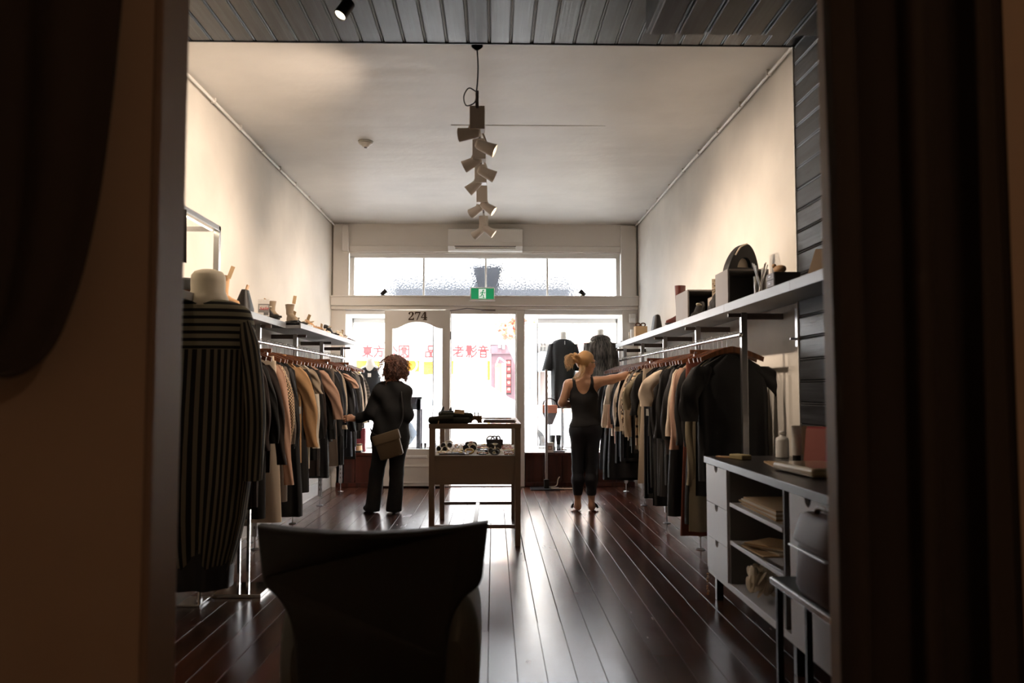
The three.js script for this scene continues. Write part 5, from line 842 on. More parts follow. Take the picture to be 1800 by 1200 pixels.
// ---------------------------------------------------------------- curtains of the doorway
function cloth(fn, nu, nv, th) { // fn(u,v) -> [x,y,z]; a sheet with thickness
  const pos = [], uv = [], idx = [], P = (u, v) => V(...fn(u, v));
  for (const s of [1, -1]) for (let j = 0; j <= nv; j++) for (let i = 0; i <= nu; i++) { const u = i / nu, v = j / nv, e = 1e-3, p = P(u, v), a = P(Math.min(1, u + e), v).sub(P(Math.max(0, u - e), v)), b = P(u, Math.min(1, v + e)).sub(P(u, Math.max(0, v - e))), n = a.cross(b).normalize(); p.addScaledVector(n, s * th / 2); pos.push(p.x, p.y, p.z); uv.push(u * 3, v * 3); }
  const W = nu + 1, N = W * (nv + 1);
  for (let j = 0; j < nv; j++) for (let i = 0; i < nu; i++) { const a = j * W + i, b = a + 1, c = a + W, d = c + 1; idx.push(a, b, c, b, d, c, N + a, N + c, N + b, N + b, N + c, N + d); }
  for (let i = 0; i < nu; i++) for (const j of [0, nv]) { const a = j * W + i, b = a + 1; idx.push(a, N + a, b, b, N + a, N + b); }
  for (let j = 0; j < nv; j++) for (const i of [0, nu]) { const a = j * W + i, b = a + W; idx.push(a, b, N + a, b, N + b, N + a); }
  const g = new THREE.BufferGeometry(); g.setAttribute('position', new THREE.Float32BufferAttribute(pos, 3)); g.setAttribute('uv', new THREE.Float32BufferAttribute(uv, 2)); g.setIndex(idx); g.computeVertexNormals(); return g;
}
{
  const t = thing('doorway_curtain', 'heavy dark brown curtain hanging straight in deep folds', 'curtain', [0.908, 0, -1.74]);
  const bow = (v) => 0.016 * Math.sin(v * 2.6);
  part(t, 'cloth', cloth((u, v) => { const w = u * 11.5 * Math.PI / 2 + 0.35 * Math.sin(u * 9), k = 1 - 0.25 * v; return [-0.215 + bow(v) * (1 - u) + u * 0.445 + 0.012 * Math.cos(w * 2) + 0.012 * v * Math.sin(u * 23), 2.56 - v * 2.535, (0.052 * Math.sin(w) + 0.014 * Math.sin(w * 2.3 + 1 + v)) * k]; }, 150, 30, 0.004), m.curtain);
  part(t, 'rod', rod([-0.3, 2.57, 0], [0.6, 2.57, 0], 0.014), m.blackMetal);
}
{
  const t = thing('tied_curtain', 'dark brown curtain gathered and tied back beside the doorway', 'curtain', [-1.2, 0, -1.72]);
  const edge = new THREE.CatmullRomCurve3([V(0.445, 2.5, 0), V(0.43, 2.1, 0), V(0.41, 1.8, 0), V(0.385, 1.59, 0), V(0.345, 1.42, 0.0), V(0.295, 1.315, 0.01), V(0.225, 1.272, 0.015), V(0.15, 1.29, 0.01), V(-0.05, 1.4, 0)]);
  const inner = new THREE.CatmullRomCurve3([V(-0.55, 2.5, 0), V(-0.53, 2.2, 0), V(-0.45, 1.95, 0), V(-0.36, 1.75, 0), V(-0.28, 1.62, 0), V(-0.2, 1.55, 0), V(-0.14, 1.5, 0), V(-0.1, 1.47, 0), V(-0.05, 1.44, 0)]);
  part(t, 'cloth', cloth((u, v) => { const a = inner.getPoint(v), b = edge.getPoint(v), k = (0.35 + 0.65 * (1 - v)); const w = u * 15; return [lerp(a.x, b.x, u), lerp(a.y, b.y, u), 0.045 * k * Math.sin(w) + 0.02 * k * Math.sin(w * 2.1 + 2 * v) + 0.03 * (1 - u) * v]; }, 120, 44, 0.005), m.curtain);
  part(t, 'tie', tube([[-0.1, 1.47, 0.05], [-0.03, 1.42, 0.05], [-0.02, 1.38, 0.0], [-0.08, 1.42, -0.06], [-0.12, 1.46, -0.04]], 0.012, 24, 8, true), m.curtain);
  part(t, 'rod', rod([-0.65, 2.52, 0], [0.46, 2.52, 0], 0.014), m.blackMetal);
}

// ---------------------------------------------------------------- people
function headFn(c, yaw, pitch = 0, roll = 0) { // face looks along local +z before turning
  const q = new THREE.Quaternion().setFromEuler(new THREE.Euler(pitch, yaw, roll, 'YXZ')).invert(), p = V(0, 0, 0);
  const skull = ell3([0, 0.022, -0.012], [0.074, 0.092, 0.094]), face = ell3([0, -0.03, 0.026], [0.06, 0.082, 0.066]), jaw = cone3([0, -0.075, 0.02], [0, -0.092, 0.06], 0.042, 0.024), nose = cone3([0, 0.012, 0.088], [0, -0.026, 0.106], 0.008, 0.0135), lip = ell3([0, -0.058, 0.086], [0.022, 0.009, 0.011]), lip2 = ell3([0, -0.07, 0.083], [0.019, 0.008, 0.011]), brow = ell3([0, 0.03, 0.078], [0.052, 0.012, 0.018]), cheekL = ell3([-0.034, -0.022, 0.066], [0.024, 0.022, 0.022]), cheekR = ell3([0.034, -0.022, 0.066], [0.024, 0.022, 0.022]), earL = ell3([-0.077, -0.012, -0.002], [0.01, 0.031, 0.019]), earR = ell3([0.077, -0.012, -0.002], [0.01, 0.031, 0.019]), eyeL = ell3([-0.031, 0.008, 0.094], [0.018, 0.011, 0.016]), eyeR = ell3([0.031, 0.008, 0.094], [0.018, 0.011, 0.016]);
  return (x, y, z) => {
    p.set(x - c[0], y - c[1], z - c[2]).applyQuaternion(q); const a = p.x, b = p.y, d = p.z;
    let s = smin(skull(a, b, d), face(a, b, d), 0.04); s = smin(s, jaw(a, b, d), 0.03); s = smin(s, brow(a, b, d), 0.015); s = smin(s, cheekL(a, b, d), 0.02); s = smin(s, cheekR(a, b, d), 0.02); s = Math.max(s, -smin(eyeL(a, b, d), eyeR(a, b, d), 0.002)); s = smin(s, nose(a, b, d), 0.014); s = smin(s, lip(a, b, d), 0.006); s = smin(s, lip2(a, b, d), 0.006); s = smin(s, earL(a, b, d), 0.008); return smin(s, earR(a, b, d), 0.008);
  };
}
function headPt(c, yaw, pitch, roll, v) { return V(...v).applyQuaternion(new THREE.Quaternion().setFromEuler(new THREE.Euler(pitch, yaw, roll, 'YXZ'))).add(V(...c)).toArray(); }
function handFn(w, dir, nrm, curl, side) { // palm from the wrist along dir; nrm is the back of the hand; side the thumb's direction sign
  const D = V(...dir).normalize(), N = V(...nrm).addScaledVector(D, -V(...nrm).dot(D)).normalize(), S = D.clone().cross(N).multiplyScalar(side), W = V(...w), fs = [], at = (a, b, c) => W.clone().addScaledVector(D, a).addScaledVector(S, b).addScaledVector(N, c).toArray();
  fs.push(cone3(at(-0.02, 0, 0), at(0.02, 0, 0), 0.024, 0.022), cone3(at(0.02, 0.012, 0), at(0.078, 0.022, 0), 0.018, 0.014), cone3(at(0.02, -0.01, 0), at(0.074, -0.024, 0), 0.018, 0.013), cone3(at(0.02, 0, 0), at(0.08, 0, 0), 0.018, 0.014));
  const F = [[0.027, 0.078, [0.038, 0.025, 0.02]], [0.009, 0.084, [0.043, 0.028, 0.022]], [-0.01, 0.08, [0.04, 0.026, 0.021]], [-0.028, 0.072, [0.031, 0.02, 0.018]]];
  const fingers = []; F.forEach(([s, a, L], k) => { let p = W.clone().addScaledVector(D, a).addScaledVector(S, s), ang = 0; const spread = s * 0.0; let prev = p.toArray(); L.forEach((l, i) => { ang += curl * (0.7 + 0.12 * k) * (i === 0 ? 0.7 : 1); p = p.clone().addScaledVector(D, l * Math.cos(ang)).addScaledVector(N, -l * Math.sin(ang)).addScaledVector(S, spread); const nx = p.toArray(); fingers.push(cone3(prev, nx, 0.0092 - i * 0.0008, 0.0086 - i * 0.001)); prev = nx; }); });
  fingers.push(cone3(at(0.022, 0.022, -0.004), at(0.052, 0.044, -0.014), 0.0125, 0.0105), cone3(at(0.052, 0.044, -0.014), at(0.084, 0.05, -0.026), 0.0105, 0.008));
  const palm = union(0.02, ...fs), fg = union(0.004, ...fingers); return (x, y, z) => smin(palm(x, y, z), fg(x, y, z), 0.008);
}
const bounds = (pts, pad) => [[0, 1, 2].map((q) => Math.min(...pts.map((p) => p[q])) - pad), [0, 1, 2].map((q) => Math.max(...pts.map((p) => p[q])) + pad)];
const hairMat = (c) => M(c, 0.5, { bumpMap: rep(T.knit, 5, 5), bumpScale: 0.0008, sheen: 0.4, sheenColor: C(0.6, 0.4, 0.25), sheenRoughness: 0.4 });
function strands(list, r0, mat, parent, name) { return part(parent, name, list.map((p) => tube(p, r0, 14, 4)), mat); }

// shopper with fair hair in a bun, reaching for the shirts
{
  const t = thing('person', 'person with a fair bun, black vest and dark leggings reaching for shirts', 'person', [0.95, 0, -8.5]);
  const hc = [0.005, 1.508, -0.03], yaw = 2.05;
  const torso = union(0.06, ell3([-0.03, 1.235, -0.01], [0.145, 0.13, 0.088]), cone3([-0.17, 1.285, 0], [0.1, 1.31, 0], 0.05, 0.052), cone3([-0.025, 1.1, 0], [-0.01, 0.98, 0.005], 0.1, 0.098), cone3([-0.1, 1.14, -0.01], [-0.06, 0.98, 0], 0.06, 0.06), cone3([0.06, 1.14, -0.01], [0.045, 0.98, 0], 0.06, 0.06), ell3([-0.012, 0.84, 0.012], [0.148, 0.125, 0.112]), ell3([-0.075, 0.815, 0.05], [0.075, 0.085, 0.078]), ell3([0.055, 0.815, 0.05], [0.075, 0.085, 0.078]));
  const legL = union(0.03, cone3([-0.078, 0.8, 0.01], [-0.085, 0.43, 0.0], 0.083, 0.053), cone3([-0.085, 0.43, 0], [-0.09, 0.31, 0.018], 0.05, 0.053), cone3([-0.09, 0.31, 0.018], [-0.092, 0.075, 0.02], 0.053, 0.03)), legR = union(0.03, cone3([0.06, 0.8, 0.01], [0.052, 0.43, 0.02], 0.083, 0.053), cone3([0.052, 0.43, 0.02], [0.048, 0.31, 0.04], 0.05, 0.053), cone3([0.048, 0.31, 0.04], [0.045, 0.075, 0.045], 0.053, 0.03));
  const foot = (x, z, dx) => union(0.02, ell3([x, 0.045, z + 0.01], [0.03, 0.038, 0.034]), cone3([x, 0.042, z], [x + dx, 0.034, z - 0.15], 0.03, 0.022), ell3([x + dx, 0.034, z - 0.13], [0.038, 0.018, 0.045]));
  const armR = union(0.03, cone3([0.12, 1.315, 0], [0.27, 1.34, -0.02], 0.055, 0.045), cone3([0.27, 1.34, -0.02], [0.425, 1.385, -0.03], 0.045, 0.036), cone3([0.425, 1.385, -0.03], [0.5, 1.42, -0.03], 0.038, 0.037), cone3([0.5, 1.42, -0.03], [0.64, 1.487, -0.035], 0.036, 0.023)), armL = union(0.03, cone3([-0.18, 1.285, 0], [-0.25, 1.1, 0.03], 0.05, 0.037), cone3([-0.25, 1.1, 0.03], [-0.17, 1.08, -0.12], 0.037, 0.033), cone3([-0.17, 1.08, -0.12], [-0.1, 1.1, -0.22], 0.033, 0.022));
  const neck = cone3([-0.03, 1.3, 0], [0.002, 1.44, -0.025], 0.056, 0.046), head = headFn(hc, yaw, 0.05, 0);
  const bodyNoHead = union(0.04, torso, legL, legR, foot(-0.092, 0.03, -0.01), foot(0.047, 0.055, 0.03), armR, armL, neck);
  const body = (x, y, z) => smin(bodyNoHead(x, y, z), head(x, y, z), 0.03);
  const hR = handFn([0.64, 1.487, -0.035], [1, 0.12, -0.05], [0, 1, 0.2], 0.55, 1), hL = handFn([-0.1, 1.1, -0.22], [0.8, 0.25, -0.4], [-0.3, 0, 1], 0.5, -1);
  const sk = [nets([-0.36, -0.01, -0.3], [0.7, 1.42, 0.2], 0.0125, bodyNoHead), nets([-0.12, 1.33, -0.17], [0.15, 1.66, 0.12], 0.0045, body), nets([0.59, 1.38, -0.12], [0.86, 1.56, 0.06], 0.0036, hR), nets([-0.2, 1.02, -0.4], [0.12, 1.24, -0.13], 0.0036, hL)];
  part(t, 'body', sk, m.skinB);
  const vestF = (x, y, z) => { let d = torso(x, y, z) - 0.009 - 0.007 * sstep(1.0, 0.86, y) - 0.003 * Math.sin(y * 30 + x * 18); const cx = -0.035, sc = Math.hypot((x - cx) / 0.078, (y - 1.345) / 0.155) - 1; d = Math.max(d, -sc * 0.08); const w = Math.max(Math.abs(x - cx) - lerp(0.165, 0.108, sstep(1.16, 1.27, y)), -1); d = Math.max(d, y > 1.12 ? w : -1); return Math.max(d, 0.865 + 0.01 * Math.sin(x * 14) - y); };
  const black = fab(C(0.013, 0.012, 0.013), 0.85), navy = fab(C(0.016, 0.018, 0.026), 0.7);
  part(t, 'vest', nets([-0.26, 0.82, -0.2], [0.24, 1.4, 0.22], 0.008, vestF), black);
  const hipF = union(0.05, ell3([-0.012, 0.84, 0.012], [0.148, 0.125, 0.112]), ell3([-0.075, 0.815, 0.05], [0.075, 0.085, 0.078]), ell3([0.055, 0.815, 0.05], [0.075, 0.085, 0.078]));
  part(t, 'leggings', nets([-0.2, 0.12, -0.14], [0.2, 0.96, 0.2], 0.009, (x, y, z) => Math.max(smin(smin(legL(x, y, z), legR(x, y, z), 0.012), hipF(x, y, z), 0.05) - 0.008 - 0.002 * Math.sin(y * 70 + x * 10) * sstep(0.3, 0.17, y), 0.16 - y, y - 0.93)), navy);
  for (const [x, z, dx] of [[-0.092, 0.03, -0.01], [0.047, 0.055, 0.03]]) { const s = new THREE.Shape(); s.ellipse(0, 0, 0.046, 0.125, 0, 6.2832); const g = ext(s, 0.018, 0.003); g.rotateX(-Math.PI / 2); g.rotateY(dx > 0 ? -0.2 : 0.06); const sl = part(t, 'sandal', tr(g, x + dx * 0.5, 0.004, z - 0.062), m.black); part(sl, 'strap', tube([[x + dx - 0.045, 0.02, z - 0.09], [x + dx - 0.03, 0.055, z - 0.1], [x + dx + 0.02, 0.06, z - 0.1], [x + dx + 0.046, 0.02, z - 0.09]], 0.011, 16, 8), m.black); }
  // hair
  const hm = hairMat(C(0.48, 0.27, 0.11)), hl = M(C(0.72, 0.5, 0.27), 0.45, { sheen: 0.5 });
  const fd = V(Math.sin(yaw), 0, Math.cos(yaw));
  const hair = (x, y, z) => { const a = x - hc[0], b = y - hc[1] - 0.026, c = z - hc[2], f = a * fd.x + c * fd.z, s = a * fd.z - c * fd.x; let d = (Math.sqrt((f + 0.014) ** 2 / 0.104 ** 2 + b * b / 0.104 ** 2 + s * s / 0.085 ** 2) - 1) * 0.085; d += 0.0025 * Math.sin(50 * (b + f * 0.6) + 8 * s); d = Math.max(d, (f - 0.062 - 0.25 * b) * 0.9, -(b + 0.07 - 0.5 * Math.max(0, f + 0.02)) * 0.8); return d; };
  const bun = (x, y, z) => { const q = ell3([-0.118, 1.556, 0.04], [0.046, 0.054, 0.045])(x, y, z); return q + 0.006 * Math.sin(90 * (x + y) + 40 * z) + 0.004 * Math.sin(120 * (y - z)); };
  part(t, 'hair', nets([-0.17, 1.4, -0.17], [0.16, 1.66, 0.13], 0.0045, (x, y, z) => smin(hair(x, y, z), bun(x, y, z), 0.018)), hm);
  const r = rng(61), ws = []; for (let i = 0; i < 130; i++) { const a = r() * 6.28, st = [-0.12 + 0.03 * Math.cos(a), 1.562 + 0.035 * Math.sin(a), 0.05 + 0.03 * (r() - 0.3)], o = V(-0.05 - 0.05 * r(), -0.06 * r() + 0.02, 0.02 * (r() - 0.5)); ws.push([st, [st[0] + o.x * 0.5, st[1] + o.y * 0.4 + 0.008, st[2] + o.z], [st[0] + o.x * 0.8, st[1] + o.y - 0.03 * r(), st[2] + o.z * 2], [st[0] + o.x * 0.7, st[1] + o.y - 0.07 * r() - 0.02, st[2] + o.z]]); }
  for (let i = 0; i < 46; i++) { const x = -0.07 + 0.06 * r(), z = 0.05 + 0.03 * r(); ws.push([[x, 1.47 + 0.02 * r(), z], [x - 0.02 * r(), 1.42, z + 0.02 * r()], [x - 0.02 - 0.05 * r(), 1.39 - 0.03 * r(), z + 0.02], [x - 0.03 - 0.06 * r(), 1.36 - 0.03 * r(), z + 0.02]]); }
  strands(ws, 0.0011, hl, t, 'loose_strands');
  const g = []; for (const s of [-1, 1]) { g.push(tube([0, 1, 2, 3, 4, 5, 6, 7].map((k) => headPt(hc, yaw, 0.05, 0, [s * 0.033 + 0.027 * Math.cos(k * Math.PI / 4), 0.006 + 0.02 * Math.sin(k * Math.PI / 4), 0.108])), 0.0026, 32, 6, true), tube([headPt(hc, yaw, 0.05, 0, [s * 0.06, 0.012, 0.105]), headPt(hc, yaw, 0.05, 0, [s * 0.078, 0.012, 0.06]), headPt(hc, yaw, 0.05, 0, [s * 0.082, 0.008, -0.01])], 0.003, 12, 6)); } g.push(tube([headPt(hc, yaw, 0.05, 0, [-0.007, 0.01, 0.112]), headPt(hc, yaw, 0.05, 0, [0.007, 0.01, 0.112])], 0.0026, 4, 6));
  const gl = thing('eyeglasses', 'dark rimmed eyeglasses worn by the person with the fair bun', 'glasses', [0.95, 0, -8.5]); part(gl, 'frame', g, m.black); for (const s of [-1, 1]) { const l = cyl(0.026, 0.026, 0.0015, 0, 0, 0, 20).rotateX(Math.PI / 2).scale(1, 0.78, 1); l.rotateY(yaw); const p = headPt(hc, yaw, 0.05, 0, [s * 0.033, 0.006, 0.108]); part(gl, 'lens', tr(l, ...p), m.glass); }
  for (const s of [-1, 1]) part(t, 'eye', tr(new THREE.SphereGeometry(0.0115, 12, 10), ...headPt(hc, yaw, 0.05, 0, [s * 0.031, 0.008, 0.078])), m.white);
}
// shopper in loose black with a curly brown bob and a shoulder bag
{
  const t = thing('person', 'person with a curly brown bob and loose black clothes touching a garment', 'person', [-1.08, 0, -8.44]);
  const hc = [0.05, 1.425, -0.03], yaw = 3.75;
  const torso = union(0.07, ell3([0.045, 1.13, 0], [0.15, 0.15, 0.1]), cone3([-0.075, 1.2, 0], [0.165, 1.2, 0], 0.056, 0.056), cone3([-0.06, 1.215, 0], [0.03, 1.275, 0], 0.05, 0.058), cone3([0.15, 1.215, 0], [0.06, 1.275, 0], 0.05, 0.058), cone3([0.04, 1.0, 0], [0.035, 0.85, 0.01], 0.115, 0.12), cone3([-0.045, 0.98, 0], [-0.055, 0.78, 0], 0.08, 0.09), cone3([0.125, 0.98, 0], [0.115, 0.78, 0], 0.08, 0.09), ell3([0.03, 0.72, 0.015], [0.165, 0.12, 0.12]));
  const armL = union(0.03, cone3([-0.09, 1.195, 0], [-0.175, 0.99, 0.0], 0.05, 0.042), cone3([-0.175, 0.99, 0], [-0.335, 0.935, -0.05], 0.042, 0.026)), armR = union(0.03, cone3([0.175, 1.19, 0.0], [0.2, 0.985, 0.02], 0.05, 0.042), cone3([0.2, 0.985, 0.02], [0.15, 0.95, -0.2], 0.04, 0.026));
  const legL = union(0.03, cone3([-0.055, 0.7, 0.01], [-0.1, 0.37, -0.01], 0.09, 0.058), cone3([-0.1, 0.37, -0.01], [-0.125, 0.08, 0.03], 0.056, 0.034)), legR = union(0.03, cone3([0.11, 0.7, 0.01], [0.085, 0.37, 0.03], 0.09, 0.058), cone3([0.085, 0.37, 0.03], [0.075, 0.08, 0.06], 0.056, 0.034)), neck = cone3([0.045, 1.2, 0], [0.05, 1.36, -0.02], 0.062, 0.05), head = headFn(hc, yaw, 0.12, 0);
  const feet = union(0.02, cone3([-0.13, 0.045, 0.03], [-0.2, 0.035, -0.07], 0.036, 0.028), cone3([0.075, 0.045, 0.06], [0.085, 0.035, -0.09], 0.036, 0.028));
  const all = union(0.04, torso, armL, armR, legL, legR, feet, neck), withHead = (x, y, z) => smin(all(x, y, z), head(x, y, z), 0.03);
  const hL = handFn([-0.335, 0.935, -0.05], [-1, 0.1, -0.1], [0.1, 0.5, 1], 0.6, 1), hR = handFn([0.15, 0.95, -0.2], [-0.4, 0.1, -0.9], [0.9, 0.2, -0.3], 0.5, 1);
  part(t, 'body', [nets([-0.4, -0.005, -0.28], [0.34, 1.32, 0.22], 0.0125, (x, y, z) => all(x, y, z) + 0.004), nets([-0.09, 1.22, -0.17], [0.19, 1.57, 0.12], 0.005, withHead), nets([-0.58, 0.82, -0.17], [-0.29, 1.03, 0.07], 0.0036, hL), nets([0.0, 0.86, -0.42], [0.24, 1.05, -0.16], 0.0036, hR)], m.skin);
  const fold = (x, y, z) => 0.006 * Math.sin(22 * y + 9 * x + 4 * Math.sin(7 * z + 3 * x)) + 0.004 * Math.sin(38 * x + 13 * y);
  const cloth1 = fab(C(0.012, 0.012, 0.013), 0.85), cloth2 = fab(C(0.015, 0.014, 0.014), 0.8);
  const topBase = union(0.05, torso, cone3([-0.09, 1.195, 0], [-0.175, 0.99, 0.0], 0.052, 0.046), cone3([-0.175, 0.99, 0], [-0.325, 0.938, -0.048], 0.046, 0.03), cone3([0.175, 1.19, 0.0], [0.2, 0.985, 0.02], 0.052, 0.047), cone3([0.2, 0.985, 0.02], [0.17, 0.955, -0.16], 0.046, 0.034));
  part(t, 'blouse', nets([-0.38, 0.66, -0.25], [0.36, 1.32, 0.24], 0.009, (x, y, z) => { let d = topBase(x, y, z) - 0.014 - fold(x, y, z); d = Math.max(d, 0.69 + 0.02 * Math.sin(x * 9 + 1) - y); d = Math.max(d, -(Math.hypot((x - 0.045) / 0.07, (y - 1.345) / 0.05, z / 0.085) - 1) * 0.05); return Math.max(d, -0.325 - x); }), cloth1);
  const trF = union(0.03, ell3([0.03, 0.7, 0.015], [0.18, 0.12, 0.13]), cone3([-0.055, 0.7, 0.01], [-0.1, 0.4, 0], 0.098, 0.07), cone3([-0.1, 0.4, 0], [-0.14, 0.04, 0.03], 0.068, 0.08), cone3([0.115, 0.7, 0.01], [0.1, 0.4, 0.03], 0.098, 0.07), cone3([0.1, 0.4, 0.03], [0.082, 0.04, 0.05], 0.068, 0.08));
  part(t, 'trousers', nets([-0.28, 0.01, -0.16], [0.28, 0.84, 0.22], 0.01, (x, y, z) => Math.max(trF(x, y, z) - 0.6 * fold(x, y * 0.6, z), 0.014 - y, y - 0.8)), cloth2);
  for (const [a, b] of [[[-0.13, 0.042, 0.04], [-0.215, 0.032, -0.07]], [[0.075, 0.042, 0.075], [0.09, 0.032, -0.1]]]) { const f = union(0.02, cone3(a, b, 0.04, 0.033)); const [lo, hi] = bounds([a, b], 0.05); lo[1] = -0.01; part(t, 'shoe', nets(lo, hi, 0.006, (x, y, z) => Math.max(f(x, y, z), -y + 0.002)), m.blackLeather); }
  const hl = M(C(0.2, 0.08, 0.045), 0.45);
  const fd = V(Math.sin(yaw), 0, Math.cos(yaw));
  const hb = (x, y, z) => { const a = x - hc[0] - 0.012, b = y - hc[1] - 0.018, c = z - hc[2] - 0.01, f = a * fd.x + c * fd.z, s = a * fd.z - c * fd.x, w = 1 + 0.12 * sstep(0.03, -0.07, b); let d = (Math.sqrt((f + 0.03) ** 2 / (0.12 * w) ** 2 + b * b / 0.145 ** 2 + s * s / (0.118 * w) ** 2) - 1) * 0.115; d += 0.01 * noise3(a * 38 + 3, b * 26, c * 38) + 0.006 * noise3(a * 80, b * 60 + 5, c * 80 + 2); return Math.max(d, (f - 0.05) * 0.9, -(b + 0.105 + 0.012 * Math.sin(a * 60))); };
  part(t, 'hair', nets([-0.13, 1.27, -0.2], [0.25, 1.62, 0.19], 0.006, hb), M(C(0.06, 0.024, 0.016), 0.6));
  const r = rng(71), lists = [[], []]; for (let i = 0; i < 420; i++) { const a = r() * 6.28, e = -0.5 + 1.9 * r(), w = 1 + 0.1 * Math.cos(e * 1.2), st = V(Math.cos(e) * Math.cos(a) * 0.118 * w, Math.sin(e) * 0.14, Math.cos(e) * Math.sin(a) * 0.118 * w); if (st.x * fd.x + st.z * fd.z > 0.04) continue; const c = V(hc[0] + 0.012, hc[1] + 0.02, hc[2] + 0.01), n = st.clone().normalize(), pts = [], L = 0.06 + 0.05 * r(), ph = r() * 6, q0 = r() * 0.01; let p = c.clone().add(st); for (let k = 0; k < 9; k++) { const v = k / 8, out = n.clone().multiplyScalar(0.004 + q0 + 0.006 * Math.sin(v * 8 + ph)), z2 = p.clone().add(out); z2.x += 0.008 * Math.cos(v * 9 + ph * 2); z2.z += 0.008 * Math.sin(v * 9 + ph); pts.push(z2.toArray()); const dn = V(n.x * Math.max(0, n.y) * 1.6, -1 + 0.6 * Math.max(0, n.y), n.z * Math.max(0, n.y) * 1.6).normalize(); p.addScaledVector(dn, L / 8); } lists[i % 2].push(pts); }
  strands(lists[0], 0.0021, hl, t, 'curls'); strands(lists[1], 0.0024, M(C(0.12, 0.045, 0.027), 0.5), t, 'curls');
  // shoulder bag
  const b = thing('shoulder_bag', 'brown olive leather bag slung at the hip of the person in black', 'bag', [-1.08, 0, -8.44]);
  const lm = M(C(0.13, 0.088, 0.045), 0.5, { bumpMap: rep(T.leather, 4, 4), bumpScale: 0.0001 }), bag = loft([ellRing(0, -0.13, 0, 0.1, 0.03, 28, 4), ellRing(0, -0.12, 0, 0.118, 0.042, 28, 4), ellRing(0, 0.02, 0, 0.125, 0.045, 28, 4), ellRing(0, 0.1, 0, 0.135, 0.036, 28, 4), ellRing(0, 0.118, 0, 0.13, 0.02, 28, 3)]); bag.rotateZ(0.3); part(b, 'body', tr(bag, 0.04, 0.69, 0.21), lm);
  const fl = loft([ellRing(0, 0.126, 0, 0.132, 0.02, 28, 4), ellRing(0, 0.115, 0.004, 0.14, 0.042, 28, 4), ellRing(0, 0.035, 0.008, 0.138, 0.048, 28, 4), ellRing(0, 0.03, 0.008, 0.136, 0.046, 28, 4)]); fl.rotateZ(0.3); part(b, 'flap', tr(fl, 0.04, 0.69, 0.21), lm);
  part(b, 'strap', tube([[0.13, 0.84, 0.2], [0.17, 0.95, 0.165], [0.165, 1.08, 0.135], [0.15, 1.2, 0.105], [0.14, 1.275, 0.0], [0.13, 1.2, -0.09]], 0.009, 40, 6), m.black); part(b, 'strap', tube([[-0.07, 0.78, 0.21], [-0.13, 0.8, 0.12], [-0.17, 0.84, 0.0]], 0.008, 20, 6), m.black);
}

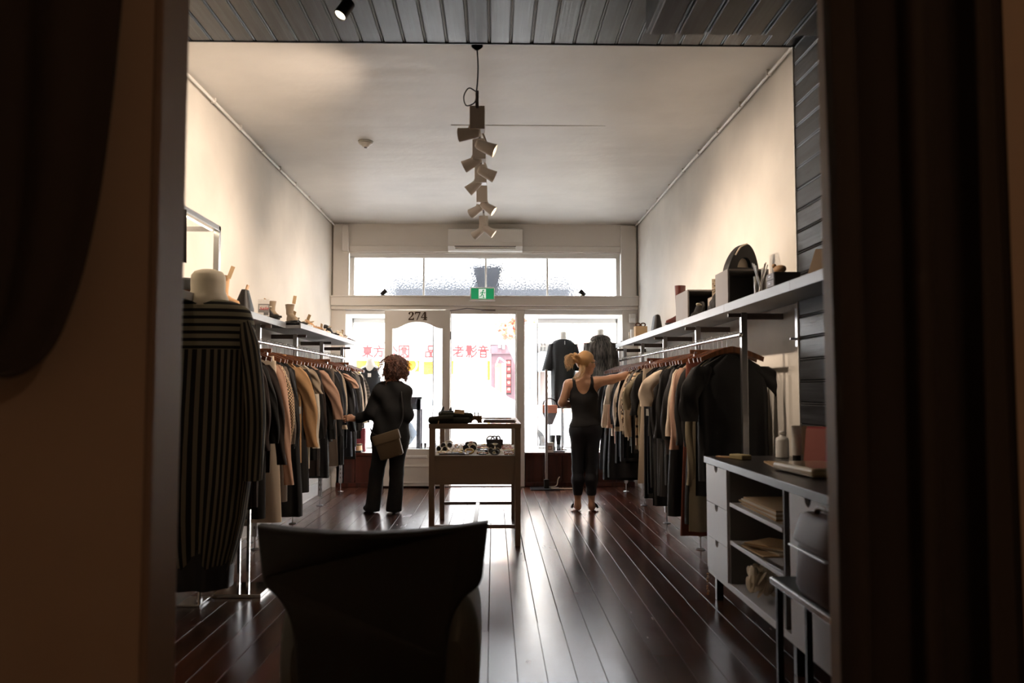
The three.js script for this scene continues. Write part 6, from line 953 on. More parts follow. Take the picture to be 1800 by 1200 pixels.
// ---------------------------------------------------------------- dressed forms
function bust(t, y0, h, sc = 1, mat = m.mannequin) { // torso form from the hips (y0) to the neck cap
  const R_ = [[0, 0.15, 0.1], [0.08, 0.165, 0.115], [0.2, 0.125, 0.09], [0.3, 0.13, 0.095], [0.42, 0.165, 0.11], [0.5, 0.175, 0.1], [0.55, 0.165, 0.085], [0.585, 0.1, 0.065], [0.61, 0.058, 0.055], [0.66, 0.05, 0.05], [0.69, 0.052, 0.05], [0.705, 0.04, 0.04], [0.71, 0.01, 0.01]];
  return part(t, 'torso_form', loft(R_.map(([y, a, b]) => ellRing(0, y0 + y * h, 0, a * sc, b * sc, 30, 2.2))), mat);
}
{ // striped robe on a neck form near the rail
  const t = thing('striped_mannequin', 'cream mannequin in a long black and grey striped shirt dress', 'mannequin', [-1.71, 0, -4.95]);
  part(t, 'neck_form', lathe([[0, 1.70], [0.1, 1.70], [0.135, 1.735], [0.115, 1.79], [0.098, 1.83], [0.1, 1.88], [0.098, 1.92], [0.08, 1.945], [0.045, 1.958], [0, 1.96]], 32), m.mannequin);
  const hs = fab(C(1, 1, 1), 0.85, { map: stripeTex([0.5, 0.48, 0.4], [0.045, 0.03, 0.028], 1, true, 0.42) }), vs = fab(C(1, 1, 1), 0.85, { map: stripeTex([0.44, 0.41, 0.34], [0.045, 0.03, 0.028], 1, false, 0.52) });
  const uvs = (g, nu, pv, cx = 0) => { const p = g.attributes.position, uv = g.attributes.uv; for (let i = 0; i < p.count; i++) uv.setXY(i, uv.getX(i) * nu, p.getY(i) * pv); return g; };
  const ring = (y, a, b, amp, dx = 0) => ellRing(dx, y, 0, a, b, 64, 2.3, (q) => amp * (Math.sin(7 * q + y * 2) + 0.6 * Math.sin(12 * q - y * 3)));
  part(t, 'yoke', uvs(loft([[1.775, 0.1, 0.09], [1.768, 0.15, 0.11], [1.745, 0.21, 0.13], [1.71, 0.25, 0.14], [1.65, 0.272, 0.145], [1.56, 0.28, 0.15], [1.47, 0.283, 0.156]].map(([y, a, b]) => ring(y, a, b, 0))), 1, 23), hs, 'yoke with horizontal stripes');
  part(t, 'skirt', uvs(loft([[1.475, 0.284, 0.158, 0.001], [1.3, 0.285, 0.16, 0.005], [1.1, 0.29, 0.165, 0.01], [0.9, 0.292, 0.17, 0.013], [0.7, 0.285, 0.17, 0.016], [0.5, 0.265, 0.165, 0.018], [0.35, 0.235, 0.15, 0.018], [0.22, 0.2, 0.13, 0.016], [0.16, 0.18, 0.12, 0.014]].map(([y, a, b, c]) => ring(y, a, b, c, -0.02 * (1.5 - y)))), 44, 1), vs, 'skirt with vertical stripes');
  for (const s of [-1, 1]) { const rs = []; for (let i = 0; i <= 18; i++) { const v = i / 18, y = 1.71 - v * 1.0, k = Math.sqrt(Math.min(1, v * 5 + 0.02)); rs.push(ellRing(s * (0.215 + 0.1 * Math.sin(Math.min(1, v * 1.4) * 1.45) - 0.02 * v * v), y, 0.03, lerp(0.062, 0.052, v) * k, lerp(0.09, 0.07, v) * k, 22, 2.2, (q) => 0.006 * Math.sin(4 * q + v * 9))); } part(t, 'sleeve', uvs(loft(rs), 11, 1), vs); }
  part(t, 'underskirt', loft([[0.4, 0.2, 0.13, 0.01], [0.2, 0.205, 0.135, 0.012], [0.09, 0.2, 0.14, 0.014]].map(([y, a, b, c]) => ring(y, a, b, c, -0.03))), m.black);
  part(t, 'foot_rod', rod([0.0, 0.012, 0.05], [0.0, 0.2, 0.02], 0.012), m.chrome);
  part(t, 'foot_plate', bb(-0.1, 0.03, 0, 0.014, -0.08, 0.12, 0.003), m.chrome);
  const s = thing('chrome_stand', 'polished chrome stand with two poles on a square plate', 'display stand', [-1.535, 0, -5.19]);
  part(s, 'base_plate', bb(-0.145, 0.145, 0, 0.022, -0.16, 0.16, 0.003), m.chrome); for (const x of [-0.035, 0.022]) part(s, 'pole', bb(x - 0.009, x + 0.009, 0.02, 0.5, -0.012, 0.012, 0.002), m.chrome); part(s, 'cross_bar', bb(-0.035, 0.022, 0.4, 0.418, -0.01, 0.01, 0.002), m.chrome);
}
{ // black dress form in the window
  const t = thing('dress_form', 'white neck form wearing a loose long black dress in the window', 'dress form', [0.93, 0.43, -11.06]); bust(t, 0.87, 1, 0.9, m.plasticWhite); const bl = fab(C(0.016, 0.017, 0.018), 0.8);
  part(t, 'pole', rod([0, 0.02, 0], [0, 0.9, 0], 0.012), m.chrome); part(t, 'base', cyl(0.1, 0.105, 0.015, 0, 0.0075, 0, 32), m.chrome);
  part(t, 'dress', loft([[1.225, 0.062, 0.06, 0], [1.21, 0.11, 0.075, 0], [1.16, 0.165, 0.095, 0], [1.05, 0.175, 0.11, 0.002], [0.9, 0.165, 0.11, 0.006], [0.7, 0.165, 0.12, 0.01], [0.45, 0.16, 0.115, 0.014], [0.3, 0.155, 0.11, 0.016]].map(([y, a, b, c]) => ellRing(0, y + 0.25, 0, a, b, 48, 2.3, (q) => c * Math.sin(8 * q + y * 3)))), bl);
  for (const s of [-1, 1]) { const rs = []; for (let i = 0; i <= 8; i++) { const v = i / 8; rs.push(ellRing(s * (0.14 + 0.075 * v), 1.41 - 0.36 * v, 0.01, 0.05 + 0.025 * v, 0.05 + 0.02 * v, 18)); } part(t, 'sleeve', loft(rs), bl); }
  part(t, 'label_tab', bb(0.012, 0.02, 1.4, 1.45, 0.09, 0.104), m.white);
}
{ // fur coat form in the window
  const t = thing('coat_form', 'white neck form wearing a dark grey fur coat in the window', 'dress form', [1.42, 0.43, -10.95]); t.scale.set(0.92, 1, 0.92); bust(t, 0.9, 1, 0.95, m.plasticWhite); const fur = M(C(0.34, 0.32, 0.3), 0.95, { map: rep(T.fur, 2, 1.4), bumpMap: rep(T.fur, 2, 1.4), bumpScale: 0.0025, sheen: 0.6, sheenRoughness: 0.6, sheenColor: C(0.25, 0.24, 0.23) });
  part(t, 'pole', rod([0, 0.02, 0], [0, 0.95, 0], 0.012), m.chrome); part(t, 'base', cyl(0.12, 0.125, 0.015, 0, 0.0075, 0, 32), m.chrome);
  const fz = (q, y) => 0.012 * Math.sin(9 * q + y * 4) + 0.006 * Math.sin(31 * q + y * 40);
  part(t, 'coat', loft([...Array(15)].map((_, i) => { const y = 1.47 - i * 0.06, k = [0.1, 0.19, 0.215, 0.22, 0.22, 0.215, 0.21, 0.21, 0.21, 0.212, 0.214, 0.216, 0.218, 0.22, 0.215][i]; return ellRing(0, y, 0, k, Math.min(0.15, k * 0.75), 64, 2.3, (q) => fz(q, y)); })), fur);
  part(t, 'collar', tr(new THREE.TorusGeometry(0.085, 0.045, 12, 32).rotateX(Math.PI / 2 - 0.25).scale(1.15, 1.1, 0.9), 0, 1.455, 0.01), fur);
  for (const s of [-1, 1]) { const rs = []; for (let i = 0; i <= 12; i++) { const v = i / 12; rs.push(ellRing(s * (0.17 + 0.06 * Math.sin(v * 1.6)), 1.42 - 0.66 * v, 0.01, 0.07 - 0.012 * v, 0.08, 24, 2, (q) => 0.006 * Math.sin(9 * q + v * 30))); } part(t, 'sleeve', loft(rs), fur); }
}
{ // bust in a black tank top on a dark console table, other window
  const tb = thing('console_table', 'dark narrow side table standing in the shop window', 'table', [-1.37, 0.43, -11.0]); const dk = M(C(0.035, 0.04, 0.05), 0.5);
  part(tb, 'top', bb(-0.43, 0.43, 0.68, 0.705, -0.17, 0.17, 0.004), dk); part(tb, 'apron', [bb(-0.4, 0.4, 0.54, 0.68, 0.135, 0.155), bb(-0.4, 0.4, 0.54, 0.68, -0.155, -0.135), bb(-0.41, -0.39, 0.54, 0.68, -0.155, 0.155), bb(0.39, 0.41, 0.54, 0.68, -0.155, 0.155)], dk); for (const x of [-0.385, 0.385]) for (const z of [-0.13, 0.13]) part(tb, 'leg', bb(x - 0.025, x + 0.025, 0, 0.68, z - 0.025, z + 0.025, 0.003), dk); part(tb, 'drawer_knob', tr(new THREE.SphereGeometry(0.012, 10, 8), -0.25, 0.61, 0.165), m.cream);
  const t = thing('tank_bust', 'white bust in a black tank top on the dark side table', 'dress form', [-1.64, 1.136, -11.0]); const bl = fab(C(0.014, 0.015, 0.018), 0.8);
  part(t, 'torso_form', loft([[0, 0.09, 0.07], [0.06, 0.1, 0.075], [0.2, 0.125, 0.085], [0.33, 0.14, 0.08], [0.385, 0.13, 0.065], [0.42, 0.06, 0.05], [0.47, 0.045, 0.045], [0.5, 0.04, 0.04], [0.51, 0.01, 0.01]].map(([y, a, b]) => ellRing(0, y, 0, a, b, 30, 2.2))), m.plasticWhite);
  const tk = union(0.02, ell3([0, 0.18, 0], [0.135, 0.2, 0.092]), ell3([0, 0.32, 0], [0.14, 0.1, 0.085]));
  part(t, 'tank_top', nets([-0.17, 0.02, -0.12], [0.17, 0.43, 0.12], 0.007, (x, y, z) => { let d = tk(x, y, z) - 0.006; d = Math.max(d, -(Math.hypot(x / 0.055, (y - 0.43) / 0.09) - 1) * 0.05); return Math.max(d, 0.03 - y, Math.abs(x) - lerp(0.16, 0.105, sstep(0.22, 0.34, y))); }), bl); part(t, 'label', bb(-0.02, 0.024, 0.26, 0.31, 0.09, 0.1, 0.001), m.tagWhite); part(t, 'folded_hem', loft([ellRing(0, 0, 0, 0.2, 0.11, 30), ellRing(0.01, 0.03, 0, 0.19, 0.1, 30), ellRing(0, 0.06, 0, 0.13, 0.09, 30)]), bl);
  // things under and beside the table
  const ht = thing('round_hat', 'round blue-grey felt hat leaning on the dark table leg', 'hat', [-1.12, 0.43, -10.82]); const hg = lathe([[0, 0.1], [0.06, 0.1], [0.085, 0.07], [0.09, 0.01], [0.15, 0.0], [0.152, 0.004], [0.095, 0.014]], 36); hg.rotateX(Math.PI / 2); hg.rotateY(1.05); hg.computeBoundingBox(); part(ht, 'felt', tr(hg, 0, -hg.boundingBox.min.y + 0.08, 0), M(C(0.25, 0.3, 0.36), 0.9)); part(ht, 'stand', rod([0, 0, 0], [0, 0.14, 0], 0.02), m.steel);
  const bx = thing('gift_box', 'tall burgundy striped box with a white letter mark in the window', 'box', [-1.72, 0.43, -10.78]); const bxT = canvasTex(128, 256, (c, w, h) => { c.fillStyle = '#6d2733'; c.fillRect(0, 0, w, h); c.fillStyle = '#8c3c48'; for (let i = 0; i < 6; i++) c.fillRect(i * 22, 0, 8, h); c.strokeStyle = '#f0ece6'; c.lineWidth = 12; c.beginPath(); c.arc(66, 186, 18, 0, 7); c.stroke(); c.beginPath(); c.moveTo(86, 166); c.lineTo(86, 232); c.stroke(); }); part(bx, 'box', bb(-0.06, 0.06, 0, 0.3, -0.05, 0.05, 0.002), M(C(1, 1, 1), 0.6, { map: bxT }));
}
{ // wheeled chrome garment pole and its things by the window
  const t = thing('pole_stand', 'tall chrome pole stand on a flat dark base by the window', 'display stand', [0.655, 0, -10.3]);
  part(t, 'base', bb(-0.2, 0.16, 0, 0.014, -0.14, 0.14, 0.004), m.blackMetal); part(t, 'pole', bb(-0.016, 0.016, 0.014, 1.48, -0.016, 0.016, 0.003), m.steel); part(t, 'socket', bb(-0.03, 0.03, 0.014, 0.12, -0.03, 0.03, 0.004), m.black); part(t, 'cable', tube([[0.03, 0.03, 0.02], [0.12, 0.05, 0.05], [0.14, 0.13, 0.06], [0.16, 0.16, 0.06]], 0.007, 20, 6), m.cream); part(t, 'cable', tube([[0.05, 0.02, 0.06], [0.2, 0.015, 0.08], [0.36, 0.012, 0.05]], 0.008, 20, 6), m.cream);
  const t2 = thing('thin_stand', 'thin dark rod stand behind the person with the fair bun', 'display stand', [0.885, 0.43, -10.72]); part(t2, 'rod', rod([0, 0, 0], [0, 0.72, 0], 0.009), m.grey); part(t2, 'base', cyl(0.07, 0.07, 0.01, 0, 0.005, 0, 24), m.steel);
  const b = thing('coral_bag', 'coral and grey handbag with a round handle on a stand', 'bag', [0.735, 0.43, -10.85]); part(b, 'stand', rod([0, 0, 0], [0, 0.36, 0], 0.008), m.steel); part(b, 'stand_base', cyl(0.06, 0.06, 0.01, 0, 0.005, 0, 24), m.steel); part(b, 'upper', bb(-0.1, 0.1, 0.49, 0.6, -0.03, 0.03, 0.012), M(C(0.75, 0.3, 0.2), 0.6)); part(b, 'lower', tr(ext([[-0.09, 0.14], [0.09, 0.14], [0.03, 0], [-0.03, 0]], 0.05, 0.006), 0, 0.35, -0.025), M(C(0.22, 0.21, 0.22), 0.6)); part(b, 'handle', tr(new THREE.TorusGeometry(0.085, 0.008, 8, 32, Math.PI), 0, 0.6, 0), m.black);
  for (const [x, z, lab] of [[0.775, -10.85, 'tall black ankle boot beside the thin rod in the window'], [0.855, -10.86, 'second tall black ankle boot of the pair in the window']]) bootAt('ankle_boot', lab, [x, 0.43, z - 0.0], 0.2, m.blackLeather, 0.2);
  const c = thing('price_card', 'white price box with a small picture in the window', 'box', [0.72, 0.43, -10.62]); const ct = canvasTex(128, 160, (q, w, h) => { q.fillStyle = '#d8d0c6'; q.fillRect(0, 0, w, h); q.fillStyle = '#8a6a55'; q.fillRect(26, 50, 76, 70); q.fillStyle = '#c9a58c'; q.fillRect(40, 70, 44, 36); q.fillStyle = '#7a5a4a'; for (let i = 0; i < 3; i++) q.fillRect(20, 16 + i * 10, 88, 3); }); part(c, 'box', bb(-0.045, 0.045, 0, 0.125, -0.03, 0.03, 0.002), M(C(1, 1, 1), 0.6, { map: ct }));
  const tr1 = thing('shoe_tray', 'flat black tray on the window platform beside the price box', 'tray', [0.84, 0.43, -10.66]); part(tr1, 'tray', bb(-0.075, 0.075, 0, 0.016, -0.05, 0.05, 0.006), m.black);
  for (const [x, lab] of [[-1.83, 'brown strapped sandal on the window platform'], [-1.72, 'second brown strapped sandal beside it on the platform']]) { const s = thing('window_sandal', lab, 'sandal', [x, 0.43, -10.66]); part(s, 'sole', bb(-0.04, 0.04, 0, 0.03, -0.1, 0.1, 0.012), m.black); part(s, 'upper', loft([ellRing(0, 0.028, 0.0, 0.037, 0.09, 20, 2.4), ellRing(0, 0.08, 0.02, 0.034, 0.055, 20), ellRing(0, 0.11, 0.03, 0.03, 0.035, 20)]), m.tan); part(s, 'strap', tr(new THREE.TorusGeometry(0.036, 0.008, 8, 20).rotateX(Math.PI / 2), 0, 0.1, 0.03), m.blackLeather); }
  for (const [x, lab] of [[-0.95, 'tiny black baby boot under the dark table'], [-0.9, 'second tiny black baby boot under the dark table']]) bootAt('small_boot', lab, [x, 0.43, -10.9], 0.1, m.blackLeather, 0.09);
}
// boots and shoes: toe towards +x locally
function bootAt(name, label, pos, h, mat, L = 0.24, ry = -Math.PI / 2, heel = 0.03, group) {
  const t = thing(name, label, 'boot', pos, ry, group), w = L * 0.16;
  part(t, 'sole', tr(ext(soleShape(L, w), 0.012, 0.001).rotateX(-Math.PI / 2), 0, heel * 0.25, 0), m.black);
  part(t, 'heel', bb(-L * 0.42, -L * 0.16, 0, heel * 0.25 + 0.012, -w * 0.8, w * 0.8, 0.003), m.black);
  const y = heel * 0.25 + 0.01; part(t, 'foot', loft([ellRing(L * 0.06, y, 0, L * 0.46, w * 0.95, 24, 2.4), ellRing(L * 0.04, y + L * 0.12, 0, L * 0.43, w * 0.95, 24, 2.3), ellRing(-L * 0.08, y + L * 0.24, 0, L * 0.27, w * 0.85, 24), ellRing(-L * 0.18, y + L * 0.34, 0, L * 0.2, w * 0.85, 24)]), mat);
  part(t, 'shaft', loft([ellRing(-L * 0.2, y + L * 0.3, 0, L * 0.195, w * 0.88, 24), ellRing(-L * 0.21, y + L * 0.5, 0, L * 0.2, w * 0.95, 24), ellRing(-L * 0.2, Math.max(h, y + L * 0.6), 0, L * 0.24, w * 1.2, 24), ellRing(-L * 0.2, Math.max(h, y + L * 0.6) - 0.004, 0, L * 0.22, w * 1.05, 24), ellRing(-L * 0.2, Math.max(h, y + L * 0.6) - 0.05, 0, L * 0.19, w * 0.9, 24)], true, true), mat);
  return t;
}
function soleShape(L, w) { const s = new THREE.Shape(); s.moveTo(-L * 0.44, 0); s.bezierCurveTo(-L * 0.44, w * 1.1, -L * 0.1, w * 0.8, 0, w * 0.75); s.bezierCurveTo(L * 0.2, w * 1.3, L * 0.5, w * 0.9, L * 0.52, 0); s.bezierCurveTo(L * 0.5, -w * 0.9, L * 0.2, -w * 1.3, 0, -w * 0.75); s.bezierCurveTo(-L * 0.1, -w * 0.8, -L * 0.44, -w * 1.1, -L * 0.44, 0); return s; }

// ---------------------------------------------------------------- things on the wall shelves
function pump(label, pos, ry, mat, heel = 0.06, L = 0.22, tagged = false, name = 'court_shoe') { // toe towards local +x
  const t = thing(name, label, 'shoe', pos, ry), w = L * 0.16;
  const lift = (x) => heel * sstep(L * 0.15, -L * 0.3, x);
  const rings = []; for (let i = 0; i <= 10; i++) { const v = i / 10, x = lerp(-L * 0.46, L * 0.5, v), hw = w * Math.sqrt(Math.max(0.02, Math.sin(Math.PI * clamp(0.12 + v * 0.86, 0, 1)))) * 1.05, hh = lerp(L * 0.2, L * 0.13, sstep(0, 0.35, v)) * (v > 0.85 ? 0.55 : 1), r = []; for (let j = 0; j < 18; j++) { const a = j / 18 * 6.2832, s = Math.sin(a); r.push([x, lift(x) + 0.008 + Math.max(0, s) * hh, Math.cos(a) * hw]); } rings.push(r); }
  part(t, 'upper', loft(rings), mat);
  part(t, 'opening', tr(new THREE.SphereGeometry(1, 16, 8).scale(L * 0.19, L * 0.035, w * 0.68).rotateZ(0.35), -L * 0.16, lift(-L * 0.16) + L * 0.155, 0), m.cream);
  part(t, 'heel', loft([ellRing(-L * 0.39, heel + 0.01, 0, L * 0.08, w * 0.7, 14), ellRing(-L * 0.4, 0.0, 0, L * 0.045, w * 0.4, 14)].reverse()), mat);
  if (tagged) part(t, 'price_tag', rot(bb(-0.014, 0.014, 0, 0.06, -0.001, 0.001), 0.2, 0.3, -0.5).translate(-L * 0.3, heel + L * 0.2, w * 0.4), m.kraft);
  return t;
}
const YL = 1.807, YF = 1.8022, YR = 1.79;
{
  const tanB = m.tan, taupe = M(C(0.3, 0.23, 0.16), 0.65), cav = M(C(0.16, 0.06, 0.03), 0.5);
  bootAt('ankle_boot', 'tall tan leather boot with a paper tag beside the lit frame', [-1.86, YL, -5.78], 0.23, tanB, 0.2, -0.4, 0.05);
  bootAt('ankle_boot', 'brown and tan boot half hidden by the lit frame upright', [-1.88, YL, -5.5], 0.22, cav, 0.2, -0.5, 0.05);
  solo('paper_tag', 'paper tag tucked in the tall tan boot', 'tag', rot(bb(-0.014, 0.014, -0.03, 0.06, -0.001, 0.001), 0, 0.4, -0.35), m.kraft, [-1.84, YL + 0.235, -5.76]);
  { const t = thing('cone_handbag', 'black tapering handbag standing upright on the shelf', 'handbag', [-1.83, YL, -6.05]); part(t, 'body', loft([ellRing(0, 0, 0, 0.065, 0.09, 24, 3), ellRing(0, 0.02, 0, 0.066, 0.09, 24, 3), ellRing(0.01, 0.16, 0, 0.02, 0.05, 24, 3)]), m.blackLeather); part(t, 'clasp', rot(bb(-0.006, 0.006, 0, 0.05, -0.02, 0.02, 0.003), 0, 0, -0.3).translate(0.015, 0.15, 0), m.tan); }
  { const t = thing('sale_card', 'clear stand with a printed sale card in red script', 'sign', [-1.80, YL, -6.47], 0.15); const ct = canvasTex(160, 256, (c, w, h) => { c.fillStyle = '#e9e7e4'; c.fillRect(0, 0, w, h); c.fillStyle = '#8b8a8a'; c.fillRect(0, 70, w, 130); c.fillStyle = '#d8d4cf'; c.fillRect(14, 88, w - 28, 60); c.fillStyle = '#6a6a6c'; c.fillRect(80, 200, 70, 40); c.fillStyle = '#c5252f'; c.font = 'italic bold 62px serif'; c.textAlign = 'center'; c.fillText('Sale', 82, 160); }); part(t, 'card', bb(-0.042, 0.042, 0.004, 0.138, -0.002, 0.002), M(C(1, 1, 1), 0.5, { map: ct })); part(t, 'holder', bb(-0.046, 0.046, 0, 0.142, 0.003, 0.006), m.glass); part(t, 'foot', bb(-0.046, 0.046, 0, 0.004, -0.03, 0.03), m.glass); }
  pump('black wedge shoe with a long kraft tag behind the sale card', [-1.80, YL, -6.68], -0.5, m.blackLeather, 0.07, 0.22, true, 'wedge_shoe');
  bootAt('ankle_boot', 'short taupe suede boot with a brown cuff', [-1.84, YL, -6.9], 0.17, taupe, 0.2, -0.9, 0.05); bootAt('ankle_boot', 'second short taupe suede boot with a clipped tag', [-1.74, YF, -7.12], 0.17, taupe, 0.2, -0.9, 0.05);
  solo('paper_tag', 'paper tag clipped on the second taupe boot', 'tag', rot(bb(-0.014, 0.014, 0, 0.07, -0.001, 0.001), 0, 0.2, -0.15), m.kraft, [-1.72, YF + 0.171, -7.1]);
  pump('black strappy sandal at the deeper shelf corner', [-1.73, YF, -7.35], -0.6, m.black, 0.04, 0.2, true);
  const far = [['small white shoe on the deeper shelf', m.white, 0.03], ['round tan pump on the deeper shelf', m.tan, 0.06], ['dark brown loafer on the deeper shelf', m.leatherBrown, 0.03], ['cream slip-on shoe on the deeper shelf', m.cream, 0.02], ['black heeled pump on the deeper shelf', m.blackLeather, 0.08], ['tan sandal with a tag on the deeper shelf', m.tan, 0.04], ['pale beige pump with a tag on the deeper shelf', m.cream, 0.06], ['oxblood shoe on the deeper shelf', m.oxblood, 0.04], ['last brown shoe at the window end of the deeper shelf', m.leatherBrown, 0.05]];
  far.forEach(([l, mt, h], i) => pump(l, [-1.74 + 0.02 * Math.sin(i * 2.2), YF, -7.62 - i * 0.295], -0.6 + 0.25 * Math.sin(i * 1.7), mt, h, 0.2, i % 2 === 1, 'small_shoe'));
  { const t = thing('felt_hat', 'black felt hat resting on the shelf under the lit frame', 'hat', [-1.90, YL, -5.1]); part(t, 'crown', lathe([[0, 0.12], [0.05, 0.118], [0.075, 0.1], [0.085, 0.03], [0.09, 0.01], [0.06, 0.006], [0, 0.006]], 32), m.black); part(t, 'brim', lathe([[0.08, 0.006], [0.14, 0.012], [0.15, 0.02], [0.148, 0.024], [0.08, 0.014]], 36), m.black); part(t, 'band', lathe([[0.0885, 0.012], [0.0905, 0.012], [0.087, 0.04], [0.085, 0.04]], 32), m.leatherBrown); }
  { const t = thing('hung_scarf', 'dark red-brown scarf hanging from the lit frame rail', 'scarf', [-1.79, 2.26, -4.62]); part(t, 'cloth', cloth((u, v) => [0.02 * Math.sin(u * 9 + v) + 0.023, -v * 0.3, -0.07 + u * 0.14 * (1 - 0.3 * v)], 20, 12, 0.008), F.brown); part(t, 'loop', tube([[0.023, 0, -0.03], [0.03, 0.02, 0], [0.023, 0, 0.03]], 0.006, 12, 6), F.brown); }
}
{ // handbag wall
  pump('black pump at the window end of the long shelf', [1.62, YR, -9.85], Math.PI + 0.4, m.blackLeather, 0.07, 0.22);
  for (const [x, z, r, h, mt, l] of [[1.60, -9.55, 0.03, 0.11, m.cream, 'slim cream candle on the long shelf'], [1.61, -9.4, 0.045, 0.13, m.white, 'white cylinder candle on the long shelf']]) { const t = thing('candle', l, 'candle', [x, YR, z]); part(t, 'wax', lathe([[0, 0], [r, 0], [r, h], [r - 0.006, h], [r - 0.008, h - 0.01], [0, h - 0.012]], 24), mt); part(t, 'wick', rod([0, h - 0.014, 0], [0.002, h + 0.008, 0], 0.0015), m.black); }
  { const t = thing('gift_bag', 'kraft gift bag with two bow loops on the long shelf', 'bag', [1.62, YR, -9.05]); part(t, 'body', box(0.13, 0.14, 0.12, 0, 0.07, 0, 0.004), m.kraft); for (const s of [-1, 1]) part(t, 'bow_loop', tr(new THREE.TorusGeometry(0.024, 0.008, 8, 18).scale(1, 0.8, 1), s * 0.028, 0.158, 0), m.leatherBrown); }
  { const t = thing('black_purse', 'upright black purse alone on the long shelf', 'purse', [1.62, YR, -8.15]); part(t, 'body', loft([ellRing(0, 0, 0, 0.05, 0.1, 24, 3), ellRing(0, 0.03, 0, 0.052, 0.102, 24, 3), ellRing(0, 0.17, 0, 0.03, 0.075, 24, 3), ellRing(0, 0.185, 0, 0.02, 0.065, 24, 3)]), m.blackLeather); part(t, 'seam', bb(-0.001, 0.001, 0.18, 0.19, -0.06, 0.06), m.leatherBrown); }
  bootAt('knee_boot', 'tall oxblood knee boot with a folded cuff beside the grey box', [1.60, YR, -7.18], 0.36, m.oxblood, 0.21, Math.PI + 0.3, 0.06);
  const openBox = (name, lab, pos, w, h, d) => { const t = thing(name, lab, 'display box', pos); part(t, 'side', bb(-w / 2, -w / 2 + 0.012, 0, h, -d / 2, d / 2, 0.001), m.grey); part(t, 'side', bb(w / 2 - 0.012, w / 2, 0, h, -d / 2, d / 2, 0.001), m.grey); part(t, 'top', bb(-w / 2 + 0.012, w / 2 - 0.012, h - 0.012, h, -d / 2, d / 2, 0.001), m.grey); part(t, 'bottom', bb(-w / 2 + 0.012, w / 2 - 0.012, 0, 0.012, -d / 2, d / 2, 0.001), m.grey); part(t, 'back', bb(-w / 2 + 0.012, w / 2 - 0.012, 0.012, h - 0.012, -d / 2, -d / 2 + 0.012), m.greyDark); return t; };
  openBox('display_cube', 'plain open-fronted grey display box beside the oxblood boot', [1.645, YR, -6.6], 0.26, 0.23, 0.42);
  openBox('display_cube', 'large open grey display box carrying the black handbag', [1.655, YR, -5.45], 0.27, 0.235, 0.3);
  pump('black pointed pump standing before the plain grey box', [1.55, YR, -6.22], Math.PI + 0.9, m.blackLeather, 0.08, 0.2);
  { const t = thing('card_box', 'small taupe box holding a patterned card', 'box', [1.70, YR, -6.05]); part(t, 'box', box(0.2, 0.13, 0.12, 0, 0.065, 0, 0.002), M(C(0.25, 0.21, 0.17), 0.7)); const c = thing('patterned_card', 'floral patterned card standing on the taupe box', 'card', [1.69, YR + 0.131, -6.05]); const ct = canvasTex(128, 192, (q, w, h) => { q.fillStyle = '#a89a84'; q.fillRect(0, 0, w, h); const r = rng(12); for (let i = 0; i < 46; i++) { q.fillStyle = ['#4a3a30', '#77624d', '#c9bca6', '#5b5240'][i % 4]; q.beginPath(); q.arc(r() * w, r() * h, 4 + r() * 7, 0, 7); q.fill(); } }); part(c, 'card', rot(bb(-0.07, 0.07, 0, 0.14, -0.003, 0.003), -0.12, -0.2).translate(0, 0.002, 0), M(C(1, 1, 1), 0.7, { map: ct })); }
  { const t = thing('fluffy_scarf', 'black fluffy scarf slumped over the shelf edge between the boxes', 'scarf', [1.60, YR, -5.78]); const r = rng(15), f = (x, y, z) => { let d = union(0.05, cone3([0.02, 0.18, 0], [-0.01, 0.04, 0.02], 0.03, 0.06), cone3([-0.01, 0.045, 0.0], [-0.05, 0.03, 0.1], 0.05, 0.03), cone3([0, 0.04, -0.02], [-0.03, 0.03, -0.14], 0.04, 0.025))(x, y, z); return Math.max(d + 0.006 * Math.sin(70 * x + 40 * y) * Math.sin(60 * z + 50 * y), -y); }; part(t, 'knit', nets([-0.14, -0.01, -0.2], [0.12, 0.24, 0.18], 0.009, f), F.knitBlack); }
  { const t = thing('arched_handbag', 'black handbag with an arched handle on the large grey box', 'handbag', [1.65, YR + 0.236, -5.42], 0.25); const s = new THREE.Shape(); s.moveTo(-0.115, 0); s.bezierCurveTo(-0.09, 0.09, -0.03, 0.165, 0.02, 0.165); s.bezierCurveTo(0.06, 0.165, 0.09, 0.08, 0.1, 0); s.closePath(); const hl = new THREE.Path(); hl.moveTo(-0.055, 0.012); hl.bezierCurveTo(-0.045, 0.06, -0.02, 0.08, 0.008, 0.08); hl.bezierCurveTo(0.035, 0.08, 0.045, 0.05, 0.05, 0.012); hl.closePath(); s.holes.push(hl); part(t, 'handle', tr(ext(s, 0.06, 0.008), 0, 0.008, -0.03), m.blackLeather); const s2 = new THREE.Shape(); s2.moveTo(-0.055, 0.012); s2.bezierCurveTo(-0.045, 0.06, -0.02, 0.08, 0.008, 0.08); s2.bezierCurveTo(0.035, 0.08, 0.045, 0.05, 0.05, 0.012); s2.closePath(); part(t, 'lining', tr(ext(s2, 0.03), 0, 0.008, -0.03), M(C(0.5, 0.42, 0.32), 0.7)); part(t, 'trim', tube([[-0.07, 0.1, 0.038], [-0.03, 0.155, 0.038], [0.02, 0.18, 0.038]], 0.005, 16, 6), m.cream); }
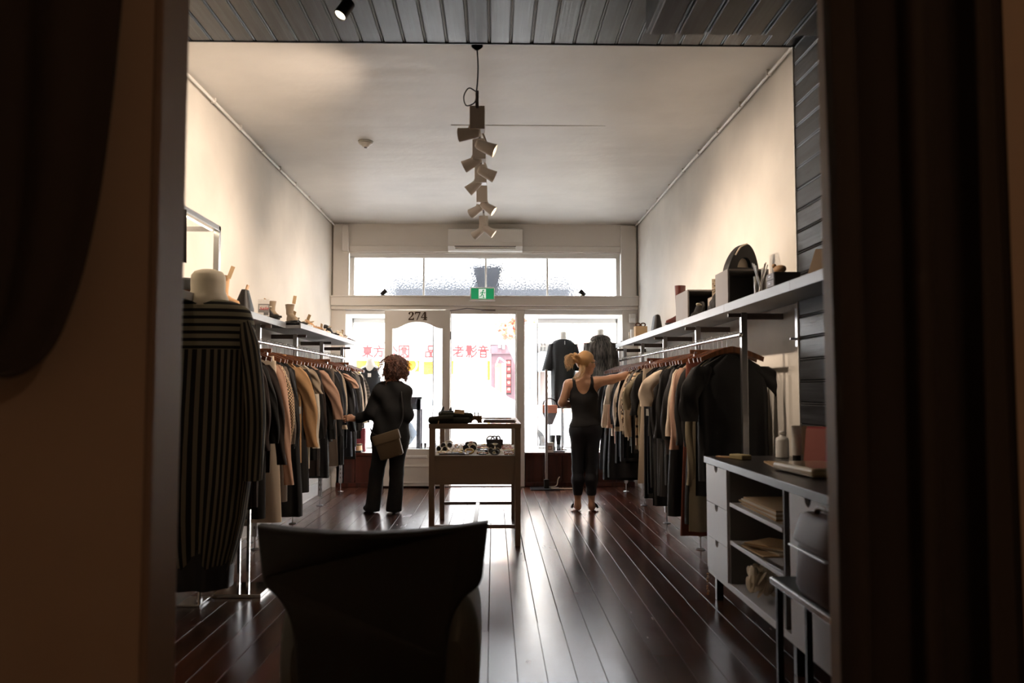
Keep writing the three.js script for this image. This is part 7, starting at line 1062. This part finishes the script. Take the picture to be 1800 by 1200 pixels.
  { const t = thing('straw_tumbler', 'glass tumbler holding silver paper straws on the long shelf', 'tumbler', [1.63, YR, -4.98]); part(t, 'glass', lathe([[0, 0], [0.036, 0], [0.042, 0.14], [0.04, 0.14], [0.034, 0.006], [0, 0.006]], 24), m.glass); const r = rng(44); for (let i = 0; i < 7; i++) { const a = r() * 6.28; part(t, 'straw', rod([0.02 * Math.cos(a), 0.008, 0.02 * Math.sin(a)], [-0.045 * Math.cos(a + 0.4), 0.2 + 0.03 * r(), -0.045 * Math.sin(a + 0.4)], 0.004), i % 2 ? m.white : m.chrome); } }
  { const t = thing('drawer_box', 'small dark stacked drawer box on the long shelf', 'box', [1.68, YR, -4.72]); part(t, 'body', box(0.15, 0.125, 0.13, 0, 0.0625, 0, 0.003), m.greyDark); for (let i = 0; i < 3; i++) { const d = part(t, 'drawer', bb(-0.079, -0.073, 0.006 + i * 0.04, 0.042 + i * 0.04, -0.06, 0.06, 0.001), M(C(0.16, 0.15, 0.17), 0.5)); part(d, 'pull', bb(-0.084, -0.079, 0.022 + i * 0.04, 0.026 + i * 0.04, -0.015, 0.015), m.steel); } solo('wooden_bird', 'small carved brown ornament on the drawer box', 'ornament', [tr(new THREE.SphereGeometry(0.03, 14, 10).scale(1.3, 0.8, 0.8), 0, 0.024, 0), tr(new THREE.SphereGeometry(0.014, 10, 8), 0.035, 0.045, 0)], m.tan, [1.66, YR + 0.1255, -4.72], 2.4); }
  { const t = thing('woven_panel', 'woven brown pouch leaning against the dark boards', 'pouch', [1.74, YR, -4.4]); const g = rot(box(0.03, 0.21, 0.14, 0, 0.105, 0, 0.008), 0, 0.5, -0.32); g.computeBoundingBox(); part(t, 'pouch', tr(g, 0, -g.boundingBox.min.y, 0), M(C(0.2, 0.14, 0.09), 0.85, { bumpMap: rep(T.weave, 0.5, 0.5), bumpScale: 0.0008 })); }
  { const t = thing('dark_wallet', 'dark brown wallet lying at the near end of the long shelf', 'wallet', [1.68, YR, -4.12]); part(t, 'body', box(0.13, 0.045, 0.22, 0, 0.0225, 0, 0.015), m.leatherBrown); part(t, 'zip', bb(-0.067, -0.063, 0.02, 0.026, -0.09, 0.09), m.steel); }
  { const t = thing('wall_bracket', 'pale steel bracket under the near end of the long shelf', 'bracket', [1.845, 1.5, -4.95]); part(t, 'plate', bb(-0.008, 0.008, 0, 0.235, -0.03, 0.03, 0.002), m.steel); part(t, 'hook', bb(-0.05, 0, 0.04, 0.055, -0.008, 0.008, 0.002), m.steel); }
  { const t = thing('wall_hook', 'small wire hook screwed to the dark wall boards', 'hook', [1.832, 2.03, -4.28]); part(t, 'plate', bb(-0.004, 0, -0.02, 0.02, -0.01, 0.01, 0.001), m.blackMetal); part(t, 'wire', tr(new THREE.TorusGeometry(0.025, 0.003, 8, 24).rotateY(Math.PI / 2), -0.008, -0.012, 0), m.blackMetal); }
}

renderer.render(scene, camera);
